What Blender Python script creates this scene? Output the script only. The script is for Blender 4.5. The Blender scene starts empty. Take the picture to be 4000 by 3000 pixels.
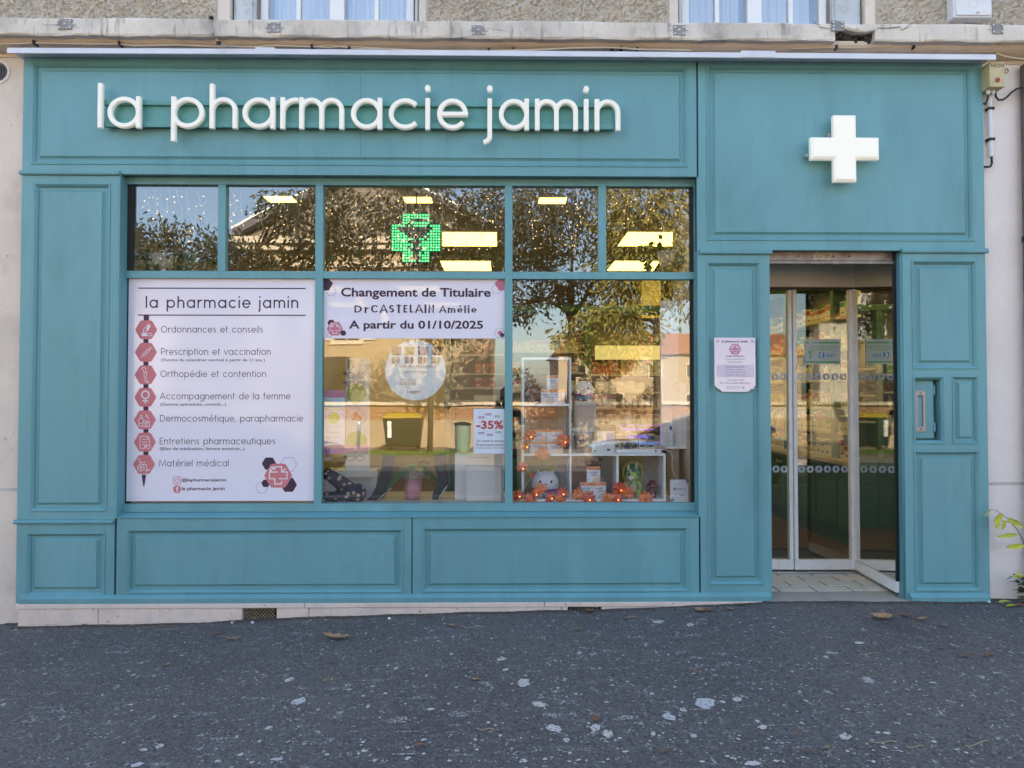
import bpy, bmesh, math, random
from mathutils import Vector, Matrix
random.seed(11)
sc = bpy.context.scene
COL = sc.collection
RAD = math.radians
PI = math.pi

# ------------------------------------------------------------------ camera
FPX, YAW, TILT = 2767.0, RAD(0.8), RAD(1.24)          # focal length in pixels of a 4000 px wide frame
CAM = Vector((0.0, -5.1, 1.447))
cd = bpy.data.cameras.new('camera'); cam = bpy.data.objects.new('camera', cd); COL.objects.link(cam)
cam.location = CAM
cam.rotation_euler = (PI/2 + TILT, 0, -YAW)
cd.sensor_width = 36.0; cd.lens = 36.0*FPX/4000.0
cd.clip_start = 0.05; cd.clip_end = 2000
sc.camera = cam
# ------------------------------------------------------------------ sky, sun, exposure
SUN_EL, SUN_AZ = RAD(30), RAD(14)                     # low autumn sun behind the shop, a little to the right
w = bpy.data.worlds.new('World'); sc.world = w; w.use_nodes = True
nt = w.node_tree; nt.nodes.clear()
wo = nt.nodes.new('ShaderNodeOutputWorld'); wb = nt.nodes.new('ShaderNodeBackground'); ws = nt.nodes.new('ShaderNodeTexSky')
ws.sky_type = 'NISHITA'; ws.sun_disc = False; ws.sun_elevation = SUN_EL; ws.sun_rotation = SUN_AZ
ws.air_density = 1.0; ws.dust_density = 2.6; ws.ozone_density = 0.35; ws.altitude = 50
wb.inputs[1].default_value = 0.13
nt.links.new(ws.outputs[0], wb.inputs[0]); nt.links.new(wb.outputs[0], wo.inputs[0])
sl = bpy.data.lights.new('sun', 'SUN'); sun = bpy.data.objects.new('sun', sl); COL.objects.link(sun)
sl.energy = 4.6; sl.angle = RAD(0.53); sl.color = (1.0, 0.87, 0.68)
sdir = Vector((math.sin(SUN_AZ)*math.cos(SUN_EL), math.cos(SUN_AZ)*math.cos(SUN_EL), math.sin(SUN_EL)))
sun.rotation_euler = sdir.to_track_quat('Z', 'Y').to_euler(); sun.location = (0, 0, 30)
sc.view_settings.view_transform = 'Standard'; sc.view_settings.look = 'None'
sc.view_settings.exposure = 2.3; sc.view_settings.gamma = 1.0
sc.render.engine = 'CYCLES'
cy = sc.cycles
cy.use_denoising = True; cy.max_bounces = 8; cy.diffuse_bounces = 3; cy.glossy_bounces = 4
cy.transparent_max_bounces = 24; cy.transmission_bounces = 6
cy.caustics_reflective = False; cy.caustics_refractive = False; cy.sample_clamp_indirect = 6.0

# ------------------------------------------------------------------ helpers: measuring, meshes, objects
def P(sx, sy, Y=0.0):
    """Where the sight line of a photograph pixel meets the plane y = Y: (X, Z)."""
    x = (sx-2000)/FPX; z = -(sy-1500)/FPX; y = 1.0
    y, z = y*math.cos(TILT)-z*math.sin(TILT), y*math.sin(TILT)+z*math.cos(TILT)
    x, y = x*math.cos(YAW)+y*math.sin(YAW), -x*math.sin(YAW)+y*math.cos(YAW)
    t = (Y-CAM.y)/y
    return CAM.x+x*t, CAM.z+z*t
def PR(sx0, sy0, sx1, sy1, Y=0.0):
    mx, my = (sx0+sx1)/2, (sy0+sy1)/2
    return P(sx0, my, Y)[0], P(sx1, my, Y)[0], P(mx, sy1, Y)[1], P(mx, sy0, Y)[1]     # x0, x1, z0, z1

def C8(r, g, b):
    f = lambda v: (v/255/12.92 if v/255 <= 0.04045 else ((v/255+0.055)/1.055)**2.4)
    return (f(r), f(g), f(b))

class MB:
    def __init__(s): s.v = []; s.f = []; s.m = []; s.mi = 0
    def add(s, verts, faces):
        o = len(s.v); s.v += [tuple(p) for p in verts]
        for f in faces: s.f.append(tuple(i+o for i in f)); s.m.append(s.mi)
        return s
    def box(s, x0, x1, y0, y1, z0, z1):
        v = [(x0,y0,z0),(x1,y0,z0),(x1,y1,z0),(x0,y1,z0),(x0,y0,z1),(x1,y0,z1),(x1,y1,z1),(x0,y1,z1)]
        return s.add(v, [(0,3,2,1),(4,5,6,7),(0,1,5,4),(1,2,6,5),(2,3,7,6),(3,0,4,7)])
    def prism(s, pts, y0, y1):
        """Outline in (x, z) extruded from y0 (front) to y1."""
        n = len(pts)
        v = [(x, y0, z) for x, z in pts]+[(x, y1, z) for x, z in pts]
        f = [tuple(range(n)), tuple(range(2*n-1, n-1, -1))]
        f += [(i, i+n, (i+1) % n+n, (i+1) % n) for i in range(n)]
        return s.add(v, f)
    def flat(s, pts, y):
        return s.add([(x, y, z) for x, z in pts], [tuple(range(len(pts)))])
    def loops(s, loops, cap0=True, cap1=True, closed=True):
        n = len(loops[0]); v = [p for l in loops for p in l]; f = []
        for k in range(len(loops)-1):
            for i in range(n if closed else n-1):
                j = (i+1) % n
                f.append((k*n+i, k*n+j, (k+1)*n+j, (k+1)*n+i))
        if cap0: f.append(tuple(range(n-1, -1, -1)))
        if cap1: f.append(tuple((len(loops)-1)*n+i for i in range(n)))
        return s.add(v, f)
    def tube(s, pts, r, n=6):
        pts = [Vector(p) for p in pts]; rs = r if isinstance(r, (list, tuple)) else [r]*len(pts)
        L = []; up = Vector((0.13, 0.31, 0.94))
        for i, p in enumerate(pts):
            d = (pts[min(i+1, len(pts)-1)]-pts[max(i-1, 0)]).normalized()
            a = d.cross(up)
            if a.length < 1e-3: a = d.cross(Vector((1, 0, 0)))
            a.normalize(); b = d.cross(a)
            L.append([tuple(p+a*(rs[i]*math.cos(t))+b*(rs[i]*math.sin(t))) for t in [2*PI*k/n for k in range(n)]])
        return s.loops(L)
    def lathe(s, prof, c, n=20, axis='z', sx=1, sy=1):
        L = []
        for r, h in prof:
            ring = []
            for k in range(n):
                t = 2*PI*k/n
                if axis == 'z': ring.append((c[0]+r*sx*math.cos(t), c[1]+r*sy*math.sin(t), c[2]+h))
                elif axis == 'y': ring.append((c[0]+r*sx*math.cos(t), c[1]+h, c[2]+r*sy*math.sin(t)))
                else: ring.append((c[0]+h, c[1]+r*sx*math.cos(t), c[2]+r*sy*math.sin(t)))
            L.append(ring)
        return s.loops(L)
    def ball(s, c, rx, ry=None, rz=None, n=14, m=9, rot=None):
        ry = rx if ry is None else ry; rz = rx if rz is None else rz
        L = []
        for j in range(m):
            a = PI*(j+0.02)/(m-1+0.04)-PI/2
            L.append([Vector((rx*math.cos(a)*math.cos(2*PI*k/n), ry*math.cos(a)*math.sin(2*PI*k/n), rz*math.sin(a))) for k in range(n)])
        if rot is not None: L = [[rot @ p for p in l] for l in L]
        c = Vector(c); return s.loops([[tuple(p+c) for p in l] for l in L])
    def panel(s, x0, x1, z0, z1, prof, cap=True):
        """Nested rectangles facing -y: prof = (inset, y) pairs, the last one capped."""
        L = []
        for i, y in prof: L.append([(x0+i, y, z0+i), (x1-i, y, z0+i), (x1-i, y, z1-i), (x0+i, y, z1-i)])
        return s.loops(L, cap0=False, cap1=cap)
    def build(s, name, mat, parent=None, smooth=False, bevel=0.0, seg=1, loc=None, stuff=False):
        me = bpy.data.meshes.new(name)
        if parent is not None:
            r = parent
            while r.parent is not None: r = r.parent
            o = r.location
        elif loc is not None: o = Vector(loc)
        else:
            xs = [p[0] for p in s.v]; ys = [p[1] for p in s.v]; zs = [p[2] for p in s.v]
            o = Vector(((min(xs)+max(xs))/2, (min(ys)+max(ys))/2, min(zs)))
        me.from_pydata([(p[0]-o[0], p[1]-o[1], p[2]-o[2]) for p in s.v], [], s.f)
        for m in (mat if isinstance(mat, (list, tuple)) else [mat]): me.materials.append(m)
        if any(s.m): me.polygons.foreach_set('material_index', s.m)
        if smooth: me.polygons.foreach_set('use_smooth', [True]*len(me.polygons))
        me.update()
        ob = bpy.data.objects.new(name, me); COL.objects.link(ob)
        if parent is not None: ob.parent = parent
        else: ob.location = o
        if bevel:
            b = ob.modifiers.new('bevel', 'BEVEL'); b.width = bevel; b.segments = seg; b.limit_method = 'ANGLE'; b.angle_limit = RAD(40)
        if stuff: ob['kind'] = 'stuff'
        return ob
def tag(o, label, cat, group=None, kind=None):
    o['label'] = label; o['category'] = cat
    if group: o['group'] = group
    if kind: o['kind'] = kind
    return o
def thing(name, label, cat, loc=(0, 0, 0), group=None):
    o = bpy.data.objects.new(name, None); COL.objects.link(o); o.location = loc
    o.empty_display_size = 0.1
    return tag(o, label, cat, group)
def struct(o): o['kind'] = 'structure'; return o
def dup(root, loc, rotz=0.0, label=None, scale=None, rot=None):
    def cp(o, par):
        c = o.copy(); COL.objects.link(c)
        if par is not None: c.parent = par
        for ch in list(o.children): cp(ch, c)
        return c
    r = cp(root, None); r.location = loc
    r.rotation_euler = rot if rot is not None else (0, 0, rotz)
    if scale: r.scale = (scale,)*3 if not isinstance(scale, (tuple, list)) else scale
    if label: r['label'] = label
    return r

# ------------------------------------------------------------------ materials
MATS = {}
def M(name, rgb, rough=0.6, metal=0.0, var=0.0, vs=6.0, bump=0.0, bs=80.0, emit=0.0, erg=None, spec=None, coat=0.0, dirt=None, ds=2.5, damt=0.4, stretch=None, sheen=0.0):
    """Principled material; var / vs = tone variation, bump / bs = fine relief, dirt = stain colour with its own shape."""
    m = bpy.data.materials.new(name); m.use_nodes = True; MATS[name] = m
    n = m.node_tree.nodes; l = m.node_tree.links; b = n['Principled BSDF']
    b.inputs['Base Color'].default_value = (*rgb, 1); b.inputs['Roughness'].default_value = rough; b.inputs['Metallic'].default_value = metal
    if spec is not None: b.inputs['Specular IOR Level'].default_value = spec
    if coat: b.inputs['Coat Weight'].default_value = coat; b.inputs['Coat Roughness'].default_value = 0.08
    if sheen: b.inputs['Sheen Weight'].default_value = sheen
    if emit:
        b.inputs['Emission Color'].default_value = (*(erg or rgb), 1); b.inputs['Emission Strength'].default_value = emit
    if var or bump or dirt:
        tc = n.new('ShaderNodeTexCoord'); src = tc.outputs['Object']
        mp = n.new('ShaderNodeMapping'); l.new(src, mp.inputs[0]); 
        if stretch: mp.inputs['Scale'].default_value = stretch
        src = mp.outputs[0]
    last = None
    if var:
        t = n.new('ShaderNodeTexNoise'); t.inputs['Scale'].default_value = vs; t.inputs['Detail'].default_value = 6; l.new(src, t.inputs['Vector'])
        mx = n.new('ShaderNodeMix'); mx.data_type = 'RGBA'
        mx.inputs[6].default_value = (*[max(0, c*(1-var)) for c in rgb], 1); mx.inputs[7].default_value = (*[min(1, c*(1+var)) for c in rgb], 1)
        rp = n.new('ShaderNodeMapRange'); rp.inputs[1].default_value = 0.3; rp.inputs[2].default_value = 0.7
        l.new(t.outputs['Fac'], rp.inputs[0]); l.new(rp.outputs[0], mx.inputs[0]); last = mx.outputs[2]
    if dirt:
        t = n.new('ShaderNodeTexNoise'); t.inputs['Scale'].default_value = ds; t.inputs['Detail'].default_value = 9; t.inputs['Roughness'].default_value = 0.65; l.new(src, t.inputs['Vector'])
        rp = n.new('ShaderNodeMapRange'); rp.inputs[1].default_value = 0.52; rp.inputs[2].default_value = 0.75; rp.inputs[4].default_value = damt
        mx = n.new('ShaderNodeMix'); mx.data_type = 'RGBA'; mx.inputs[7].default_value = (*dirt, 1)
        l.new(t.outputs['Fac'], rp.inputs[0]); l.new(rp.outputs[0], mx.inputs[0])
        if last: l.new(last, mx.inputs[6])
        else: mx.inputs[6].default_value = (*rgb, 1)
        last = mx.outputs[2]
    if last: l.new(last, b.inputs['Base Color'])
    if bump:
        t = n.new('ShaderNodeTexNoise'); t.inputs['Scale'].default_value = bs; t.inputs['Detail'].default_value = 4; l.new(src, t.inputs['Vector'])
        bp = n.new('ShaderNodeBump'); bp.inputs['Strength'].default_value = bump; bp.inputs['Distance'].default_value = 0.01
        l.new(t.outputs['Fac'], bp.inputs['Height']); l.new(bp.outputs[0], b.inputs['Normal'])
    return m
def glass(name, refl, tint=(0.985, 0.99, 0.985), wave=0.0):
    """Sheet glass: each face mirrors part of the light (more at grazing angles) and lets the rest through."""
    m = bpy.data.materials.new(name); m.use_nodes = True; n = m.node_tree.nodes; l = m.node_tree.links; n.clear()
    o = n.new('ShaderNodeOutputMaterial'); mx = n.new('ShaderNodeMixShader'); t = n.new('ShaderNodeBsdfTransparent'); g = n.new('ShaderNodeBsdfGlossy')
    t.inputs[0].default_value = (*tint, 1); g.inputs['Roughness'].default_value = 0.0; g.inputs[0].default_value = (1, 1, 1, 1)
    lw = n.new('ShaderNodeLayerWeight'); lw.inputs[0].default_value = 0.5
    pw = n.new('ShaderNodeMath'); pw.operation = 'POWER'; pw.inputs[1].default_value = 4.5; l.new(lw.outputs['Facing'], pw.inputs[0])
    mr = n.new('ShaderNodeMapRange'); mr.inputs[1].default_value = 0.0; mr.inputs[2].default_value = 1.0; mr.inputs[3].default_value = refl; mr.inputs[4].default_value = 1.0
    l.new(pw.outputs[0], mr.inputs[0]); l.new(mr.outputs[0], mx.inputs[0]); l.new(t.outputs[0], mx.inputs[1]); l.new(g.outputs[0], mx.inputs[2]); l.new(mx.outputs[0], o.inputs[0])
    if wave:
        tc = n.new('ShaderNodeTexCoord'); ns = n.new('ShaderNodeTexNoise'); ns.inputs['Scale'].default_value = 1.6; ns.inputs['Detail'].default_value = 2
        bp = n.new('ShaderNodeBump'); bp.inputs['Strength'].default_value = wave; bp.inputs['Distance'].default_value = 0.02
        l.new(tc.outputs['Object'], ns.inputs['Vector']); l.new(ns.outputs[0], bp.inputs['Height']); l.new(bp.outputs[0], g.inputs['Normal'])
    return m
def see_through(name, rgb, amount, rough=0.6):
    """Thin printed film or paper that lets part of the light straight through."""
    m = M(name, rgb, rough); n = m.node_tree.nodes; l = m.node_tree.links
    b = n['Principled BSDF']; o = n['Material Output']; t = n.new('ShaderNodeBsdfTransparent'); mx = n.new('ShaderNodeMixShader')
    mx.inputs[0].default_value = amount; l.new(b.outputs[0], mx.inputs[1]); l.new(t.outputs[0], mx.inputs[2]); l.new(mx.outputs[0], o.inputs[0])
    return m

TEAL = (0.137, 0.330, 0.360)
m_teal = M('teal_paint', TEAL, 0.55, var=0.07, vs=3.0, bump=0.05, bs=140, dirt=(0.05, 0.15, 0.16), ds=3.5, damt=0.28, stretch=(1, 1, 0.35))
def wear(m, colour, size, lo, hi, amt, scale=(1, 1, 1)):
    """Small marks with a shape of their own laid over a material's colour."""
    n = m.node_tree.nodes; l = m.node_tree.links; b = n['Principled BSDF']; src = b.inputs['Base Color'].links[0].from_socket
    tc = n.new('ShaderNodeTexCoord'); mp = n.new('ShaderNodeMapping'); mp.inputs['Scale'].default_value = scale; l.new(tc.outputs['Object'], mp.inputs[0])
    t = n.new('ShaderNodeTexNoise'); t.inputs['Scale'].default_value = size; t.inputs['Detail'].default_value = 3; l.new(mp.outputs[0], t.inputs['Vector'])
    r = n.new('ShaderNodeMapRange'); r.inputs[1].default_value = lo; r.inputs[2].default_value = hi; r.inputs[4].default_value = amt; l.new(t.outputs['Fac'], r.inputs[0])
    mx = n.new('ShaderNodeMix'); mx.data_type = 'RGBA'; mx.inputs[7].default_value = (*colour, 1); l.new(r.outputs[0], mx.inputs[0]); l.new(src, mx.inputs[6]); l.new(mx.outputs[2], b.inputs['Base Color'])
wear(m_teal, (0.04, 0.08, 0.08), 60, .72, .76, .6)
wear(m_teal, (0.20, 0.36, 0.37), 5, .60, .78, .16, (6, 1, .5))
wear(m_teal, (0.07, 0.20, 0.21), 3, .58, .78, .18, (7, 1, .35))
m_teal2 = M('teal_paint_sign_rail', (0.10, 0.31, 0.29), 0.45, var=0.05, vs=4)
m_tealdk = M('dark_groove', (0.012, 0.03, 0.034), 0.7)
m_flash = M('white_metal_flashing', (0.66, 0.68, 0.74), 0.4, var=0.04, vs=5, dirt=(0.4, 0.4, 0.42), ds=6, damt=0.3)
m_render = M('cream_render', (0.70, 0.61, 0.52), 0.9, var=0.08, vs=2.0, bump=0.25, bs=70, dirt=(0.36, 0.31, 0.26), ds=2.2, damt=0.5)
m_render2 = M('pale_render', (0.76, 0.70, 0.66), 0.9, var=0.05, vs=2.0, bump=0.2, bs=70, dirt=(0.42, 0.38, 0.35), ds=2.0, damt=0.35)
m_beige = M('beige_cove_paint', (0.66, 0.55, 0.44), 0.85, var=0.08, vs=3, dirt=(0.36, 0.30, 0.25), ds=5, damt=0.5)
m_conc = M('weathered_concrete', (0.66, 0.60, 0.52), 0.92, var=0.14, vs=2.4, bump=0.6, bs=38, dirt=(0.24, 0.22, 0.20), ds=3.6, damt=0.8, stretch=(1, 1, 0.8))
m_rough = M('roughcast', (0.50, 0.44, 0.36), 0.95, var=0.1, vs=3, dirt=(0.22, 0.18, 0.14), ds=30, damt=0.55)
m_crack = M('dark_broken_concrete', (0.045, 0.04, 0.034), 0.95, var=0.5, vs=20, bump=0.8, bs=50)
m_patch = M('grey_mortar_patch', (0.30, 0.285, 0.275), 0.9, var=0.25, vs=14, bump=0.4, bs=60)
m_steel = M('zinc_screw', (0.62, 0.62, 0.62), 0.35, 0.9)
m_black = M('black_rubber', (0.012, 0.012, 0.013), 0.55)
m_cable = M('ivory_cable', (0.55, 0.46, 0.34), 0.6)
m_plast = M('white_plastic', (0.72, 0.72, 0.73), 0.45, var=0.04, vs=9, dirt=(0.4, 0.39, 0.37), ds=8, damt=0.3)
m_white = M('white_lacquer', (0.78, 0.78, 0.77), 0.4)
m_door = M('white_door_profile', (0.92, 0.90, 0.89), 0.35, var=0.03, vs=8, dirt=(0.5, 0.46, 0.44), ds=14, damt=0.3)
m_stone = M('plinth_stone', (0.72, 0.60, 0.52), 0.9, var=0.14, vs=5, bump=0.5, bs=40, dirt=(0.38, 0.29, 0.24), ds=5, damt=0.6)
wear(m_stone, (.16, .12, .10), 30, .66, .72, .7)
m_asph = None
wear(m_render, (.20, .16, .13), 22, .68, .74, .6); wear(m_conc, (.20, .18, .17), 9, .58, .72, .6, (3, 1, .5))
m_glass = glass("window_glass", 0.09, wave=0.035)
m_glassd = glass("door_glass", 0.05, wave=0.006)
m_mirror = M('mirror_tinted_glass', (0.80, 0.84, 0.78), 0.02, 1.0)
m_lit = M('lit_white_acrylic', (0.80, 0.77, 0.68), 0.35, emit=0.034, erg=(1, 0.96, 0.86))
m_litx = M('brightly_lit_acrylic', (0.80, 0.77, 0.67), 0.3, emit=0.05, erg=(1, 0.95, 0.80))
# ------------------------------------------------------------------ lettering
def arc(cx, cy, r, a0, a1, n=None, ry=None):
    n = n or max(4, int(abs(a1-a0)/11)); ry = r if ry is None else ry
    return [(cx+r*math.cos(RAD(a0+(a1-a0)*i/n)), cy+ry*math.sin(RAD(a0+(a1-a0)*i/n))) for i in range(n+1)]
def glyph(ch, w):
    """Strokes (centre lines) of a round geometric alphabet, x height 1; returns strokes, dots, advance width."""
    h = w/2; r = 0.5-h; S = []; D = []; A = 1.0; up = 1.42; cap = 1.36
    ring = arc(0.5, 0.5, r, 0, 360, 34)
    ac = ch in 'éèà'
    b = {'é': 'e', 'è': 'e', 'à': 'a', 'É': 'E'}.get(ch, ch)
    def arch(x0, ra, top=1.0, down=0.0):
        return arc(x0+ra, top-h-ra, ra, 180, 0, 14)+[(x0+2*ra, down)]
    if b == 'o': S = [ring]
    elif b == 'a': S = [ring, [(1-h, 0), (1-h, 1)]]
    elif b == 'd': S = [ring, [(1-h, 0), (1-h, up)]]
    elif b == 'q': S = [ring, [(1-h, -0.42), (1-h, 1)]]
    elif b == 'b': S = [ring, [(h, 0), (h, up)]]
    elif b == 'p': S = [ring, [(h, -0.42), (h, 1)]]
    elif b == 'g': S = [ring, [(1-h, 1), (1-h, 0)]+arc(0.5, -0.02, r, 0, -150, 12, 0.38)]
    elif b == 'c': S = [arc(0.5, 0.5, r, 42, 318)]; A = 0.9
    elif b == 'e': S = [arc(0.5, 0.5, r, 0, 322), [(h*0.6, 0.5), (1.0, 0.5)]]; A = 0.96
    elif b in 'nh':
        ra = (0.84-w)/2; S = [[(h, 0), (h, up if b == 'h' else 1)], arch(h, ra)]; A = 0.84
    elif b == 'm':
        ra = (1.40-w)/4; S = [[(h, 0), (h, 1)], arch(h, ra), arch(h+2*ra, ra)]; A = 1.40
    elif b == 'r': S = [[(h, 0), (h, 1)], arc(h+0.40, 1-h-0.40, 0.40, 180, 78, 9)]; A = 0.5
    elif b == 'u':
        ra = (0.84-w)/2; S = [[(h, 1)]+[(h+ra-ra*math.cos(RAD(t)), h+ra-ra*math.sin(RAD(t))) for t in range(0, 181, 15)]+[(h+2*ra, 1)], [(h+2*ra, 0), (h+2*ra, 1)]]; A = 0.84
    elif b in 'iı': S = [[(h, 0), (h, 1)]]; A = w; D = [(h, 1.32)] if b == 'i' else []
    elif b == 'j': S = [[(h, 1), (h, -0.2)]+arc(h-0.2, -0.2, 0.2, 0, -80, 6)]; A = w; D = [(h, 1.32)]
    elif b == 'l': S = [[(h, 0), (h, up)]]; A = w
    elif b == 't': S = [[(0.2, 0), (0.2, 1.32)], [(0, 1-h), (0.46, 1-h)]]; A = 0.46
    elif b == 'f': S = [[(0.2, 0), (0.2, 1.15)]+arc(0.42, 1.15, 0.22, 180, 90, 6), [(0, 1-h), (0.46, 1-h)]]; A = 0.46
    elif b == 's':
        q = (1-w)/4; S = [arc(0.31, 1-h-q, q, 35, 270, 12)+arc(0.31, h+q, q, 90, -145, 12)[1:]]; A = 0.62
    elif b == 'v': S = [[(0, 1), (0.4, 0), (0.8, 1)]]; A = 0.8
    elif b == 'x': S = [[(0, 1), (0.75, 0)], [(0, 0), (0.75, 1)]]; A = 0.75
    elif b == 'y': S = [[(0, 1), (0.4, 0.05)], [(0.8, 1), (0.25, -0.42)]]; A = 0.8
    elif b == 'O': S = [arc(cap/2, cap/2, cap/2-h, 0, 360, 36)]; A = cap
    elif b == 'C': S = [arc(cap/2, cap/2, cap/2-h, 42, 318)]; A = 1.25
    elif b == 'P': S = [[(h, 0), (h, cap)], [(h, cap-h), (0.45, cap-h)]+arc(0.45, cap-h-0.36, 0.36, 90, -90, 12)+[(h, cap-h-0.72)]]; A = 0.85
    elif b == 'D': S = [[(h, h), (h, cap-h), (0.45, cap-h)]+arc(0.45, cap/2, cap/2-h, 90, -90, 18)+[(h, h)]]; A = 1.12
    elif b == 'E': S = [[(0.72, cap-h), (h, cap-h), (h, h), (0.72, h)], [(h, cap/2), (0.66, cap/2)]]; A = 0.74
    elif b == 'A': S = [[(0, 0), (0.6, cap), (1.2, 0)], [(0.22, 0.44), (0.98, 0.44)]]; A = 1.2
    elif b == 'M': S = [[(0.06, 0), (0.2, cap), (0.78, 0.15), (1.36, cap), (1.5, 0)]]; A = 1.5
    elif b == 'N': S = [[(h, 0), (h, cap), (1-h, 0), (1-h, cap)]]; A = 1.05
    elif b == 'T': S = [[(0.45, 0), (0.45, cap)], [(0, cap-h), (0.9, cap-h)]]; A = 0.9
    elif b == 'L': S = [[(h, cap), (h, h), (0.66, h)]]; A = 0.68
    elif b == 'I': S = [[(h, 0), (h, cap)]]; A = w
    elif b == 'S':
        q = (cap-w)/4; S = [arc(0.42, cap-h-q, q, 30, 270, 14)+arc(0.42, h+q, q, 90, -150, 14)[1:]]; A = 0.85
    elif b == ',': S = [[(h, h), (0, -0.25)]]; A = 0.2
    elif b == ' ': A = 0.5
    if ac: S.append([(0.42, 1.2), (0.68, 1.45)] if ch != 'è' and ch != 'à' else [(0.35, 1.45), (0.6, 1.2)])
    return S, D, A
def stroke_flat(mb, pts, w, y, closed=False, nib=None):
    """A thick line lying in the plane y, mitred at its corners."""
    pts = [Vector(p) for p in pts]
    if len(pts) > 2 and (pts[0]-pts[-1]).length < 1e-6: closed = True; pts = pts[:-1]
    n = len(pts); V = []
    for i in range(n):
        a = pts[i-1] if (i > 0 or closed) else None; b = pts[(i+1) % n] if (i < n-1 or closed) else None
        d1 = (pts[i]-a).normalized() if a is not None else None; d2 = (b-pts[i]).normalized() if b is not None else None
        d = ((d1 or d2)+(d2 or d1)); d = d.normalized() if d.length > 1e-4 else (d1 or d2)
        nn = Vector((-d.y, d.x)); k = 1.0
        if d1 is not None and d2 is not None: k = min(2.2, 1/max(0.3, nn.dot(Vector((-d1.y, d1.x)))))
        ww = w if nib is None else w*(nib+(1-nib)*abs(d.y)**1.3)
        V.append((pts[i]+nn*(ww/2*k), pts[i]-nn*(ww/2*k)))
    v = [(q.x, y, q.y) for p in V for q in p]; f = []
    for i in range(n if closed else n-1):
        j = (i+1) % n; f.append((2*i+1, 2*j+1, 2*j, 2*i))
    mb.add(v, f)
def stroke_text(s, w, gap=0.2):
    """Lays a line of the stroke alphabet out at x height 1; returns strokes, dots, total width."""
    x = 0; out = []; dots = []
    for ch in s:
        S, D, A = glyph(ch, w)
        out += [[(px+x, pz) for px, pz in st] for st in S]; dots += [(px+x, pz) for px, pz in D]; x += A+gap
    return out, dots, x-gap
def write_round(mb, s, x0, x1, zbase, xh, y, w=0.13, gap=0.2, nib=None, serif=0.0):
    st, dots, W = stroke_text(s, w, gap); kx = (x1-x0)/W; t = y
    for k, p in enumerate(st):
        q = [(x0+a*kx, zbase+b*xh) for a, b in p]
        stroke_flat(mb, q, w*xh, t-0.00006*(k % 3), nib=nib)
        if serif and len(p) == 2:
            for e in (0, 1):
                if abs(p[0][0]-p[1][0]) < 0.7 and abs(p[0][1]-p[1][1]) > 0.5:
                    ex, ez = q[e]; stroke_flat(mb, [(ex-serif*xh, ez), (ex+serif*xh, ez)], 0.07*xh, t-0.0003)
    for dx, dz in dots: mb.flat([(x0+dx*kx+a*w*0.62*xh, zbase+dz*xh+b*w*0.62*xh) for a, b in arc(0, 0, 1, 0, 330, 11)], t)
TXT = {}
def font_geo(s, bold=0.0, space=1.0):
    key = (s, bold, space)
    if key in TXT: return TXT[key]
    cu = bpy.data.curves.new('t', 'FONT'); cu.body = s; cu.size = 1; cu.offset = bold; cu.space_character = space; cu.resolution_u = 3
    ob = bpy.data.objects.new('t', cu); me = bpy.data.meshes.new_from_object(ob)
    v = [(p.co.x, p.co.y) for p in me.vertices]; f = [tuple(p.vertices) for p in me.polygons]
    bpy.data.objects.remove(ob); bpy.data.curves.remove(cu); bpy.data.meshes.remove(me)
    TXT[key] = (v, f); return v, f
def write(mb, s, x0, x1, z0, z1, y, bold=0.012, space=1.0, mirror=False, axis='y'):
    """Prints s into the rectangle x0..x1, z0..z1 on the plane y (facing -y)."""
    v, f = font_geo(s, bold, space)
    ax = min(p[0] for p in v); bx = max(p[0] for p in v); az = min(p[1] for p in v); bz = max(p[1] for p in v)
    o = []
    for px, pz in v:
        u = (px-ax)/(bx-ax); t = (pz-az)/(bz-az)
        o.append((x0+(x1-x0)*u, y, z0+(z1-z0)*t))
    mb.add(o, f)
def hexagon(cx, cz, rx, rz, cut=0.16):
    """Flat-sided hexagon lying on its point, corners rounded."""
    base = [(cx+rx*math.cos(RAD(60*k)), cz+rz*math.sin(RAD(60*k))) for k in range(6)]; out = []
    for k in range(6):
        p, q, r = Vector(base[k-1]), Vector(base[k]), Vector(base[(k+1) % 6])
        a, b = q.lerp(p, cut), q.lerp(r, cut)
        out += [tuple(a), tuple(a*0.25+q*0.5+b*0.25), tuple(b)]
    return out
def sweep_letter(mb, pts, w, yb, yf, ch=0.006):
    """A solid letter stroke standing out from yb (back) to yf (front) with chamfered front edges."""
    pts = [Vector(p) for p in pts]; closed = len(pts) > 2 and (pts[0]-pts[-1]).length < 1e-6
    if closed: pts = pts[:-1]
    n = len(pts); prof = [(-0.5*w, yb), (-0.5*w, yf+ch), (-0.5*w+ch, yf), (0.5*w-ch, yf), (0.5*w, yf+ch), (0.5*w, yb)]
    L = []
    for i in range(n):
        a = pts[i-1] if (i > 0 or closed) else None; b = pts[(i+1) % n] if (i < n-1 or closed) else None
        d1 = (pts[i]-a).normalized() if a is not None else None; d2 = (b-pts[i]).normalized() if b is not None else None
        d = ((d1 or d2)+(d2 or d1)).normalized(); nn = Vector((-d.y, d.x))
        e = Vector((0, 0))
        L.append([((pts[i]+nn*u).x, y, (pts[i]+nn*u).y) for u, y in prof])
    if closed: L.append(L[0])
    mb.loops(L, cap0=not closed, cap1=not closed)
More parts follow.
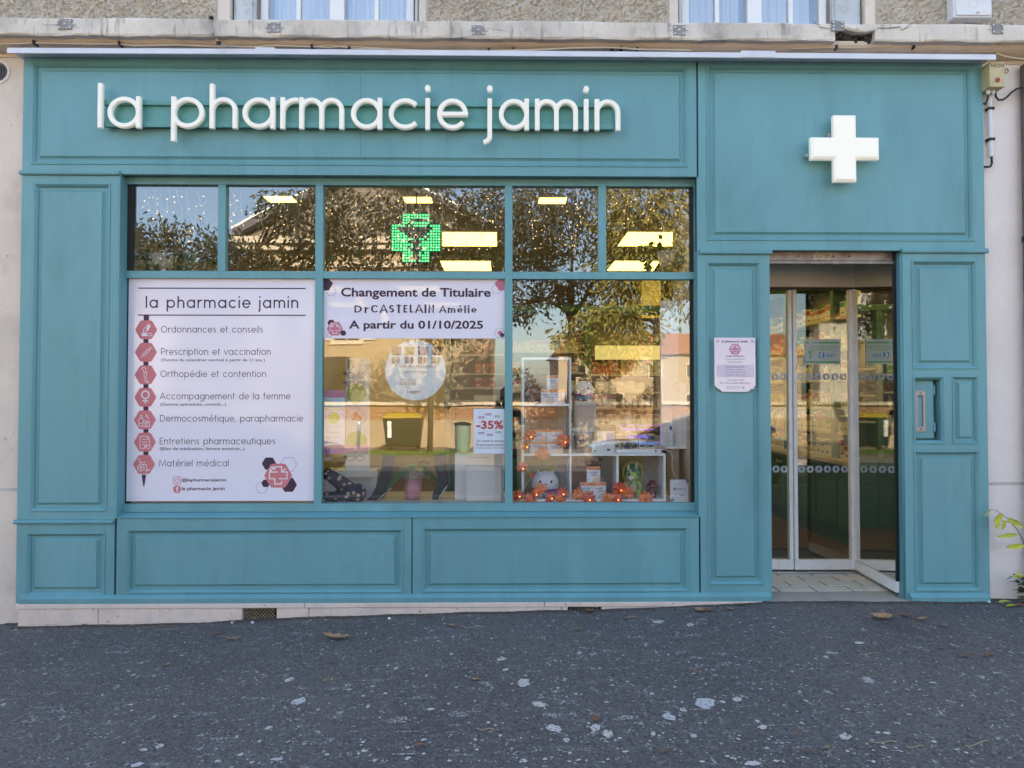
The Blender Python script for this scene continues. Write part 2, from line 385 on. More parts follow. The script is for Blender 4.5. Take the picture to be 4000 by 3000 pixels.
# ------------------------------------------------------------------ ground
GX = [(-60, -0.2), (-3.6, -0.16), (-3.39, -0.157), (-2.15, -0.135), (-1.6, -0.105), (-0.28, -0.071), (0.9, -0.049), (1.72, -0.012), (2.1, 0.0), (3.5, -0.012), (60, -0.05)]
def ground_z(x, y=0.0):
    for (a, za), (b, zb) in zip(GX, GX[1:]):
        if x <= b: z = za+(zb-za)*(x-a)/(b-a); break
    else: z = GX[-1][1]
    k = min(1.0, max(0.0, -y/5.5)); k = k*k*(3-2*k)
    return z*(1-k)+(-0.13)*k
def asphalt_material():
    m = bpy.data.materials.new('worn_asphalt'); m.use_nodes = True; n = m.node_tree.nodes; l = m.node_tree.links; b = n['Principled BSDF']
    tc = n.new('ShaderNodeTexCoord'); V = tc.outputs['Object']
    def noise(scale, detail=3, rough=0.5, src=None):
        t = n.new('ShaderNodeTexNoise'); t.inputs['Scale'].default_value = scale; t.inputs['Detail'].default_value = detail; t.inputs['Roughness'].default_value = rough
        l.new(src or V, t.inputs['Vector']); return t.outputs['Fac']
    def rng(x, a, c, lo=0.0, hi=1.0):
        t = n.new('ShaderNodeMapRange'); t.inputs[1].default_value = a; t.inputs[2].default_value = c; t.inputs[3].default_value = lo; t.inputs[4].default_value = hi; l.new(x, t.inputs[0]); return t.outputs[0]
    def mix(f, a, c):
        t = n.new('ShaderNodeMix'); t.data_type = 'RGBA'
        for k, v in ((6, a), (7, c)):
            if isinstance(v, tuple): t.inputs[k].default_value = (*v, 1)
            else: l.new(v, t.inputs[k])
        l.new(f, t.inputs[0]); return t.outputs[2]
    def math_(op, a, c=None):
        t = n.new('ShaderNodeMath'); t.operation = op; l.new(a, t.inputs[0])
        if c is not None:
            if isinstance(c, float): t.inputs[1].default_value = c
            else: l.new(c, t.inputs[1])
        return t.outputs[0]
    st = n.new('ShaderNodeTexVoronoi'); st.inputs['Scale'].default_value = 95; l.new(V, st.inputs['Vector'])
    col = n.new('ShaderNodeSeparateColor'); l.new(st.outputs['Color'], col.inputs[0])
    base = mix(rng(noise(0.7, 5, 0.6), 0.35, 0.65), (0.100, 0.085, 0.079), (0.140, 0.120, 0.110))
    grains = mix(rng(col.outputs[0], 0.55, 1.0, 0, 0.75), base, (0.19, 0.175, 0.168))
    dk = mix(rng(col.outputs[1], 0.6, 1.0, 0, 0.7), grains, (0.03, 0.029, 0.03))
    chip = mix(rng(col.outputs[2], 0.985, 0.995, 0, 0.7), dk, (0.42, 0.41, 0.42))
    # pale droppings: round splats and streaky smears, thicker towards the middle of the pavement
    area = math_('MULTIPLY', rng(noise(0.45, 3), 0.36, 0.6), rng(noise(9, 2), 0.38, 0.62))
    vs = n.new('ShaderNodeTexVoronoi'); vs.inputs['Scale'].default_value = 5.5; vs.inputs['Randomness'].default_value = 1.0
    wn = n.new('ShaderNodeTexNoise'); wn.inputs['Scale'].default_value = 26; wn.inputs['Detail'].default_value = 4; l.new(V, wn.inputs['Vector'])
    wv = n.new('ShaderNodeVectorMath'); wv.operation = 'SCALE'; l.new(wn.outputs['Color'], wv.inputs[0]); wv.inputs['Scale'].default_value = 0.16
    va = n.new('ShaderNodeVectorMath'); va.operation = 'ADD'; l.new(V, va.inputs[0]); l.new(wv.outputs[0], va.inputs[1]); l.new(va.outputs[0], vs.inputs['Vector'])
    c2 = n.new('ShaderNodeSeparateColor'); l.new(vs.outputs['Color'], c2.inputs[0])
    size = rng(c2.outputs[0], 0.75, 1.0, -0.02, 0.25)
    blot = math_('MULTIPLY', rng(math_('SUBTRACT', vs.outputs['Distance'], size), 0.0, -0.16), rng(c2.outputs[1], 0.25, 0.35))
    vs2 = n.new('ShaderNodeTexVoronoi'); vs2.inputs['Scale'].default_value = 26; l.new(va.outputs[0], vs2.inputs['Vector'])
    c3 = n.new('ShaderNodeSeparateColor'); l.new(vs2.outputs['Color'], c3.inputs[0])
    size2 = rng(c3.outputs[0], 0.62, 1.0, 0.0, 0.42)
    dots = rng(math_('SUBTRACT', vs2.outputs['Distance'], size2), 0.0, -0.12)
    mp = n.new('ShaderNodeMapping'); mp.inputs['Scale'].default_value = (2.2, 9.0, 1); l.new(V, mp.inputs[0])
    smear = math_('MULTIPLY', rng(noise(1.9, 7, 0.7, mp.outputs[0]), 0.58, 0.74), rng(noise(60, 3), 0.40, 0.6))
    f = math_('MAXIMUM', math_('MULTIPLY', math_('MAXIMUM', blot, dots), rng(noise(0.8, 2), 0.30, 0.46)), math_('MULTIPLY', smear, 0.55))
    fine = rng(noise(150, 2), 0.36, 0.58, 0.35, 1.0)
    out = mix(math_('MULTIPLY', math_('MULTIPLY', f, fine), 0.85), chip, (0.60, 0.56, 0.53))
    oil = rng(noise(0.55, 4, 0.6), 0.66, 0.76, 0, 0.5)
    out = mix(oil, out, (0.03, 0.03, 0.032))
    l.new(out, b.inputs['Base Color']); b.inputs['Roughness'].default_value = 0.88
    bp = n.new('ShaderNodeBump'); bp.inputs['Strength'].default_value = 0.75; bp.inputs['Distance'].default_value = 0.006
    l.new(math_('ADD', st.outputs['Distance'], math_('MULTIPLY', noise(40, 4), 0.6)), bp.inputs['Height']); l.new(bp.outputs[0], b.inputs['Normal'])
    return m
m_asph = asphalt_material()
xs = [-60, -20, -8, -6, -5]+[round(-4.5+0.25*i, 3) for i in range(39)]+[6, 8, 20, 60]
ys = [0.3, 0.0, -0.3, -0.6, -1, -1.5, -2, -3, -4, -5, -6.2]
mb = MB(); n = len(xs)
mb.v = [(x, y, ground_z(x, y)+(0.006*math.sin(x*3.1+y*2.0)*math.sin(y*1.7))) for y in ys for x in xs]
for j in range(len(ys)-1):
    for i in range(n-1): mb.f.append((j*n+i, (j+1)*n+i, (j+1)*n+i+1, j*n+i+1)); mb.m.append(0)
pave = struct(mb.build('pavement', m_asph, smooth=True, loc=(0, 0, 0)))
m_road = M('road_asphalt', (0.05, 0.05, 0.054), 0.9, var=0.25, vs=1.2, bump=0.4, bs=90)
m_kerb = M('kerb_granite', (0.40, 0.37, 0.33), 0.85, var=0.2, vs=6, bump=0.3, bs=60)
m_farpave = M('far_pavement', (0.20, 0.165, 0.13), 0.9, var=0.25, vs=1.5, bump=0.3, bs=40)
m_earth = M('ground', (0.12, 0.11, 0.08), 0.95, var=0.3, vs=0.3)
struct(MB().add([(-900, -900, -0.32), (900, -900, -0.32), (900, 900, -0.32), (-900, 900, -0.32)], [(0, 1, 2, 3)]).build('ground', m_earth, loc=(0, 0, 0)))
struct(MB().box(-60, 60, -11.6, -6.35, -0.35, -0.26).build('road', m_road, loc=(0, 0, 0)))
struct(MB().box(-60, 60, -6.35, -6.2, -0.34, -0.125).build('kerb', m_kerb, loc=(0, 0, 0), bevel=0.01))
struct(MB().box(-60, 60, -11.75, -11.6, -0.34, -0.125).build('kerb', m_kerb, loc=(0, 0, 0), bevel=0.01))
struct(MB().box(-60, 60, -17.9, -11.75, -0.34, -0.13).build('far_pavement', m_farpave, loc=(0, 0, 0)))

# ------------------------------------------------------------------ the pharmacy building above and beside the shop
bld = thing('building', 'old rendered building over and around the teal shopfront, with cracked concrete ledge', 'building', (0, 6, 0))
RW = 3.532                                             # right edge of the shopfront
MB().box(-9, -3.455, 0.05, 0.35, -0.4, 3.93).build('wall', m_render, bld)
MB().box(RW, 9, 0.05, 0.35, -0.4, 3.93).build('wall', m_render2, bld)
for s_, x0, x1, zz in ((0, -9, -3.455, 0.80), (1, RW, 9, 0.83)):
    MB().box(x0, x1, 0.047, 0.0495, zz-0.012, zz+0.012).build('joint_line', M('joint_mortar', (.52, .48, .46), .9, var=.2, vs=9) if 'joint_mortar' not in MATS else MATS['joint_mortar'], bld)
MB().box(-9, 9, 0.04, 0.35, 3.93, 3.955).build('wall_band', m_beige, bld)
# cove under the ledge
L = []
for x in (-9, 9): L.append([(x, 0.03, 3.955)]+[(x, 0.03-0.13*math.sin(RAD(a)), 3.955+0.055*(1-math.cos(RAD(a)))) for a in range(10, 91, 16)]+[(x, -0.1, 4.02), (x, 0.3, 4.02), (x, 0.3, 3.955)])
MB().loops(L).build('cove_moulding', m_beige, bld)
# the ledge, with a piece broken out of its lower edge on the right
hx0, hx1 = P(3262, 130, -.15)[0], P(3418, 130, -.15)[0]
LZ0, LZ1 = 3.997, 4.122
hz = 4.074
n_ = 70
def ledge_run(name, xa, xb, z0f):
    L = []; k = max(2, int((xb-xa)/0.06))
    for i in range(k+1):
        x = xa+(xb-xa)*i/k; j = lambda a: 0.0028*math.sin(x*a*7.3)+0.002*math.sin(x*a*23.1)
        z0 = z0f(x)
        L.append([(x, 0.2, z0), (x, -0.145+j(1), z0+j(1.7)), (x, -0.152+j(1.3), z0+0.012), (x, -0.15+j(0.8), LZ1-0.01+j(1.1)), (x, -0.143, LZ1+j(0.6)), (x, 0.2, LZ1+0.01)])
    return MB().loops(L).build(name, m_conc, bld)
ledge_run('ledge', -9, hx0, lambda x: LZ0)
ledge_run('ledge', hx1, 9, lambda x: LZ0)
ledge_run('ledge', hx0+0.0005, hx1-0.0005, lambda x: hz-0.012*(x-hx0)/(hx1-hx0)+0.006*math.sin(x*60)+0.003*math.sin(x*143)+max(0, 0.02*(1-abs(x-hx0-0.05)/0.04)))
mbk = MB(); 
for i in range(24):
    x = hx0+(hx1-hx0)*(i+0.5)/24; mbk.ball((x, -0.075+random.uniform(-.015, .015), random.uniform(4.02, 4.07)), 0.022, 0.03, random.uniform(0.015, 0.03), 6, 5)
mbk.build('broken_core', m_crack, bld)
def polyline_crack(pts, w0, Y):
    mb = MB(); q = []
    for (a, b), (c, d) in zip(pts, pts[1:]):
        for t in (0, 0.33, 0.66): q.append((a+(c-a)*t+random.uniform(-2, 2), b+(d-b)*t+random.uniform(-2, 2)))
    q.append(pts[-1]); q = [P(a, b, Y) for a, b in q]
    n = len(q); v = []
    for i, p in enumerate(q):
        ww = w0*(0.4+0.6*math.sin(PI*(i+0.5)/n))
        v += [(p[0], Y, p[1]-ww), (p[0], Y, p[1]+ww)]
    mb.add(v, [(2*i, 2*i+2, 2*i+3, 2*i+1) for i in range(n-1)])
    return mb
for pts, w0 in (([(3418, 128), (3432, 110), (3515, 105), (3522, 118), (3545, 108), (3560, 90), (3590, 82)], .0028), ([(3172, 84), (3190, 92), (3204, 104), (3220, 109), (3250, 112)], .0024),
               ([(160, 92), (185, 99), (225, 97)], .001), ([(1665, 82), (1668, 98), (1650, 115), (1640, 145)], .0012), ([(1900, 108), (1950, 116), (1990, 122)], .001), ([(545, 60), (548, 80), (552, 110)], .0008), ([(285, 102), (300, 108), (320, 103)], .0009)):
    polyline_crack(pts, w0, -.1555).build('crack', m_crack, bld)
for cx, cy, hw, hh, scr in ((255, 95, 26, 21, ((-1, -.75), (1, -.75), (0, 0), (-1, .8), (1, .8), (-1.6, 0), (1.6, 0))), (1071, 108, 26, 21, ((-.8, -.9), (.8, -.9), (0, 0), (-.8, .8), (.8, .8), (-1.6, 0), (1.5, 0))),
                        (1869, 118, 26, 20, ((-.9, -.8), (.9, -.8), (0, 0), (-.9, .8), (.9, .8), (-1.5, 0), (1.5, 0))), (2653, 118, 25, 20, ((-.8, -.6), (.8, -.6), (0, 0), (-.8, .85), (.8, .85), (-1.6, -.1), (1.5, -.1))),
                        (3272, 102, 24, 20, ((-.9, -.8), (.8, -.8), (-.9, .1), (.8, .1), (-.9, .9))), (3897, 112, 22, 20, ((-1, -.8), (.8, -.8), (-1.6, 0), (-1, .8), (.9, .8)))):
    x0, x1, z0, z1 = PR(cx-hw, cy-hh, cx+hw, cy+hh, -.153)
    xm, zm = (x0+x1)/2, (z0+z1)/2; a, b = (x1-x0)/2, (z1-z0)/2
    o = [(xm+a*u*(1+.06*math.sin(9*u+cx)), zm+b*v*(1+.05*math.cos(7*v+cx))) for u, v in ((-1, -1), (-.3, -1.03), (.5, -.96), (1, -1), (1.02, -.2), (.97, .6), (1, 1), (.3, .96), (-.5, 1.02), (-1, 1), (-.97, .1))]
    pt = MB().prism(o, -.1565, -.14).build('mortar_patch', m_patch, bld)
    for u, v in scr:
        MB().lathe([(.0075, 0), (.0075, -.004), (.003, -.0065)], (xm+u*a*.82, -.157, zm-v*b*.82), 8, 'y').build('screw', m_steel, pt)
# upper storey wall: smooth bands beside the windows, roughcast between
WY = 0.10
def upX(sx): return P(sx, 40, WY)[0]
uw = [(upX(1005), upX(1612)), (upX(2672), upX(3245))]
seg = [(-9, upX(858), 'r'), (upX(858), upX(905), 's'), (upX(1640), upX(1665), 's'), (upX(1665), upX(2612), 'r'), (upX(2612), upX(2645), 's'), (upX(3372), upX(3410), 's'), (upX(3410), 9, 'r')]
def roughcast(x0, x1, z0, z1, y):
    nx = int((x1-x0)/0.013); nz = int((z1-z0)/0.013)
    mb = MB(); rr = random.Random(5)
    for j in range(nz+1):
        for i in range(nx+1):
            e = 0 if i in (0, nx) or j in (0, nz) else rr.choice((0, .004, .010, .016, .020))
            mb.v.append((x0+(x1-x0)*i/nx+rr.uniform(-.005, .005)*(e > 0), y-e, z0+(z1-z0)*j/nz+rr.uniform(-.005, .005)*(e > 0)))
    for j in range(nz):
        for i in range(nx): a = j*(nx+1)+i; mb.f.append((a, a+1, a+nx+2, a+nx+1)); mb.m.append(0)
    return mb
for x0, x1, k in seg:
    MB().box(x0, x1, WY-0.03, 0.35, 4.125, 6.6).build('upper_wall', m_render if k == 's' else m_rough, bld)
    if k == 'r': roughcast(max(x0, -4.3)+0.012, min(x1, 4.5)-0.012, 4.15, 4.5, WY-0.033).build('roughcast_panel', m_rough, bld)
MB().box(-9, 9, WY-0.05, 0.35, 6.6, 6.9).build('upper_wall', m_render, bld)
MB().box(-9, 9, 0.36, 12, 6.6, 6.75).build('roof', m_conc, bld)
MB().box(-9, -8.8, 0.36, 12, -0.4, 6.59).build('side_wall', m_render, bld)
MB().box(8.8, 9, 0.36, 12, -0.4, 6.59).build('side_wall', m_render, bld)
MB().box(-9, 9, 12.01, 12.2, -0.4, 6.59).build('back_wall', m_render, bld)
m_curt = M('sheer_curtain', (0.60, 0.59, 0.60), 0.9, var=0.18, vs=14, stretch=(1, 1, 0.02))
m_upglass = glass('upper_window_glass', 0.16)
m_shut = M('pale_blue_shutter', (0.52, 0.56, 0.58), 0.7, var=0.1, vs=5, dirt=(0.3, 0.2, 0.12), ds=12, damt=0.5)
m_rust = M('rusty_iron', (0.20, 0.10, 0.05), 0.8, 0.3, var=0.5, vs=18)
for wi, (a, b) in enumerate(uw):
    fr = MB()
    y0, y1 = 0.17, 0.23
    t = 0.055; zt = 6.2
    fr.box(a, a+t, y0, y1, 4.125, zt).box(b-t, b, y0, y1, 4.125, zt).box(a+t, b-t, y0+.001, y1, zt-t, zt).box(a+t, b-t, y0+.001, y1, 4.125, 4.135)
    wf = fr.build('window_frame', m_white, bld, bevel=0.003)
    wf['label'] = 'white upper window frame with sheer curtains'
    mid = (a+b)/2
    MB().box(mid-0.055, mid+0.055, y0-.012, y1-.002, 4.136, zt-t-.001).build('meeting_stile', m_white, wf, bevel=0.004)
    for k in (-1, 1):
        for q in (0.5,):
            xq = mid+k*(b-a)*0.255
            MB().box(xq-0.016, xq+0.016, y0+.006, y1-.006, 4.136, zt-t-.001).build('glazing_bar', m_white, wf)
        x0, x1 = (a+t, mid-0.055) if k < 0 else (mid+0.055, b-t)
        MB().box(x0, x1, y0+0.028, y0+0.032, 4.136, zt-t-.001).build('pane', m_upglass, wf)
        cu = []; nn = 40
        for z in (4.13, 5.9): cu.append([(x0+(x1-x0)*i/nn, 0.33+0.018*math.sin(i*1.9+wi)+0.01*math.sin(i*.8), z) for i in range(nn+1)])
        MB().loops(cu, False, False, closed=False).build('curtain', m_curt, wf, smooth=True)
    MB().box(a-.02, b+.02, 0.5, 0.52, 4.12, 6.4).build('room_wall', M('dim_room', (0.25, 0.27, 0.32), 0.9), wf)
for sx0, sx1 in ((905, 1003), (1614, 1638), (2647, 2670), (3247, 3370)):
    x0, x1 = upX(sx0), upX(sx1)
    sh = MB().box(x0+.012, x1-.012, 0.11, 0.15, 4.13, 6.0).build('shutter_leaf', m_shut, bld, bevel=0.004)
    if x1-x0 > .1: MB().box(x0+.03, x1-.03, 0.10, 0.109, 4.16, 5.9).build('shutter_board', m_shut, sh, bevel=0.004)
    MB().box(x1-.012 if sx0 < 1500 or sx0 > 3000 else x0-.004, x1+.004 if sx0 < 1500 or sx0 > 3000 else x0+.012, 0.105, 0.16, 4.16, 4.24).build('hinge', m_rust, sh)
    MB().box(x0, x1, 0.2, 0.3, 4.125, 6.2).build('reveal', m_render, bld)

# utility box, vent, switch, drainpipe, cables
ub = thing('utility_box', 'white plastic meter box on the roughcast wall above the ledge', 'utility box', (3.55, 0.05, 4.13))
x0, x1, z0, z1 = PR(3725, -60, 3876, 68, -0.03)
MB().box(x0, x1, -0.03, 0.06, z0, z1).build('body', m_plast, ub, bevel=0.012, seg=3)
MB().box(x0+.012, x1-.012, -0.04, -0.029, z0+.012, z1-.01).build('door', m_plast, ub, bevel=0.008, seg=2)
for k in range(9):
    xa = x0+.03+k*(x1-x0-.06)/9
    MB().prism([(xa, z0+.06+.012*abs(k-4)), (xa+.012, z0+.06+.012*abs(k-4)), (xa+.04, z1-.02), (xa+.028, z1-.02)], -.0425, -.0395).build('rib', m_plast, ub)
MB().lathe([(.012, 0), (.012, -.008), (.009, -.012)], ((x0+x1)/2+.03, -.04, z0+.035), 14, 'y').build('lock', m_plast, ub)
vg = thing('vent_grille', 'round black ventilation grille at the left edge of the wall', 'vent', (*P(0, 282, .05)[:1], .05, P(0, 282, .05)[1]))
vx, vz = P(-5, 282, .05)
MB().lathe([(.085, 0), (.085, -.008), (.07, -.012), (.066, -.004), (.066, 0)], (vx, .05, vz), 24, 'y').build('flange', m_render2, vg)
MB().flat(arc(vx, vz, .064, 0, 345, 23), .048).build('recess', m_black, vg)
for k in range(3): MB().lathe([(.018+.018*k, -.003), (.018+.018*k, -.008), (.022+.018*k, -.008), (.022+.018*k, -.003)], (vx, .05, vz), 24, 'y').build('ring', M('grille_metal', (.25, .24, .23), .5, .6) if k == 0 else MATS['grille_metal'], vg)
m_sw = M('yellowed_switch_box', (0.50, 0.42, 0.22), 0.5, var=0.12, vs=12, dirt=(0.2, 0.17, 0.1), ds=16, damt=0.4)
sx0, sx1, sz0, sz1 = PR(3866, 242, 3926, 345, -.09)
sw = thing('switch_box', 'old yellow switch box lettered for the neon sign, with red lamp and loop handle', 'switch box', ((sx0+sx1)/2, .05, sz0))
MB().box(sx0, sx1, -.09, .05, sz0+.01, sz1).build('body', m_sw, sw, bevel=0.006, seg=2)
MB().lathe([(.017, 0), (.017, -.004), (.013, -.005), (.012, -.003), (0.0001, -.003)], ((sx0+sx1)/2, -.09, sz0+.06), 18, 'y').build('lamp', M('red_lens', (.30, .02, .04), .15), sw)
t = MB(); write(t, 'NEON', sx0+.010, sx1-.008, sz1-.040, sz1-.012, -.0908, .02); t.build('lettering', M('stamped_brown', (.09, .06, .03), .6), sw)
t = MB(); write(t, 'I', sx1-.022, sx1-.019, sz1-.062, sz1-.05, -.0905); write(t, 'O', sx1-.024, sx1-.016, sz0+.03, sz0+.044, -.0905, 0); t.build('lettering', MATS['stamped_brown'], sw)
MB().tube([(sx1, -.05, sz0+.135), (sx1+.018, -.055, sz0+.14)]+[(sx1+.035+.014*math.cos(RAD(a)), -.055, sz0+.145+.014*math.sin(RAD(a))) for a in range(200, 561, 24)], .006).build('handle', M('aged_brass', (.30, .25, .18), .5, .7), sw)
for q in (0, 1): MB().lathe([(.014, 0), (.014, -.02), (.010, -.024), (.010, -.03)], (sx0+.03+q*.035, -.03, sz0+.01), 10, 'z').build('gland', m_plast, sw)
cx_ = sx0+.03
cb = MB().tube([(cx_, -.03, sz0-.02), (cx_, -.02, sz0-.05), (cx_-.003, .0, sz0-.08), (cx_-.003, .02, P(3862, 400)[1])], .007).build('cable', m_black, sw)
gx, gz1 = P(3866, 382, .02); gz0 = P(3870, 612, .02)[1]
MB().tube([(gx, .022, gz1), (gx+.004, .022, (gz1+gz0)/2), (gx+.008, .022, gz0)], .016, 10).build('conduit', m_plast, sw)
for yy in (425, 545): 
    zz = P(3866, yy, .02)[1]; MB().box(gx-.022, gx+.026, .0, .045, zz-.009, zz+.009).build('clip', m_black, sw, bevel=.003)
MB().tube([(gx+.008, .022, gz0), (gx+.009, .02, gz0-.05), (gx-.006, .015, gz0-.075), (gx-.03, .01, gz0-.08), (gx-.055, .02, gz0-.075)], .008).build('cable', m_black, sw)
q = [P(a, b, .0) for a, b in ((3888, 358), (3890, 378), (3900, 390), (3918, 390), (3935, 378), (3950, 362), (3970, 348), (4000, 340))]
MB().tube([(a, .0, b) for a, b in q], .0075).build('cable', m_black, sw)
dp = thing('drainpipe', 'brown metal drainpipe at the far right edge of the wall', 'drainpipe', (3.87, .0, -.03))
MB().lathe([(.05, -0.02), (.05, 3.9)], (3.865, -.0, 0), 16).build('pipe', M('brown_pipe', (.14, .1, .08), .6, var=.3, vs=5), dp, smooth=True)
for zz in (.9, 2.6): MB().lathe([(.056, zz), (.056, zz+.04)], (3.865, 0, 0), 16).build('bracket', m_black, dp)
def cable(label, pts, r, mat, Y, group=None, name='cable'):
    q = [(*P(a, b, Y), 0) for a, b in pts]
    return tag(MB().tube([(x, Y+random.uniform(-.004, .004), z) for x, z, _ in q], r, 5).build(name, mat), label, 'cable', group)
Yc = -.085
cable('ivory cable clipped along the wall above the left half of the white flashing', [(0, 172), (120, 170), (135, 168), (330, 172), (470, 172), (520, 178), (700, 176), (860, 184), (1000, 184), (1090, 178), (1220, 184), (1300, 178), (1380, 188), (1500, 190), (1640, 196)], .006, m_cable, Yc)
cable('thin ivory cable sagging above the middle of the white flashing', [(1000, 184), (1040, 176), (1220, 182), (1290, 187), (1340, 180), (1400, 182), (1560, 194), (1700, 196), (1880, 197), (2010, 196), (2150, 195), (2300, 190), (2400, 187), (2490, 194), (2600, 196)], .005, m_cable, Yc)
cable('pair of thin ivory cables bulging above the flashing right of centre', [(1930, 197), (2100, 194), (2230, 188), (2370, 186), (2440, 188), (2480, 193), (2700, 197)], .007, m_cable, Yc-.015)
cable('ivory cable running above the right half of the white flashing', [(3090, 190), (3200, 187), (3260, 186), (3340, 188), (3430, 183), (3560, 184), (3585, 180), (3597, 168), (3604, 160)], .006, m_cable, Yc)
cable('ivory cable looping off to the right past the switch box', [(3840, 202), (3885, 196), (3940, 182), (4000, 160)], .006, m_cable, -.06)
cable('ivory cable drooping to the right edge below the ledge', [(3890, 208), (3920, 218), (3960, 228), (4000, 232)], .007, m_cable, -.06)
bq = thing('cable_bundle', 'bundle of grey white cables hanging down over the ledge at the left', 'cable', (P(820, 65, -.17)[0], -.17, 3.9))
for k in range(4):
    q = [P(a+k*2.2, b, -.165) for a, b in ((817, 62), (815, 80), (818, 105), (826, 130))]+[P(a+k*2.6, b, -.12) for a, b in ((840, 152), (856, 170), (880, 180), (930, 183))]
    MB().tube([(x, -.168+.003*(k % 2) if i < 4 else -.12, z) for i, (x, z) in enumerate(q)], .0035, 5).build('strand', M('grey_cable', (.45, .43, .4), .6) if k == 0 else MATS['grey_cable'], bq)
for a, b in ((823, 70), (852, 168)):
    x, z = P(a+3, b, -.168); MB().box(x-.013, x+.013, -.182, -.16, z-.008, z+.008).build('tie', m_black, bq)
CL = [(134, 166), (467, 170), (1219, 183), (1365, 190), (1909, 196), (2005, 194), (2392, 194), (2427, 190), (2489, 194), (3266, 185), (3567, 185)]
for i, (a, b) in enumerate(CL):
    x, z = P(a, b, Yc); tag(MB().box(x-.008, x+.008, -.1, -.03, z-.012, z+.014).build('cable_clip', m_black, bevel=.003), 'small black clip holding ivory cable above the white flashing', 'clip', 'black cable clips above the flashing')
# ------------------------------------------------------------------ teal shopfront joinery
sf = thing('shopfront', 'teal painted wooden shopfront with raised panels, large display windows and entrance', 'shopfront', (0, .1, 0))
PROF = [(0, 0.0), (.002, -.005), (.010, -.006), (.018, .002), (.027, .013), (.029, .020), (.047, .021), (.063, .010), (.064, .004)]
def prof(y0=0.0, k=1.0): return [(i*k, y+y0) for i, y in PROF]
BK = .048
def rail(x0, x1, z0, z1, name='rail', y0=0.0, y1=None, par=None): return MB().box(x0, x1, y0, BK if y1 is None else y1, z0, z1).build(name, m_teal, par or sf, bevel=.0012)
def raised(x0, x1, z0, z1, y0=0.0, k=1.0, par=None, name='raised_panel'): return MB().panel(x0, x1, z0, z1, prof(y0, k)).build(name, m_teal, par or sf)
def framed(X0, X1, Z0, Z1, x0, x1, z0, z1, k=1.0):
    rail(X0, x0, Z0, Z1, 'stile'); rail(x1, X1, Z0, Z1, 'stile'); rail(x0, x1, z1, Z1); rail(x0, x1, Z0, z0)
    return raised(x0, x1, z0, z1, 0, k)
XL, XR = -3.447, 3.526
# fascias
fl = framed(XL, 1.4165, 3.066, 3.925, -3.385, 1.352, 3.134, 3.874, 1.0)
MB().box(-1.0265, -1.025, .0032, .0045, 3.205, 3.803).build('board_joint', m_tealdk, fl)
fr_ = framed(1.4285, XR, 2.531, 3.925, 1.488, 3.447, 2.60, 3.892, 1.0)
MB().box(1.4165, 1.4285, .02, .05, 2.531, 3.925).build('groove', m_tealdk, sf)
# left pilaster
framed(XL, -2.757, .592, 3.056, -3.362, -2.812, .648, 3.001)
framed(XL, -2.757, .0, .563, -3.38, -2.82, .05, .503)
def cap(x0, x1, z0, z1, name='cap_moulding'):
    h = z1-z0; pr = [(.0, 0), (-.014, 0), (-.020, .18*h), (-.022, .55*h), (-.016, .82*h), (-.004, h), (.0, h)]
    L = [[(x, y-.0005, z0+z) for y, z in pr] for x in (x0, x1)]
    return MB().loops(L).build(name, m_teal, sf)
cap(XL-.01, -2.745, 3.0565, 3.0895); cap(XL-.012, -2.757, .5635, .5915)
rail(XL, -2.757, .5635, .5915); rail(XL, -2.757, 3.0565, 3.0655)
# stall risers
framed(-2.742, -.648, .0, .598, -2.672, -.707, .066, .524); framed(-.640, 1.4165, .0, .598, -.572, 1.343, .066, .532)
for x0, x1 in ((-2.757, -2.742), (-.648, -.640)): MB().box(x0, x1, .022, .05, .0, .598).build('groove', m_tealdk, sf)
def base(x0, x1, z0, z1):
    h = z1-z0; pr = [(0, 0), (-.032, 0), (-.033, .62*h), (-.027, .72*h), (-.008, h), (0, h)]
    return MB().loops([[(x, y-.0006, z0+z) for y, z in pr] for x in (x0, x1)]).build('base_moulding', m_teal, sf, bevel=.001)
base(-3.405, -1.0, .004, .062); base(-.9985, 1.925, .004, .062); base(2.935, 3.507, -.012, .052)
# door pilasters
framed(1.4285, 1.943, .0, 2.4975, 1.481, 1.878, .113, 2.447)
cap(1.43, 1.957, 2.4985, 2.5305); rail(1.4285, 1.943, 2.4978, 2.5305)
X0, X1 = 2.914, XR
rail(X0, 2.98, .0, 2.511, 'stile'); rail(3.463, X1, .0, 2.511, 'stile'); rail(2.98, 3.463, 2.462, 2.511); rail(2.98, 3.463, 1.618, 1.666); rail(2.98, 3.463, 1.076, 1.122); rail(2.98, 3.463, .0, .061)
rail(3.217, 3.268, 1.122, 1.618, 'stile')
raised(2.98, 3.463, 1.666, 2.462); raised(3.268, 3.463, 1.122, 1.618, 0, .85); raised(2.98, 3.463, .061, 1.076)
cap(2.905, 3.54, 2.5115, 2.5485); rail(X0, X1, 2.5115, 2.5307)
# niche with the flush pull
MB().panel(2.98, 3.217, 1.122, 1.618, [(0, 0), (.002, -.005), (.010, -.006), (.018, .002), (.027, .013)], False).build('niche_moulding', m_teal, sf)
nmb = MB(); a0, a1, b0, b1 = 3.007, 3.19, 1.149, 1.591
nmb.add([(a0, .013, b0), (a1, .013, b0), (a1, .013, b1), (a0, .013, b1), (a0, .09, b0), (a1, .09, b0), (a1, .09, b1), (a0, .09, b1)], [(0, 1, 5, 4), (1, 2, 6, 5), (2, 3, 7, 6), (3, 0, 4, 7), (4, 5, 6, 7)])
nmb.f[-5:] = [tuple(reversed(f)) if False else f for f in nmb.f[-5:]]
nmb.build('niche', m_teal, sf)
pl = MB().box(a0+.002, a0+.152, .045, .06, b0+.014, b1-.004).build('pull_plate', m_teal, sf, bevel=.002)
hx, hz0, hz1 = a0+.012, 1.21, 1.51
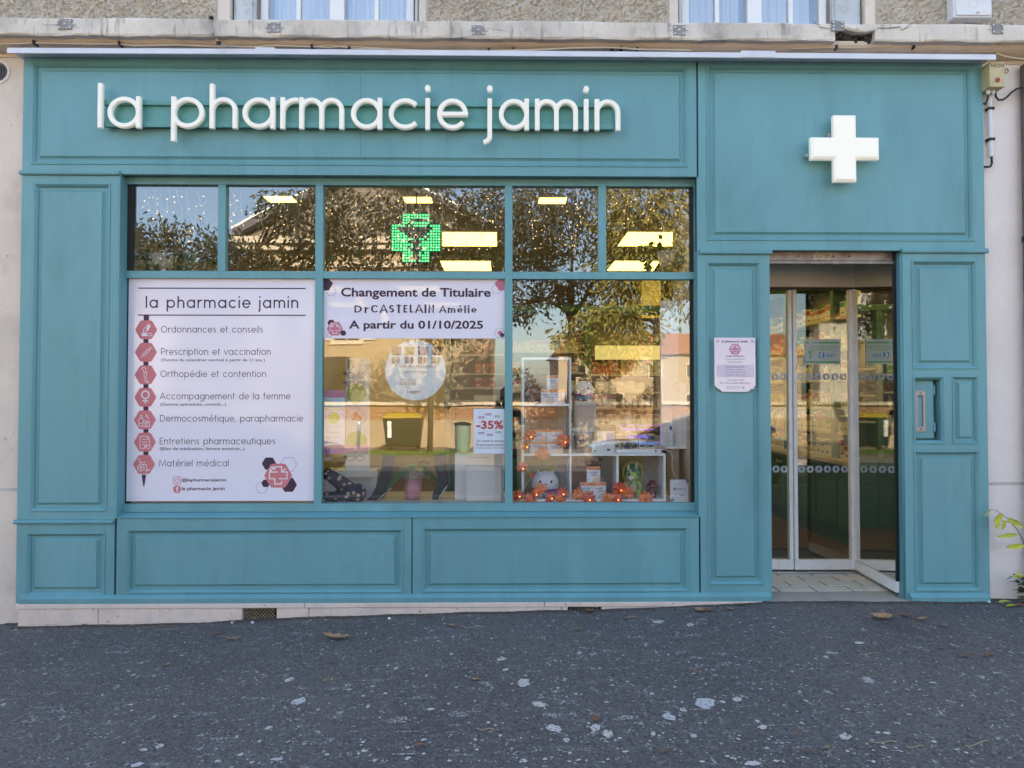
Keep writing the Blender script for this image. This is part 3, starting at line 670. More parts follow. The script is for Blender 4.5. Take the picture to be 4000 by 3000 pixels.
m_ss = M('brushed_steel', (.30, .28, .27), .5, .8, var=.1, vs=30, stretch=(20, 1, 1))
hd = MB(); hw = .076
prf = [(0, .044), (0, .036), (.018, .036), (.021, .039), (.024, .058)]
L = []
for k, y in prf:
    kz = k*1.9
    L.append([(hx+k, y, hz0+kz), (hx+hw-k, y, hz0+kz), (hx+hw-k, y, hz1-kz), (hx+k, y, hz1-kz)])
hd.loops(L, False, True)
pull = hd.build('flush_pull', m_ss, pl, bevel=.001)
for zz in (hz0+.018, hz1-.018): MB().lathe([(.006, 0), (.004, -.001), (.0001, 0)], (hx+hw/2, .0355, zz), 10, 'y').build('screw', m_tealdk, pl)
for zz in (1.21, 1.48): MB().box(a0+.15, a0+.163, .038, .062, zz, zz+.07).build('hinge', m_teal, pl, bevel=.003)
MB().box(2.913, 2.9139, .0, .1, .0, 2.51).build('jamb_lining', m_teal, sf)
for x in (2.908,): MB().lathe([(.007, .0), (.007, 2.51)], (x, .012, 0), 10).build('bead', m_teal, sf, smooth=True)
# returns behind the face so that nothing looks paper thin
MB().box(-2.757, -2.745, .0487, .14, .60, 3.064).build('reveal', m_teal, sf); MB().box(-2.7565, -2.7455, .0005, .048, .5985, 3.065).build('reveal', m_teal, sf, bevel=.001)
MB().box(1.4165, 1.4285, .05, .14, .60, 3.064).build('reveal', m_teal, sf); MB().box(1.4168, 1.4283, .0007, .0198, .5985, 3.0655).build('reveal', m_teal, sf)
MB().box(-2.745, 1.4165, .0485, .14, 3.0755, 3.12).build('head_soffit', m_teal, sf)
MB().box(XL, XL+.02, .0485, .12, .0, 3.9).build('side_return', m_teal, sf); MB().box(XR-.02, XR, .0485, .12, .0, 3.9).build('side_return', m_teal, sf)
# window frame
WF0, WF1, GY = .08, .135, .112
def bar(x0, x1, z0, z1, name, d=0.0): return MB().box(x0, x1, WF0+d, WF1, z0, z1).build(name, m_teal, sf, bevel=.0015)
bar(-2.745, 1.4165, 3.019, 3.0755, 'head_rail'); bar(-2.745, 1.4165, .632, .689, 'bottom_rail')
MB().loops([[(x, -.0065, .5985), (x, -.0065, .604), (x, .09, .6315), (x, .09, .5985)] for x in (-2.745, 1.4163)]).build('sill', m_teal, sf, bevel=.001)
bar(-1.368, -1.312, .689, 3.019, 'mullion'); bar(.020, .076, .689, 3.019, 'mullion')
for x0, x1 in ((-2.745, -1.368), (-1.312, .020), (.076, 1.4165)): bar(x0, x1, 2.331, 2.384, 'transom', .001)
bar(-2.079, -2.023, 2.384, 3.019, 'mullion', .002); bar(.709, .766, 2.384, 3.019, 'mullion', .002)
for x0, x1 in ((-2.745, -2.706), (1.390, 1.4165)):
    MB().box(x0, x1, .1125, .132, .689, 2.331).build('rubber_seal', m_black, sf); MB().box(x0, x1, .1, .132, 2.384, 3.019).build('rubber_seal', m_black, sf)
panes = [(-2.706, -1.368, .689, 2.331), (-1.312, .020, .689, 2.331), (.076, 1.390, .689, 2.331), (-2.706, -2.079, 2.384, 3.019), (-2.023, -1.368, 2.384, 3.019), (-1.312, .020, 2.384, 3.019), (.076, .709, 2.384, 3.019), (.766, 1.390, 2.384, 3.019)]
for x0, x1, z0, z1 in panes: MB().box(x0, x1, GY, GY+.005, z0, z1).build('pane', m_glass, sf)
MB().box(-2.745, 1.4163, -.0072, -.0064, .6005, .6022).build('sill_joint', m_tealdk, sf)
# flashing strips over the shopfront
fz = lambda sx, sy: P(sx, sy, -.12)[1]
f1, f2 = P(1000, 200, -.12)[0], P(3025, 200, -.12)[0]; e1, e2 = P(1072, 200, -.12)[0], P(2895, 200, -.12)[0]
fs = thing('flashing', 'white metal flashing strip along the top of the teal shopfront', 'flashing', (0, .0, 3.885))
ang = .0011
m1_, m2_ = (f1+e1)/2, (f2+e2)/2
for x0, x1 in ((-3.482, m1_), (m1_+.0015, m2_), (m2_+.0015, 3.541)):
    L = [[(x, .05, 3.926), (x, -.12, 3.924), (x, -.1225, 3.920), (x, -.1225, 3.886), (x, -.118, 3.884), (x, -.118, 3.915), (x, .05, 3.917)] for x in (x0, x1)]
    for l_ in L:
        for i, p in enumerate(l_): l_[i] = (p[0], p[1], p[2]+.004*math.cos(p[0]*.9+.3))
    MB().loops(L).build('strip', m_flash, fs)
for x0, x1 in ((f1-.006, e1+.004), (e2-.004, f2+.006)): MB().box(x0, x1, -.1255, -.09, 3.885, 3.934).build('joint_cover', m_flash, fs, bevel=.002)
# stone plinth with two grated cellar vents
pt = thing('plinth', 'worn pinkish stone plinth under the left part of the shopfront', 'plinth', (0, .0, -.2))
vA = (P(945, 2420, -.03)[0], P(1080, 2420, -.03)[0]); vB = (P(2218, 2390, -.03)[0], P(2350, 2390, -.03)[0])
for x0, x1 in ((-3.41, -2.85), (-2.846, vA[0]), (vA[1], -1.37), (-1.366, .42), (.424, vB[0]), (vB[1], 1.80)):
    MB().box(x0, x1, -.03, .2, -.3, -.031).build('stone_block', m_stone, pt, bevel=.004)
for x0, x1 in ((-3.425, -1.40), (-1.397, .30), (.303, 1.86)):
    MB().box(x0, x1, -.036, .2, -.030, .0035).build('stone_slab', m_stone, pt, bevel=.004)
m_grate = M('rusty_grate', (.30, .24, .16), .7, .5, var=.3, vs=30)
for x0, x1 in (vA, vB):
    MB().box(x0, x1, .07, .08, -.3, -.031).build('vent_recess', m_black, pt)
    g = MB(); k = 0
    for i in range(-6, 16):
        for s_ in (1, -1):
            xa = x0+i*.026; xb = xa+s_*.12; za, zb = -.155, -.033
            pts = [(xa+(xb-xa)*t, za+(zb-za)*t) for t in (0, .25, .5, .75, 1)]
            pts = [p for p in pts if x0 < p[0] < x1]
            if len(pts) > 1: g.tube([(p[0], .0+.002*s_, p[1]) for p in pts], .0035, 5)
    g.build('grating', m_grate, pt)
# ------------------------------------------------------------------ lit sign letters
sg = thing('shop_sign', 'lit white raised lettering spelling the shop name on a green rail', 'sign', (-.9, -.02, 3.2))
YB, YF = -.058, -.088
rx0, rx1 = P(402, 470, -.05)[0], P(2397, 470, -.05)[0]
def tilt_z(sx): return 0
zb1, zb0 = P(1400, 394, -.05)[1], P(1400, 413, -.05)[1]; zc1, zc0 = P(1400, 477, -.05)[1], P(1400, 499, -.05)[1]
MB().box(rx0, rx1, -.046, -.02, zb0, zb1).build('rail', m_teal2, sg, bevel=.002); MB().box(rx0, rx1, -.046, -.02, zc0, zc1).build('rail', m_teal2, sg, bevel=.002)
MB().box(rx0+.003, rx1-.003, -.022, -.002, zc1, zb0).build('backing', m_teal2, sg)
for k in range(9): MB().box(rx0+.1+k*(rx1-rx0-.2)/8-.02, rx0+.1+k*(rx1-rx0-.2)/8+.02, -.02, .006, zc0+.01, zb1-.01).build('bracket', m_teal2, sg)
base_z = P(1400, 503, YF)[1]; XH = P(1400, 381, YF)[1]-base_z
W_ = .15
LET = [('l', 375, 401), ('a', 417, 548), ('p', 666, 796), ('h', 816, 926), ('a', 945, 1073), ('r', 1093, 1156), ('m', 1167, 1343), ('a', 1370, 1492), ('c', 1517, 1635), ('i', 1659, 1681), ('e', 1707, 1823), ('j', 1902, 1924), ('a', 1949, 2066), ('m', 2090, 2258), ('i', 2280, 2301), ('n', 2324, 2424)]
for ch, s0, s1 in LET:
    S, D, A = glyph(ch, W_); x0, x1 = P(s0, 440, YF)[0], P(s1, 440, YF)[0]; kx = (x1-x0)/A
    zb = base_z; mb = MB()
    for k, st in enumerate(S): sweep_letter(mb, [(x0+a*kx, zb+b*XH) for a, b in st], W_*XH, YB+.0004*k, YF-.0009*k)
    lt = mb.build('letter', m_lit, sg)
    lt['label'] = 'lit white letter '+ch
    for dx, dz in D:
        MB().lathe([(W_*XH*.62, 0), (W_*XH*.62, YF-YB+.006), (W_*XH*.5, YF-YB)], (x0+dx*kx, YB, zb+dz*XH), 18, 'y', 1, 1.25).build('dot', m_lit, lt)
        MB().box(x0+dx*kx-.008, x0+dx*kx+.008, -.045, -.025, zb0, zb+dz*XH-.02).build('dot_bracket', m_teal2, lt)
cr = thing('cross_sign', 'lit white pharmacy cross standing out on the right fascia', 'sign', (2.46, -.02, 3.0))
YX = -.10
a0, a1 = P(3259, 580, YX)[0], P(3347, 580, YX)[0]; h0, h1 = P(3170, 580, YX)[0], P(3436, 580, YX)[0]
v1, v0 = P(3300, 448, YX)[1], P(3300, 708, YX)[1]; u1, u0 = P(3300, 535, YX)[1], P(3300, 621, YX)[1]
out = [(a0, v0), (a1, v0), (a1, u0), (h1, u0), (h1, u1), (a1, u1), (a1, v1), (a0, v1), (a0, u1), (h0, u1), (h0, u0), (a0, u0)]
cxm, czm = (a0+a1)/2, (u0+u1)/2
ins = [(x+(-.018 if x > cxm else .018), z+(-.018 if z > czm else .018)) for x, z in out]
n = 12
L = [[(x, -.055, z) for x, z in out], [(x, YX+.012, z) for x, z in out], [(x, YX, z) for x, z in ins]]
MB().loops(L).build('cross_body', m_litx, cr)
for x, z in ((h0-.012, u0+.05), (a0-.012, u1+.04)): MB().box(x, x+.02, -.03, .006, z-.012, z+.012).build('bracket', m_steel, cr)
for x, z in ((a0+.05, u0+.05), (a1-.05, u1-.05), (cxm, v1-.05), (cxm, v0+.05)): MB().box(x-.02, x+.02, -.055, .006, z-.02, z+.02).build('spacer', m_steel, cr)
# ------------------------------------------------------------------ entrance recess
DY = .82
MB().box(-3.455, RW, .125, .35, 3.125, 3.92).build('lintel_wall', m_render, bld)
en = thing('entrance', 'recessed entrance with white sliding glass doors under a rusty shutter bar', 'entrance', (2.43, .4, 0))
m_hdr = M('beige_door_header', (.80, .75, .68), .5, var=.05, vs=6)
m_shutter = M('rusty_galvanised_bar', (.27, .23, .21), .55, .5, var=.35, vs=9, dirt=(.13, .06, .03), ds=7, damt=.9)
m_reclin = M('pale_reveal_lining', (.62, .60, .57), .6)
MB().box(1.93, 1.946, .0487, .90, .0, 2.60).build('side_lining', m_teal, en)
MB().box(2.966, 2.99, .10, .90, .0, 2.60).build('side_lining', m_reclin, en)
MB().box(2.9145, 2.966, .0487, .10, .0, 2.529).build('side_lining', m_teal, en)
MB().box(1.946, 2.966, .16, .90, 2.567, 2.60).build('soffit', m_hdr, en)
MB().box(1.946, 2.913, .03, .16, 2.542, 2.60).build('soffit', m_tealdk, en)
sb = MB().box(1.947, 2.912, .085, .14, 2.470, 2.541).build('shutter_bar', m_shutter, en, bevel=.004)
MB().box(1.947, 2.912, .075, .15, 2.447, 2.469).build('shutter_foot', m_shutter, en, bevel=.003)
for x in (2.19, 2.45, 2.57, 2.86): MB().lathe([(.008, 0), (.008, -.004), (.0001, -.005)], (x, .085, 2.505), 10, 'y').build('rivet', m_rust, sb)
st_ = MB().box(2.300, 2.445, .0842, .0848, 2.478, 2.536).build('old_sticker', M('peeling_sticker', (.42, .37, .28), .7, var=.35, vs=40), sb)
t = MB(); write(t, 'Volets', 2.372, 2.42, 2.505, 2.523, .0838); write(t, 'automatiques', 2.372, 2.44, 2.488, 2.499, .0838); t.build('lettering', M('faded_red', (.25, .12, .1), .7), st_)
MB().box(1.947, 2.965, DY-.06, DY+.05, 2.385, 2.566).build('door_header', m_hdr, en, bevel=.003)
MB().box(1.947, 2.965, DY-.055, DY+.04, 2.370, 2.384).build('header_track', m_black, en)
zt = 2.368
dl = MB().box(2.399, 2.432, DY-.02, DY+.03, .112, zt).build('stile', m_door, en, bevel=.003)
MB().box(2.436, 2.468, DY-.03, DY+.02, .112, zt).build('stile', m_door, en, bevel=.003)
MB().box(2.912, 2.944, DY-.03, DY+.02, .028, zt).build('stile', m_door, en, bevel=.003)
MB().box(2.436, 2.911, DY-.031, DY+.019, .028, .110).build('bottom_rail', m_door, en, bevel=.003)
MB().box(1.95, 2.432, DY-.021, DY+.029, .028, .110).build('bottom_rail', m_door, en, bevel=.003)
for x0, x1, yy in ((1.95, 2.399, DY+.002), (2.468, 2.912, DY-.008)): MB().box(x0, x1, yy, yy+.005, .111, zt).build('pane', m_glassd, en)
MB().box(1.95, 2.96, DY-.05, DY+.05, .004, .017).build('track', M('alu_track', (.6, .62, .66), .35, .8), en)
# leaf folded back against the right side, mirrored glass
h0_, h1_ = Vector((2.950, DY-.03, 0)), Vector((2.897, .075, 0)); dd = (h1_-h0_).normalized(); nn_ = Vector((-dd.y, dd.x, 0)); nn_ = -nn_ if nn_.x > 0 else nn_
def slab(a, b, z0, z1, t0, t1, name, mat, bev=.002):
    mb = MB(); q = [h0_+dd*a+nn_*t0, h0_+dd*b+nn_*t0, h0_+dd*b+nn_*t1, h0_+dd*a+nn_*t1]
    mb.loops([[(p.x, p.y, z) for p in q] for z in (z0, z1)]); return mb.build(name, mat, en, bevel=bev)
LL = (h1_-h0_).length
lf = slab(.0, LL, .032, .112, -.012, .014, 'leaf_bottom_rail', m_door)
slab(.0, .022, .113, 2.56, -.012, .014, 'leaf_stile', m_door); slab(LL-.012, LL, .113, 2.56, -.012, .012, 'leaf_edge_seal', m_black)
mg = slab(.022, LL-.012, .113, 2.56, -.003, .003, 'mirrored_glass', m_mirror, 0)
mg['label'] = 'mirrored glass leaf folded back, reflecting the doorway'
# hexagon bands on the door glass
m_dec = see_through('frosted_blue_decal', (.52, .58, .68), .22)
pw = .069; ph = .062
def decal(xc, zc, y):
    o = [(xc-pw*.47, zc), (xc-pw*.27, zc+ph/2*.9), (xc+pw*.27, zc+ph/2*.9), (xc+pw*.47, zc), (xc+pw*.27, zc-ph/2*.9), (xc-pw*.27, zc-ph/2*.9)]
    i = [(xc-.011, zc), (xc-.004, zc+.015), (xc+.004, zc+.015), (xc+.011, zc), (xc+.004, zc-.015), (xc-.004, zc-.015)]
    mb = MB(); mb.add([(a, y, b) for a, b in o+i], [(k, (k+1) % 6, 6+(k+1) % 6, 6+k) for k in range(6)]); return mb.build('hexagon_decal', m_dec, en)
for sy in (1472, 1832):
    zc = P(3250, sy, DY)[1]
    for k in range(6): decal(1.985+.5*pw+k*pw, zc, DY-.001); 
    for k in range(6): decal(2.472+.5*pw+k*(2.908-2.472)/6, zc, DY-.011)
# notice on the door
nx0, nx1, nz0, nz1 = PR(3143, 1325, 3283, 1423, DY-.012)
no = thing('door_notice', 'white and green notice with blue telephone number stuck on the glass door', 'notice', ((nx0+nx1)/2, DY-.012, nz0))
NY = DY-.0125
MB().box(nx0, nx1, NY, NY+.001, nz0, nz1).build('paper', see_through('notice_paper', (.66, .70, .66), .12), no)
m_ngreen = M('notice_green', (.12, .42, .14), .6); m_nblue = M('notice_blue', (.06, .30, .62), .6)
W, H = nx1-nx0, nz1-nz0
NX = lambda u: nx0+u*W
NZ = lambda v: nz0+v*H
mb = MB(); mb.flat([(NX(.03), NZ(.83)), (NX(.12), NZ(.83)), (NX(.12), NZ(.89)), (NX(.03), NZ(.89))], NY-.0005).flat([(NX(.40), NZ(.83)), (NX(.97), NZ(.83)), (NX(.97), NZ(.89)), (NX(.40), NZ(.89))], NY-.0005).flat([(NX(.03), NZ(.06)), (NX(.97), NZ(.06)), (NX(.97), NZ(.12)), (NX(.03), NZ(.12))], NY-.0005)
write(mb, 'Pour connaître la Pharmacie', NX(.2), NX(.97), NZ(.66), NZ(.74), NY-.0005, .02); write(mb, 'de garde la plus proche', NX(.23), NX(.9), NZ(.55), NZ(.63), NY-.0005, .02)
stroke_flat(mb, [(NX(.1), NZ(.52)), (NX(.03+.12), NZ(.45)), (NX(.24), NZ(.52))], .008, NY-.0005); stroke_flat(mb, [(NX(.15), NZ(.25)), (NX(.15), NZ(.46))], .006, NY-.0007); stroke_flat(mb, [(NX(.10), NZ(.25)), (NX(.2), NZ(.25))], .006, NY-.0009)
stroke_flat(mb, [(NX(.15+.05*math.sin(t*1.3)), NZ(.3+.045*t)) for t in range(9)], .005, NY-.0011)
mb.build('lettering', m_ngreen, no)
mb = MB(); write(mb, '3237', NX(.60), NX(.84), NZ(.28), NZ(.40), NY-.0005, .03); write(mb, 'RÉSOGARDES', NX(.20), NX(.37), NZ(.82), NZ(.9), NY-.0005)
mb.flat([(NX(.40), NZ(.26)), (NX(.55), NZ(.26)), (NX(.55), NZ(.48)), (NX(.40), NZ(.48))], NY-.0005); mb.build('lettering', m_nblue, no)
mb = MB(); stroke_flat(mb, [(NX(.50), NZ(.45)), (NX(.455), NZ(.42)), (NX(.45), NZ(.34)), (NX(.50), NZ(.29))], .012, NY-.001); mb.build('telephone_icon', m_white, no)
# step: tiles, concrete strip
m_tile = M('sandstone_tile', (.70, .63, .53), .75, var=.1, vs=7, bump=.2, bs=60, dirt=(.25, .21, .17), ds=8, damt=.5)
m_grout = M('dark_grout', (.05, .045, .042), .9)
m_sill = M('door_sill_concrete', (.40, .35, .30), .85, var=.14, vs=6, bump=.3, bs=50, dirt=(.2, .16, .13), ds=6, damt=.6)
MB().box(1.9465, 2.9655, .23, .9, -.2, .0005).build('grout_bed', m_grout, en)
rws = [(.234, .380), (.392, .540), (.552, .694), (.706, .768)]
for r, (ya, yb) in enumerate(rws):
    off = [-.13, .02, -.09, .05][r]; x = 1.947-.28+off % .28
    while x < 2.965:
        a, b = max(1.947, x), min(2.965, x+.268)
        if b-a > .012: MB().box(a, b, ya, yb, -.03, .0035).build('tile', m_tile, en, bevel=.002)
        x += .28
MB().box(1.92, 2.99, -.035, .2295, -.2, .0015).build('door_sill', m_sill, en, bevel=.006, seg=2)
MB().box(2.97, 3.52, -.02, .2, -.2, -.0125).build('door_sill', m_sill, en)

# ------------------------------------------------------------------ printed posters behind the glass
m_pap = M('poster_lilac_white', (.76, .73, .82), .45, coat=.7)
m_plum = M('print_plum', (.045, .016, .045), .6); m_rose = M('print_rose', (.58, .18, .20), .6); m_pinkp = M('print_pink', (.55, .17, .24), .6); m_print_w = M('print_white', (.74, .72, .76), .6)
m_grey = M('print_grey', (.16, .13, .17), .6)
PY = .1095
p1 = thing('window_poster', 'large lilac white poster listing the pharmacy services beside pink hexagon icons', 'poster', (-2.04, PY, .7))
x0, x1, z0, z1 = -2.734, -1.369, .706, 2.331
MB().box(x0, x1, PY, PY+.0015, z0, z1).build('sheet', m_pap, p1)
T = PY-.0006
def Q(sx, sy): return P(sx, sy, PY)
def bar_(mb, sx0, sy0, sx1, sy1, y=T):
    a, b, c, d = PR(sx0, sy0, sx1, sy1, PY); mb.flat([(a, c), (b, c), (b, d), (a, d)], y)
mb = MB(); bar_(mb, 539, 1124, 1194, 1128.5); bar_(mb, 539, 1229, 1194, 1233.5); mb.build('rule', m_plum, p1)
def rline(par, s, sx0, sx1, sybase, sxh, w=.105, gap=.22, mat=None, nib=None, serif=0):
    mb = MB(); a, zb = Q(sx0, sybase); b = Q(sx1, sybase)[0]; xh = Q(sx0, sybase-sxh)[1]-zb
    write_round(mb, s, a, b, zb, xh, T, w, gap, nib, serif); return mb.build('lettering', mat or m_plum, par)
def tline(par, s, sx0, sx1, sy0, sy1, bold=.014, mat=None, space=1.0, Y=None):
    mb = MB(); a, b, c, d = PR(sx0, sy0, sx1, sy1, PY); write(mb, s, a, b, c, d, T if Y is None else Y, bold, space); return mb.build('lettering', mat or m_plum, par)
rline(p1, 'la pharmacie jamin', 569, 1165, 1203, 33, .17, .28)
ys_ = [1288, 1376, 1464, 1552, 1640, 1727, 1814]; hxs = [571, 570, 569, 568, 566, 566, 563]
spine = MB(); bar_(spine, 561, 1233, 582, 1280, T+.0002)
for i in range(7): bar_(spine, 560, ys_[i]+30, 580, (ys_[i+1]-30) if i < 6 else ys_[i]+36, T+.0002)
spine.flat([Q(553, 1854), Q(571, 1854), Q(564, 1900), Q(560, 1900)], T+.0002); spine.build('spine', m_plum, p1)
for (hx_, hy_) in zip(hxs, ys_):
    cx_, cz_ = Q(hx_, hy_); r = 43/2767*(5.1+PY)
    hb = MB().flat(hexagon(cx_, cz_, r, r*.98, .12), T).build('hexagon', m_rose, p1)
    ic = MB(); u = r/43; I = lambda pts, w=2.2: stroke_flat(ic, [(cx_+a*u, cz_-b*u) for a, b in pts], w*u, T-.0006)
    k = ys_.index(hy_)
    if k == 0:
        I([(-14, 10), (-8, -4), (10, -22), (17, -16), (13, -8), (-2, 8), (-14, 10)]); I([(-16, 16), (-16, 24), (20, 24), (24, 18), (20, 14), (-12, 14), (-16, 16)]); ic.flat([(cx_+a*u, cz_-b*u) for a, b in ((-15, 23), (4, 23), (4, 15), (-15, 15))], T-.0005); ic.flat([(cx_+a*u, cz_-b*u) for a, b in ((0, -2), (8, 5), (16, -14), (8, -20))], T-.0005)
    elif k == 1: I([(-20, 22), (-10, 12)]); I([(-12, 8), (10, -14), (16, -8), (-6, 14), (-12, 8)]); I([(14, -12), (20, -18)]); I([(15, -22), (24, -13)]); I([(-4, 2), (1, 7)], 1.5); I([(2, -4), (7, 1)], 1.5)
    elif k == 2: I([(-16, -26), (-4, -30), (2, -16), (4, -8), (3, 10), (6, 24), (12, 29), (4, 31), (-2, 22), (-6, 0), (-6, -12), (-16, -26)]); I([(-6, -9), (4, -9)])
    elif k == 3: I(arc(0, -10, 14, 0, 360, 24), 5); I([(0, 4), (0, 24)], 5); I([(-11, 14), (11, 14)], 5)
    elif k == 4: I([(-24, 24), (-24, 0), (-18, -6), (-10, -6), (-4, 0), (-4, 4)]); I([(-18, -6), (-18, -16), (-10, -16), (-10, -6)]); I([(-24, 24), (-8, 24)]); I([(-24, 14), (-10, 14)]); I([(-8, 26), (-8, 10), (18, 10), (18, 26), (-8, 26)]); I([(-8, 10), (-4, 4), (14, 4), (18, 10)]); I(arc(5, 18, 5, 0, 360, 12)); I([(2, -22), (8, -14), (18, -2)]); I([(4, -12), (10, -18)])
    elif k == 5: I([(-18, 24), (-18, -22), (10, -22), (18, -12), (18, 8)]); I([(-18, 24), (0, 24)]); I([(10, -22), (10, -12), (18, -12)]); I([(-10, -10), (8, -10)]); I([(-10, 0), (12, 0)]); I([(-10, 10), (4, 10)]); I(arc(14, 18, 7, 0, 360, 14)); I([(-2, 22), (6, 10)], 4)
    else: I([(-26, -24), (-18, -20), (-14, 0)]); I([(-16, -8), (6, -8)]); I([(-14, 0), (8, 0), (12, 18), (18, 22), (24, 20)]); I(arc(-12, 12, 13, 0, 360, 24)); I(arc(-12, 12, 5, 0, 360, 12)); I(arc(10, 22, 4, 0, 360, 10)); I([(-25, 12), (1, 12)], 1.2); I([(-12, -1), (-12, 25)], 1.2)
    ic.build('icon', m_print_w, hb)
for s, a, b, yb, xh in (('Ordonnances et conseils', 629, 1027, 1299, 19), ('Prescription et vaccination', 629, 1057, 1386, 19), ('Orthopédie et contention', 627, 1039, 1473, 19), ('Accompagnement de la femme', 625, 1134, 1560, 19), ('Dermocosmétique, parapharmacie', 625, 1183, 1647, 19), ('Entretiens pharmaceutiques', 624, 1075, 1736, 19), ('Matériel médical', 621, 893, 1822, 19)): rline(p1, s, a, b, yb, xh, .13, .24)
for s, a, b, y0, y1 in (('(Vaccins du calendrier vaccinal à partir de 11 ans )', 629, 1035, 1400, 1415), ('(Gamme spécialisée, conseils...)', 626, 883, 1573, 1588), ('(Bilan de médication, femme enceinte...)', 624, 955, 1746, 1762)): tline(p1, s, a, b, y0, y1, .016, m_grey)
tline(p1, '@lapharmaciejamin', 710, 884, 1868, 1884, .02); tline(p1, 'la pharmacie jamin', 711, 878, 1902, 1919, .02)
lg = MB(); cx_, cz_ = Q(692, 1876); u = 1/529.7
def rrect(cx, cz, hw, hh, r, n=5):
    o = []
    for sx_, sz_, a0 in ((1, 1, 0), (-1, 1, 90), (-1, -1, 180), (1, -1, 270)): o += [(cx+sx_*(hw-r)+r*math.cos(RAD(a0+90*k/n)), cz+sz_*(hh-r)+r*math.sin(RAD(a0+90*k/n))) for k in range(n+1)]
    return o
stroke_flat(lg, (lambda o: o+[o[0]])(rrect(cx_, cz_, 14*u, 14*u, 5*u)), 2.6*u, T); stroke_flat(lg, arc(cx_, cz_, 7*u, 0, 360, 20), 2.6*u, T); lg.flat(arc(cx_+9*u, cz_+9*u, 1.6*u, 0, 330, 8), T)
fx_, fz_ = Q(692, 1911); lg.flat(arc(fx_, fz_, 15.5*u, 0, 345, 24), T); lg.build('logo', m_rose, p1)
lg = MB(); stroke_flat(lg, [(fx_+5*u, fz_+9*u), (fx_+1*u, fz_+9*u), (fx_, fz_+5*u), (fx_, fz_-11*u)], 4*u, T-.0006); stroke_flat(lg, [(fx_-5*u, fz_+1*u), (fx_+5*u, fz_+1*u)], 3.4*u, T-.0008); lg.build('logo', m_print_w, p1)
def cross_logo(par, cx, cz, r, y, pink):
    hb = MB().flat(hexagon(cx, cz, r, r*.97, .12), y).build('logo_hexagon', pink, par); ic = MB(); u = r/55
    I = lambda pts, w=4: stroke_flat(ic, [(cx+a*u, cz-b*u) for a, b in pts], w*u, y-.0006)
    I([(0-2, -14), (-34, -14), (-34, 12), (-13, 12), (-13, 32), (13, 32), (13, 20)]); I([(2, 12), (34, 12), (34, -14), (13, -14), (13, -34), (-13, -34), (-13, -22)])
    for a, b, s_ in ((-22, -30, 1), (-30, -22, .7), (22, -22, -1)): ic.flat([(cx+(a-8*s_)*u, cz-(b-4)*u), (cx+(a+2)*u, cz-(b-6)*u), (cx+(a+8*s_)*u, cz-(b+7)*u), (cx+(a-2)*u, cz-(b+5)*u)], y-.0005)
    ic.build('logo_cross', m_print_w, hb)
def hex_(par, sx, sy, r, mat, y): cx, cz = Q(sx, sy); MB().flat(hexagon(cx, cz, r*u, r*u*.97, .1), y).build('logo_hexagon', mat, par)
def hex_line(par, sx, sy, r, y, dash=True, w=1.8, mat=None):
    cx, cz = Q(sx, sy); q = [Vector((cx+r*u*math.cos(RAD(60*k)), cz+r*u*.97*math.sin(RAD(60*k)))) for k in range(7)]; mb = MB()
    for a, b in zip(q, q[1:]):
        if not dash: stroke_flat(mb, [a, b], w*u, y); continue
        for t in range(5): stroke_flat(mb, [a.lerp(b, t/5+.03), a.lerp(b, t/5+.15)], w*u, y)
    mb.build('logo_outline', mat or m_plum, par)
hex_(p1, 1051, 1811, 28, m_plum, T+.0003); hex_(p1, 1128, 1894, 32, m_plum, T+.0003); hex_(p1, 1038, 1888, 17, m_plum, T+.0001); hex_line(p1, 1127, 1814, 32, T+.0004); hex_line(p1, 1023, 1905, 24, T+.0004)
cross_logo(p1, *Q(1087, 1858), 55*u, T-.0003, m_rose)
# second poster: change of owner
m_pap2 = see_through('poster_film', (.77, .74, .84), .035, .45)
p2 = thing('window_banner', 'lilac banner announcing the change of pharmacist in bold plum letters', 'banner', (-.64, PY, 1.88))
bx0, bx1, bz0, bz1 = -1.311, .019, P(1600, 1322, PY)[1], 2.331
MB().flat([(bx0, bz0), (bx1, bz0), (bx1, bz1), (bx0, bz1)], PY+.0008).build('sheet', m_pap2, p2)
tline(p2, 'Changement de Titulaire', 1332, 1917, 1124, 1170, .025); tline(p2, 'A partir du 01/10/2025', 1363, 1887, 1252, 1294, .025)
rline(p2, 'Dr', 1383, 1437, 1222, 22, .32, .34, nib=.5, serif=.2); rline(p2, 'CASTELAIN', 1449, 1697, 1222, 23.5, .31, .34, nib=.5, serif=.2); rline(p2, 'Amélie', 1717, 1861, 1222, 20, .31, .34, nib=.5, serif=.2)
def clip_hex(par, sx, sy, r, mat, y=None):
    cx, cz = Q(sx, sy); pts = [(min(max(a, bx0+.001), bx1-.001), min(max(b, bz0+.001), bz1-.001)) for a, b in hexagon(cx, cz, r*u, r*u*.97, .05)]
    o = []
    for p in pts:
        if not o or (abs(p[0]-o[-1][0])+abs(p[1]-o[-1][1])) > 1e-4: o.append(p)
    MB().flat(o, T+.0003 if y is None else y).build('logo_hexagon', mat, par)
clip_hex(p2, 1268, 1107, 33, m_plum); clip_hex(p2, 1965, 1107, 33, m_pinkp); hex_line(p2, 1294, 1138, 20, T, False, .8); hex_line(p2, 1940, 1130, 20, T, False, .8)
clip_hex(p2, 1294, 1262, 15, m_plum); clip_hex(p2, 1341, 1301, 12, m_plum, T-.0012); cross_logo(p2, *Q(1308, 1284), 31*u, T-.0003, m_pinkp); hex_line(p2, 1287, 1310, 9, T, False, .8)
hex_line(p2, 1952, 1300, 21, T, False, .8); clip_hex(p2, 1953, 1300, 10, m_pinkp, T-.0004); clip_hex(p2, 1961, 1309, 9, m_plum, T-.0008)
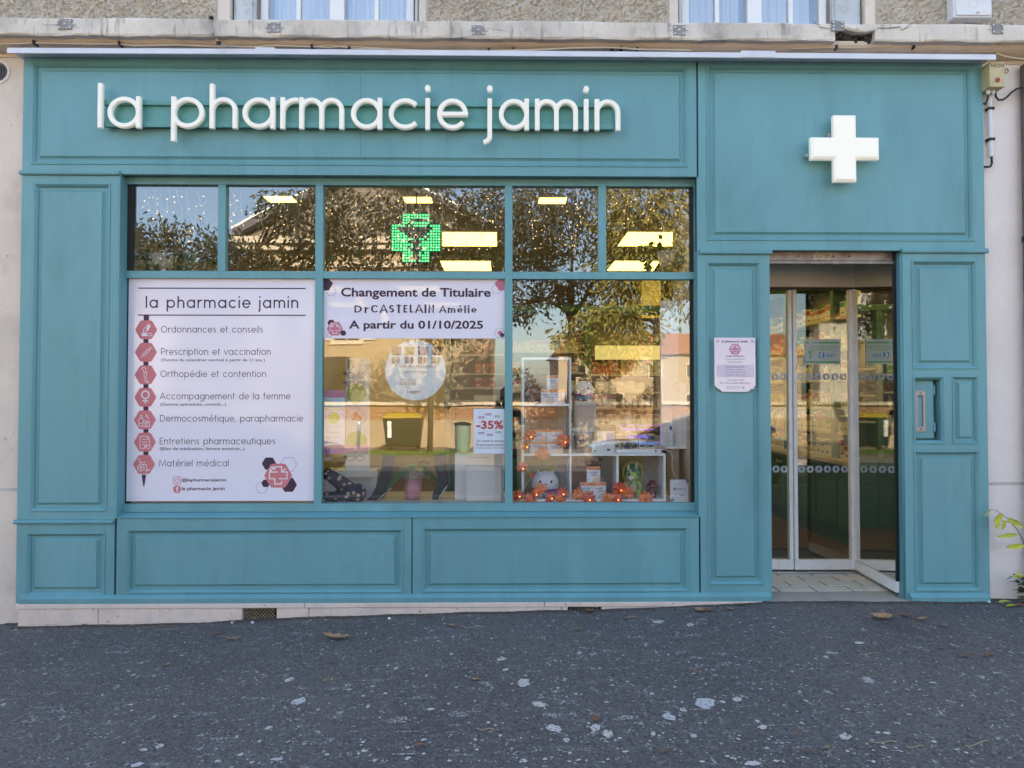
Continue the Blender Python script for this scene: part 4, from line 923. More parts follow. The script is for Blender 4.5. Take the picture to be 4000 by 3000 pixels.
# -35 % card
p3 = thing('discount_card', 'white card with large red minus thirty five percent hung in the middle window', 'sign', (-.1, PY, 1.1))
cx0, cx1, cz0, cz1 = PR(1850, 1597, 1971, 1772, PY); cx1 = min(cx1, .0195)
MB().box(cx0, cx1, PY+.001, PY+.003, cz0, cz1).build('card', M('card_white_blue', (.62, .68, .76), .6), p3)
m_red = M('print_red', (.42, .035, .04), .6); m_purp = M('print_purple', (.26, .06, .28), .6); m_grn = M('print_green', (.08, .32, .12), .6)
tline(p3, '-35%', 1861, 1966, 1643, 1676, .03, m_red)
for s, a, b, y0, y1, mt in (('-35%', 1892, 1920, 1614, 1623, m_purp), ('-35%', 1863, 1892, 1626, 1635, m_purp), ('-35%', 1926, 1954, 1622, 1631, m_grn), ('-35%', 1863, 1892, 1687, 1696, m_purp), ('-35%', 1898, 1926, 1694, 1703, m_purp), ('-35%', 1930, 1958, 1684, 1693, m_grn)): tline(p3, s, a, b, y0, y1, .02, mt)
for s, a, b, y0, y1 in (('Sur toute la gamme', 1862, 1967, 1718, 1728), ('"la pharmacie jamin"', 1857, 1969, 1733, 1744), ("jusqu'à épuisement des stocks", 1858, 1969, 1747, 1753)): tline(p3, s, a, b, y0, y1, .018, m_grey)
# brass-studded plaque beside the door
q0, q1, r0, r1 = PR(2791, 1319, 2951, 1531, -.012)
pq = thing('wall_plaque', 'clear white name plaque with opening hours and pink logo screwed beside the door', 'plaque', ((q0+q1)/2, -.01, r0))
W, H = q1-q0, r1-r0
MB().prism([(q0, r0+.045), (q0+.055, r0), (q1-.055, r0), (q1, r0+.045), (q1, r1), (q0, r1)], -.012, -.006).build('plate', M('plaque_acrylic', (.62, .62, .74), .12, coat=.6), pq, bevel=.001)
PQ = -.0127
kx = lambda px: q0+(px-193)/(1220-193)*W
kz = lambda py: r1-(py-183)/(1540-183)*H
for a, b in ((285, 262), (1148, 258), (293, 1463), (1152, 1460)): MB().lathe([(.0085, 0.006), (.0085, -.006), (.006, -.009), (.0001, -.0095)], (kx(a), -.012, kz(b)), 14, 'y').build('stud', M('brass_stud', (.75, .7, .58), .25, .9) if 'brass_stud' not in MATS else MATS['brass_stud'], pq, smooth=True)
mb = MB(); write_round(mb, 'la pharmacie jamin', kx(374), kx(1027), kz(303), kz(262)-kz(303), PQ, .26, .3); mb.build('lettering', m_plum, pq)
hxc = (kx(710), kz(470)); rr_ = (kx(868)-kx(555))/2; cross_logo(pq, *hxc, rr_, PQ, M('plaque_pink', (.50, .20, .34), .6))
mb = MB()
for s, a, b, y0, y1, bo in (('Amélie CASTELAIN', 474, 934, 625, 665, .03), ('Docteur en pharmacie', 454, 965, 700, 748, .0), ("DU d'orthopédie", 524, 894, 772, 822, .0), ("Horaires d'ouverture", 470, 938, 893, 930, .03), ('Du lundi au vendredi :', 476, 930, 962, 998, 0), ('9h à 12h15 et 14h15 à 19h', 457, 970, 1030, 1066, 0), ('Le samedi : 9h à 12h15', 480, 945, 1098, 1134, 0), ('Tél : 03 65 67 14 55', 512, 918, 1228, 1264, .01), ('Mail : lapharmaciejamin@gmail.com', 325, 1090, 1296, 1340, .01), ('@lapharmaciejamin', 583, 843, 1395, 1417, .01), ('la pharmacie jamin', 586, 843, 1436, 1458, .01)): write(mb, s, kx(a), kx(b), kz(y1), kz(y0), PQ, bo)
mb.build('lettering', m_grey, pq)
mb = MB(); o = [(kx(265), kz(1160)), (kx(1167), kz(1160)), (kx(1167), kz(868)), (kx(265), kz(868)), (kx(265), kz(1160))]; stroke_flat(mb, o, .0008, PQ)
o = rrect(kx(526), kz(1430), .0072, .0072, .002); stroke_flat(mb, o+[o[0]], .0012, PQ); stroke_flat(mb, arc(kx(526), kz(1430), .003, 0, 360, 12), .0012, PQ); mb.flat(rrect(kx(908), kz(1430), .0072, .0072, .002), PQ); mb.build('logo', m_plum, pq)
mb = MB(); write(mb, 'f', kx(893), kx(922), kz(1462), kz(1405), PQ-.0006, .03); mb.build('logo', m_print_w, pq)
mb = MB(); mb.flat([(kx(265), kz(1160)), (kx(1167), kz(1160)), (kx(1167), kz(868)), (kx(265), kz(868))], -.01235); mb.build('hours_box', M('plaque_pale_pink', (.62, .55, .66), .4), pq)
# ------------------------------------------------------------------ room behind the glass
m_ceil = M('ceiling_beige', (.46, .38, .24), .9); m_wall = M('interior_wall', (.55, .46, .31), .9, var=.06, vs=2)
m_wood = M('wood_floor', (.13, .085, .052), .45, var=.35, vs=3, stretch=(1, 9, 1)); m_green = M('shelf_green', (.05, .138, .076), .5, var=.08, vs=4)
m_mat = M('dark_mat', (.025, .022, .022), .95); m_shelf = M('shelf_board', (.50, .45, .36), .6)
IX0, IX1, IY1, CZ = -3.45, 3.8, 8.0, 3.06
rm = thing('shop_interior', 'warm lit pharmacy room with beige walls behind the windows', 'room', (0, 4, 0))
MB().box(IX0, IX1, .9, IY1, -.1, -.001).build('floor', m_wood, rm); MB().box(IX0, 1.93, .36, .899, -.1, -.001).build('floor', m_wood, rm)
MB().box(IX0, IX1, .141, IY1, CZ, CZ+.05).build('ceiling', m_ceil, rm)
MB().box(IX0-.1, IX0, .06, IY1, -.1, CZ).build('wall', m_wall, rm); MB().box(IX1, IX1+.1, .36, IY1, -.1, CZ).build('wall', m_wall, rm); MB().box(IX0, IX1, IY1, IY1+.1, -.1, CZ).build('wall', m_wall, rm)
MB().box(1.43, 1.93, .13, .8, .0, CZ-.002).build('wall', m_wall, rm); MB().box(2.991, 3.79, .13, .85, .0, CZ-.002).build('wall', m_wall, rm); MB().box(1.95, 2.97, .86, .89, 2.57, CZ-.002).build('wall', m_wall, rm)
MB().box(-2.74, 1.42, .142, .80, .60, .684).build('display_platform', M('platform_cream', (.5, .46, .38), .6), rm, bevel=.003)
MB().box(-2.74, 1.42, .79, .80, .0, .598).build('platform_front', m_green, rm)
MB().box(1.80, 2.05, 4.0, 4.25, .0, CZ-.003).build('column', m_wall, rm, bevel=.01)
MB().box(2.03, 2.93, .95, 1.75, .0005, .010).build('door_mat', m_mat, rm)
# ceiling light panels
m_panel = M('lit_panel', (.5, .42, .2), .5, emit=1.4, erg=(1.0, .74, .13)); m_fr = M('lamp_frame', (.6, .58, .52), .5)
def lamp(x, y, w, d, label):
    t = thing('ceiling_light', label, 'ceiling light', (x, y, CZ-.02), 'ceiling light panels')
    MB().box(x-w/2, x+w/2, y-d/2, y+d/2, CZ-.012, CZ-.001).build('frame', m_fr, t); MB().box(x-w/2+.012, x+w/2-.012, y-d/2+.012, y+d/2-.012, CZ-.016, CZ-.0125).build('diffuser', m_panel, t)
def cz_at(sx, sy):
    y = 1.0
    for _ in range(40): y = y+(P(sx, sy, y)[1]-CZ)*-1.5 if False else y
    a, b = .2, 12
    for _ in range(50):
        m = (a+b)/2
        if P(sx, sy, m)[1] > CZ: b = m
        else: a = m
    return P(sx, sy, a)[0], a
for sx, sy, w, d, lb in ((1095, 772, .24, .18, 'small slanted ceiling light above the second upper pane from the left'), (1633, 775, .24, .18, 'small ceiling light behind the green cross'), (2158, 778, .24, .18, 'small ceiling light behind the fourth upper pane'),
                         (1827, 930, .6, .62, 'large lit ceiling panel to the right of the green cross'), (1823, 1035, .6, .62, 'large lit ceiling panel low behind the green cross'), (2545, 930, .6, .62, 'large lit ceiling panel in the right upper pane'), (2480, 1035, .6, .62, 'large lit ceiling panel low in the right upper pane')):
    x, y = cz_at(sx, sy); lamp(x, y, w, d, lb)
for k, (lx_, ly_) in enumerate(((-2.6, 5.2), (-1.2, 5.2), (-2.6, 6.9), (-1.0, 6.9), (2.5, 2.2), (2.5, 3.8))): lamp(lx_, ly_, .6, .62, 'added unseen ceiling panel brightening the shop, ' + ('far left', 'left of middle', 'far left rear', 'middle rear', 'just behind the door', 'beyond the door', 'far beyond the door', 'over the door mat')[k])  # added panels, hidden from view, that brighten the room and doorway
# stock on shelves
PAL = {'red': (.38, .07, .03), 'orange': (.55, .20, .05), 'white': (.68, .68, .66), 'blue': (.05, .10, .28), 'cream': (.58, .54, .46), 'pink': (.50, .16, .24), 'lilac': (.30, .22, .42), 'green': (.16, .36, .16), 'teal': (.05, .30, .32), 'yellow': (.58, .46, .08), 'brown': (.15, .07, .04), 'black': (.02, .02, .025)}
PM = {k: M('product_'+k, v, .5) for k, v in PAL.items()}
def box_item(x, y, z, w, d, h, col, band, ax, label, group, name='medicine_box'):
    """A carton with a coloured band; ax 'y' faces the window, 'x' faces left."""
    mb = MB()
    if ax == 'y':
        mb.box(x, x+w, y, y+d, z, z+h); mb.mi = 1; mb.box(x+.002, x+w-.002, y-.0012, y+.001, z+h*.62, z+h*.92); mb.box(x+w*.15, x+w*.7, y-.0012, y+.001, z+h*.15, z+h*.28)
    else:
        mb.box(x, x+d, y, y+w, z, z+h); mb.mi = 1; mb.box(x-.0012, x+.001, y+.002, y+w-.002, z+h*.62, z+h*.92); mb.box(x-.0012, x+.001, y+w*.15, y+w*.7, z+h*.15, z+h*.28)
    return tag(mb.build(name, [PM[col], PM[band]]), label, 'box', group)
def bottle_item(x, y, z, r, h, col, capc, label, group, pump=False):
    mb = MB(); mb.lathe([(r*.9, 0), (r, h*.03), (r, h*.62), (r*.8, h*.72), (r*.35, h*.78), (r*.35, h*.84)], (x, y, z), 12); mb.mi = 1
    mb.lathe([(r*.42, h*.82), (r*.42, h*.95), (r*.3, h)], (x, y, z), 10)
    if pump: mb.tube([(x, y, z+h*.95), (x, y, z+h*1.1), (x-r*.9, y, z+h*1.12)], r*.16, 6)
    return tag(mb.build('bottle', [PM[col], PM[capc]], smooth=True), label, 'bottle', group)
# back shelving facing the windows
su = thing('shelving', 'green wooden shelving with white boards along the back of the shop', 'shelving', (.7, 3.2, 0))
SY = 3.0
MB().box(-.62, 2.3, SY+.33, SY+.36, .0, 2.42).build('back_panel', M('shelf_back', (.30, .26, .19), .8), su)
for x in (-.66, .02, .95, 1.92, 2.3): MB().box(x, x+.07, SY-.03, SY+.33, .0, 2.45).build('upright', m_green, su, bevel=.004)
MB().box(-.7, 2.42, SY-.04, SY+.34, 2.451, 2.52).build('cornice', m_green, su)
MB().box(-.58, 2.29, SY-.02, SY+.329, .0, .78).build('cabinet', m_green, su)
bays = [(-.585, .015, (1.365, 1.44, 1.585, 1.745, 1.965)), (.095, .945, (.9, 1.1, 1.34, 1.55, 1.76, 2.0)), (1.025, 1.915, (.9, 1.155, 1.345, 1.535, 1.735, 1.96)), (1.995, 2.295, (.9, 1.2, 1.5, 1.8))]
for x0, x1, zs in bays:
    for z in zs: MB().box(x0, x1, SY, SY+.328, z-.02, z).build('shelf', m_shelf, su)
rr = random.Random(3)
def run(x0, x1, z, h, w, cols, lab, grp, jit=.15, y=SY+.03):
    x = x0+.01
    while x+w < x1:
        c, b = rr.choice(cols); hh = h*(1-rr.random()*jit)
        box_item(x, y+rr.uniform(0, .02), z+.0005, w-.004, .09, hh, c, b, 'y', lab, grp); x += w
for z, lab, grp in ((1.965, 'red snack carton on the top green shelf behind the round sign', 'red cartons on the top back shelf'), (1.745, 'red snack carton on the second green shelf behind the round sign', 'red cartons on the second back shelf'), (1.585, 'red snack carton on the third green shelf behind the round sign', 'red cartons on the third back shelf')):
    run(-.32, .01, z, .125, .08, [('red', 'cream'), ('red', 'orange'), ('brown', 'red')], lab, grp, .03)
run(-.33, .01, 1.44, .055, .075, [('white', 'cream')], 'small white carton on the back shelf above the discount card', 'small white cartons on the back shelf', .02)
run(-.33, .01, 1.365, .05, .09, [('blue', 'white')], 'small navy carton on the back shelf behind the discount card', 'navy cartons on the back shelf', .02)
for bx0_, bx1_, zs, side in ((.1, .94, (.9, 1.1, 1.34, 1.55, 1.76, 2.0), 'behind the white cube shelf'), (1.03, 1.91, (.9, 1.155), 'behind the light box sign')):
    for z in zs: run(bx0_, bx1_, z, .14, rr.choice((.07, .09, .11)), [('white', 'cream'), ('cream', 'orange'), ('white', 'pink'), ('white', 'blue'), ('cream', 'green')], 'pale medicine carton on the back shelves '+side, 'pale cartons '+side, .3)
run(1.03, 1.35, 1.735, .16, .06, [('red', 'orange'), ('orange', 'red'), ('cream', 'red')], 'orange red carton on the upper back shelf', 'orange red cartons upper back shelf', .5)
run(1.36, 1.90, 1.735, .20, .07, [('green', 'white'), ('orange', 'brown'), ('cream', 'pink'), ('yellow', 'green')], 'tall bright carton on the upper back shelf under the yellow header', 'bright cartons upper back shelf', .3)
run(1.06, 1.75, 1.535, .12, .115, [('white', 'cream'), ('cream', 'white')], 'plain white jar carton on the middle back shelf', 'white jar cartons middle back shelf', .15)
for k in range(4): bottle_item(1.76+.035*k, SY+.08, 1.5355, .014, .12, 'brown', 'white', 'small amber dropper bottle on the middle back shelf', 'dropper bottles middle back shelf')
for k in range(7): bottle_item(1.40+.07*k, SY+.08, 1.3455, .026, .15+.02*(k % 2), 'cream', 'white', 'cream lotion bottle with white cap on the lower back shelf', 'lotion bottles on the lower back shelf')
run(1.05, 1.38, 1.345, .17, .085, [('white', 'pink')], 'white striped carton on the lower back shelf', 'striped cartons lower back shelf', .02)
hp = MB().box(1.06, 1.80, SY-.05, SY-.035, 1.90, 2.06).build('header_panel', M('lit_yellow_header', (.7, .6, .25), .6, emit=.10, erg=(1, .85, .3)))
tag(hp, 'glowing yellow header panel over the back shelves', 'sign')
# right hand wall: green cabinets with shelves above, seen through the door
wu = thing('wall_cabinet', 'green panelled wall cabinet with open shelves seen through the glass door', 'cabinet', (3.5, 3, 0))
MB().box(3.37, 3.79, .95, 5.6, .13, .80).build('carcass', m_green, wu); MB().box(3.41, 3.79, .96, 5.59, .0, .13).build('toe_kick', m_green, wu); MB().box(3.32, 3.79, .93, 5.62, .80, .845).build('counter_top', M('counter_wood', (.50, .40, .24), .5), wu, bevel=.006)
MB().box(3.335, 3.37, .94, 5.6, .765, .80).build('counter_moulding', m_green, wu)
y = 1.0; k = 0
while y < 5.4:
    mb = MB(); a, b = y+.02, y+.46
    L = []
    for i, xx in [(0, 3.352), (.06, 3.352), (.075, 3.362), (.095, 3.362), (.12, 3.354)]: L.append([(xx, b-i, .17+i), (xx, a+i, .17+i), (xx, a+i, .75-i), (xx, b-i, .75-i)])
    d_ = mb.loops(L, False, True).box(3.353, 3.369, a, b, .17, .75).build('cabinet_door', m_green, wu)
    kn = a+.035 if k % 2 else b-.035
    MB().lathe([(.008, 0), (.006, -.015), (.015, -.02), (.016, -.028), (.008, -.033)], (3.352, kn, .70), 12, 'x').build('knob', M('cream_knob', (.6, .52, .38), .3) if k == 0 else MATS['cream_knob'], d_, smooth=True)
    y += .48; k += 1
for yy in (.96, 2.18, 3.42, 4.62): MB().box(3.43, 3.79, yy, yy+.07, .8455, 2.70).build('upright', m_green, wu, bevel=.004)
MB().box(3.42, 3.79, .94, 5.6, 2.70, 2.80).build('cornice', m_green, wu); MB().box(3.775, 3.789, .95, 5.6, .846, 2.70).build('back_panel', M('cabinet_back', (.33, .30, .23), .8), wu)
SZ = (1.11, 1.36, 1.66, 1.97, 2.30)
for yy in (1.03, 2.25, 3.49):
    for z in SZ: MB().box(3.46, 3.774, yy, yy+1.15, z-.022, z).build('shelf', m_shelf, wu)
for by, nm in ((1.03, 'nearest bay'), (2.25, 'second bay'), (3.49, 'far bay')):
    for zi, z in enumerate((.846,)+SZ):
        yy = by+.03; kind = (zi+int(by)) % 3
        cols = [[('white', 'pink'), ('white', 'green'), ('cream', 'pink'), ('white', 'teal')], [('white', 'red'), ('cream', 'red'), ('white', 'orange')], [('cream', 'green'), ('white', 'lilac'), ('cream', 'blue')]][kind]
        nmz = ('counter', 'first shelf', 'second shelf', 'third shelf', 'fourth shelf', 'top shelf')[zi]
        while yy < by+1.08:
            if kind == 2 and zi in (2, 3) or zi == 1 and by > 3:
                bottle_item(3.53, yy+.03, z+.0005, .03, rr.uniform(.17, .21), rr.choice(('cream', 'white', 'blue', 'yellow')), 'white', 'lotion bottle on the %s of the wall cabinet, %s' % (nmz, nm), 'bottles on %s, %s' % (nmz, nm)); yy += .075
            else:
                w_ = rr.uniform(.06, .12); c, b_ = rr.choice(cols)
                box_item(3.48, yy, z+.0005, w_-.004, .12, rr.uniform(.12, .21), c, b_, 'x', 'bright carton on the %s of the wall cabinet, %s' % (nmz, nm), 'cartons on %s, %s' % (nmz, nm)); yy += w_
for k in range(3): bottle_item(3.46, 1.45+.085*k, 1.9705+.0, .033, .2, 'teal', 'white', 'blue hand gel pump bottle on the shelf behind the door glass', 'blue pump bottles', True)
# white gondola seen in the mirrored leaf
gd = thing('display_stand', 'white display stand with low plinth standing on the wooden floor inside', 'stand', (1.3, 3.0, 0))
MB().box(.9, 1.75, 2.2, 2.9, .0, .16).build('plinth', m_white, gd, bevel=.006); MB().box(1.3, 1.36, 2.35, 2.75, .161, 1.3).build('post', m_white, gd)
for z in (.55, .9): MB().box(1.05, 1.62, 2.3, 2.8, z, z+.02).build('shelf', m_white, gd)
for k in range(6):
    box_item(1.08+.09*k, 2.35, .921, .08, .1, .16, 'white', 'blue', 'y', 'white and blue carton on the display stand shelf', 'cartons on the display stand')
# pendant lamps glowing through the banner
m_bulb = M('glowing_bulb', (1, .9, .6), .4, emit=1.6, erg=(1, .68, .12)); m_clear = glass('clear_shade', .05)
for sx, sy, lb in ((1402, 1180, 'pendant lamp with ribbed glass shade glowing through the banner, upper one'), (1502, 1243, 'pendant lamp with ribbed glass shade glowing through the banner, lower one')):
    x, z = P(sx, sy, .9); t = thing('pendant_lamp', lb, 'lamp', (x, .9, z-.1), 'pendant lamps behind the banner')
    MB().tube([(x, .9, z+.08), (x, .9, CZ-.001)], .004).build('cord', m_black, t); MB().lathe([(.012, -.045), (.03, -.02), (.03, .015), (.015, .045), (.012, .07)], (x, .9, z), 14).build('bulb', m_bulb, t, smooth=True)
    MB().lathe([(.03, .10), (.085, .07), (.10, .0), (.085, -.07), (.05, -.09)], (x, .9, z), 24).build('shade', m_clear, t)
# ------------------------------------------------------------------ window display
PZ = .685                                                 # top of the display platform
# green LED cross hung in the window
gx_, gz_ = P(1626, 931, .25)
k_ = 5.35/2767
gc = thing('led_cross', 'round green LED pharmacy cross glowing in the middle upper window', 'LED cross', (gx_, .25, gz_-.25))
m_led_on = M('green_led', (.1, .9, .3), .4, emit=0.34, erg=(.05, 1.0, .26)); m_led_off = M('dark_led', (.03, .06, .045), .3); m_ledbody = M('led_housing', (.012, .03, .022), .5)
o = []
for a in range(0, 360, 6):
    r = 104*k_; o.append((gx_+r*math.cos(RAD(a)), gz_+r*math.sin(RAD(a))))
aw, al = 53*k_, 98*k_
crs = [(-aw, -al), (aw, -al), (aw, -aw), (al, -aw), (al, aw), (aw, aw), (aw, al), (-aw, al), (-aw, aw), (-al, aw), (-al, -aw), (-aw, -aw)]
MB().prism([(gx_+a, gz_+b) for a, b in crs], .235, .27).build('housing', m_ledbody, gc)
MB().prism(o, .271, .29).build('back_plate', see_through('smoked_plate', (.01, .03, .02), .35), gc)
GRID = ['....##########....', '....##########....', '....###......#....', '....##.#######....', '#####.#.#####.####', '##.............###', '###...........####', '#####........#####', '######......#.####', '########..##.#####', '######.....#######', '########..########', '######.#...#######', '#######....#######', '....####..#.##....', '....####..####....', '....###....###....', '....#####.####....']
on = MB(); off = MB(); st = 10.6*k_
for j in range(18):
    for i in range(18):
        x = (i-8.5)*st; z = (8.5-j)*st
        inside = (abs(x) < aw and abs(z) < al) or (abs(z) < aw and abs(x) < al)
        if inside: (on if GRID[j][i] == '#' else off).add([(gx_+x+0.0086*math.cos(t), .2335, gz_+z+.0086*math.sin(t)) for t in [k*PI/3 for k in range(6)]]+[(gx_+x, .2295, gz_+z)], [(k, (k+1) % 6, 6) for k in range(6)])
on.build('lit_diodes', m_led_on, gc, stuff=True); off.build('unlit_diodes', m_led_off, gc, stuff=True)
for dx in (-.08, .0, .09): MB().tube([(gx_+dx, .26, gz_+al*.95), (gx_+dx, .26, CZ-.001)], .003 if dx else .006, 5).build('hanger', m_black if dx == 0 else m_steel, gc)
# icicle string lights
m_wire = M('clear_wire', (.6, .58, .52), .4); m_fairy = M('fairy_bulb', (1, .8, .5), .4, emit=0.6, erg=(1, .56, .14))
r2 = random.Random(21)
for pi, (a, b, lb) in enumerate(((560, 848, 'warm icicle string lights in the far left upper pane'), (885, 1226, 'warm icicle string lights in the second upper pane from the left'), (1262, 1968, 'warm icicle string lights around the green cross'), (2006, 2336, 'warm icicle string lights in the fourth upper pane'), (2372, 2690, 'warm icicle string lights in the far right upper pane'))):
    t = thing('string_lights', lb, 'string lights', (P((a+b)/2, 740, .19)[0], .19, 2.7)); wr = MB(); bu = MB()
    sx = a+r2.uniform(4, 20)
    wr.tube([(P(a, 745, .19)[0], .19, 3.005), (P(b, 745, .19)[0], .19, 3.0)], .0012, 4)
    while sx < b-6:
        depth = r2.choice((60, 90, 130, 170, 215)); px, py = sx, 742; pts = []
        while py < 742+depth:
            pts.append((px, py)); px += r2.uniform(-13, 13); py += r2.uniform(14, 26)
            if r2.random() < .6:
                ex, ey = px+r2.uniform(-22, 22), py+r2.uniform(-4, 14); xx, zz = P(ex, ey, .19); x_, z_ = P(px, py, .19)
                wr.tube([(x_, .19, z_), (xx, .19, zz)], .0011, 4); bu.ball((xx, .19, zz), .0046 if r2.random() < .4 else .0032, n=6, m=5)
        if len(pts) > 1: wr.tube([(P(u_, v_, .19)[0], .19, P(u_, v_, .19)[1]) for u_, v_ in pts], .0012, 4)
        sx += r2.uniform(22, 46)
    wr.build('wire', m_wire, t); bu.build('bulbs', m_fairy, t, stuff=True)
# hanging plants behind the outer upper panes
m_ivy = M('dark_leaf', (.03, .07, .025), .4)
def potted(name, label, sx, sy, Y, pot_w, leaves, spread, pot=True):
    x, z = P(sx, sy, Y); t = thing(name, label, 'plant', (x, Y, z-.1)); r3 = random.Random(int(sx))
    if pot: MB().lathe([(pot_w*.75, -.13), (pot_w, 0), (pot_w*.93, 0), (pot_w*.9, -.02)], (x, Y, z), 18).build('pot', M('beige_pot', (.45, .38, .28), .6) if 'beige_pot' not in MATS else MATS['beige_pot'], t, smooth=True)
    mb = MB()
    for _ in range(leaves):
        a = r3.uniform(0, 2*PI); rr_ = spread*r3.random()**.5; c = Vector((x+rr_*math.cos(a), Y+rr_*.4*math.sin(a), z+r3.uniform(-.12, .10)*spread/.2)); d = Vector((math.cos(a), .4*math.sin(a), r3.uniform(-.8, .4))).normalized(); sd = d.cross(Vector((0, 1, .3))).normalized(); l_ = r3.uniform(.05, .09)
        mb.add([c, c+d*l_*.45+sd*l_*.3, c+d*l_, c+d*l_*.45-sd*l_*.3], [(0, 1, 2), (0, 2, 3)])
    mb.build('foliage', m_ivy, t)
    if pot: MB().tube([(x, Y, z), (x, Y, CZ-.001)], .002, 4).build('cord', m_wire, t)
potted('hanging_plant', 'trailing plant in a beige hanging pot at the far left upper pane', 625, 998, .45, .11, 46, .24)
potted('hanging_plant', 'dark leafed plant hanging behind the far right upper pane', 2610, 985, .5, .09, 60, .2)
# ---- middle window
def on_platform(sx): return P(sx, 1960, .3)[0]
def soft(name, label, cat, chains, mat, Y, smooth=True):
    """Soft body: a chain of spheres blended by remeshing."""
    mb = MB()
    for (x, y, z, rx, ry, rz) in chains: mb.ball((x, y, z), rx, ry, rz, 16, 10)
    ob = mb.build(name, mat, smooth=True)
    rm_ = ob.modifiers.new('merge', 'REMESH'); rm_.mode = 'VOXEL'; rm_.voxel_size = .006; rm_.use_smooth_shade = True
    sm = ob.modifiers.new('soft', 'SMOOTH'); sm.iterations = 8; sm.factor = .6
    return tag(ob, label, cat)
def flower_fabric():
    m = M('ringed_navy_fabric', (.015, .016, .035), .85); n = m.node_tree.nodes; l = m.node_tree.links; b = n['Principled BSDF']
    tc = n.new('ShaderNodeTexCoord'); v = n.new('ShaderNodeTexVoronoi'); v.inputs['Scale'].default_value = 26; v.feature = 'F1'; l.new(tc.outputs['Object'], v.inputs['Vector'])
    cr_ = n.new('ShaderNodeValToRGB'); e = cr_.color_ramp; e.interpolation = 'CONSTANT'
    e.elements[0].position = 0; e.elements[0].color = (.02, .02, .04, 1); e.elements[1].position = .12; e.elements[1].color = (.62, .52, .5, 1)
    for p_, c_ in ((.22, (.05, .035, .04, 1)), (.28, (.40, .28, .12, 1)), (.38, (.016, .018, .04, 1))): q = e.elements.new(p_); q.color = c_
    l.new(v.outputs['Distance'], cr_.inputs[0]); l.new(cr_.outputs[0], b.inputs['Base Color']); return m
Yf = .24
ch = []
for i in range(9):
    t = i/8; sx = 1400-105*t if i < 99 else 0; x, z = P(1395-115*t+10*math.sin(t*3), 1945-92*t, Yf); r = (.075-.028*t)
    ch.append((x, Yf, max(z, PZ+r*.8), r*.95, .06-.015*t, r))
for i in range(6):
    t = i/5; x, z = P(1375-95*t, 1950-18*t, Yf); r = .05-.014*t; ch.append((x, Yf-.01, max(z-.01*t, PZ+r*.9), r, .05, r))
soft('foot_cushion', 'navy fabric foot shaped cushion patterned with pale rings in the window corner', 'cushion', ch, flower_fabric(), Yf)
m_sock = M('black_stocking', (.008, .008, .010), .7, sheen=.3)
def leg(label, pts, Y, rod):
    L = []; n = 14
    for i, (sx, sy, r) in enumerate(pts):
        x, z = P(sx, sy, Y)
        a = pts[min(i+1, len(pts)-1)]; b = pts[max(i-1, 0)]; p, q = P(a[0], a[1], Y), P(b[0], b[1], Y); d = Vector((p[0]-q[0], 0, p[1]-q[1])).normalized(); s_ = Vector((-d.z, 0, d.x))
        L.append([tuple(Vector((x, Y, z))+s_*(r*math.cos(2*PI*k/n))+Vector((0, r*.8*math.sin(2*PI*k/n), 0))) for k in range(n)])
    t = thing('stocking_leg', label, 'display leg', (P(pts[-1][0], pts[-1][1], Y)[0], Y, PZ)); MB().loops(L).build('stocking', m_sock, t, smooth=True)
    q = [P(a, b, Y-.02) for a, b in rod]; MB().tube([(x, Y-.02, z) for x, z in q], .004, 6).build('stand_rod', m_steel, t, smooth=True)
leg('black stocking display leg with pointed foot left of the plant', [(1520, 1775, .055), (1515, 1830, .052), (1500, 1870, .048), (1497, 1895, .052), (1485, 1920, .045), (1468, 1940, .036), (1450, 1955, .027), (1436, 1960, .018), (1431, 1962, .008)], .30, [(1528, 1906), (1500, 1930), (1466, 1962)])
leg('black stocking display leg with pointed foot right of the plant', [(1722, 1770, .055), (1724, 1830, .046), (1733, 1865, .044), (1731, 1890, .046), (1715, 1910, .038), (1704, 1935, .03), (1698, 1955, .02), (1694, 1962, .008)], .34, [(1748, 1895), (1725, 1930), (1702, 1966)])
Yp = .34; px_, pz_ = P(1612, 1964, Yp); kp = (5.1+Yp)/2767
pp = thing('potted_plant', 'broad leaved plant in a pink pot wrapped in patterned paper', 'plant', (px_, Yp, PZ))
MB().lathe([(28*kp, 0), (37*kp, 80*kp), (34*kp, 80*kp), (32*kp, 74*kp)], (px_, Yp, PZ), 28).build('pot', M('pink_pot', (.55, .25, .30), .45), pp, smooth=True)
wr = []
for k in range(3): wr.append([(px_+(33*kp+k*9*kp+(3+5*k)*kp*math.sin(i*2.3))*math.cos(2*PI*i/36), Yp+(33*kp+k*5*kp)*math.sin(2*PI*i/36), PZ+80*kp+k*18*kp+6*kp*math.sin(i*3.1)*k) for i in range(36)])
mw = M('patterned_wrap', (.50, .48, .46), .6, var=.6, vs=40); MB().loops(wr, False, False).build('wrapping', mw, pp)
lm = M('glossy_leaf', (.035, .10, .035), .3, var=.3, vs=12); r4 = random.Random(8)
def broad_leaf(mb, c, d, l_, w_, droop=.3):
    d = d.normalized(); sd = d.cross(Vector((0, 0, 1))); sd = (sd if sd.length > .1 else Vector((1, 0, 0))).normalized(); L_ = []; v = []
    for i in range(6):
        t = i/5; ww = w_*math.sin(PI*min(.97, t*.93+.05))**.8; p = c+d*(l_*t)-Vector((0, 0, droop*l_*t*t)); v += [p-sd*ww, p+Vector((0, 0, -.15*ww)), p+sd*ww]
    mb.add(v, [(3*i+a, 3*i+a+1, 3*i+a+4, 3*i+a+3) for i in range(5) for a in (0, 1)])
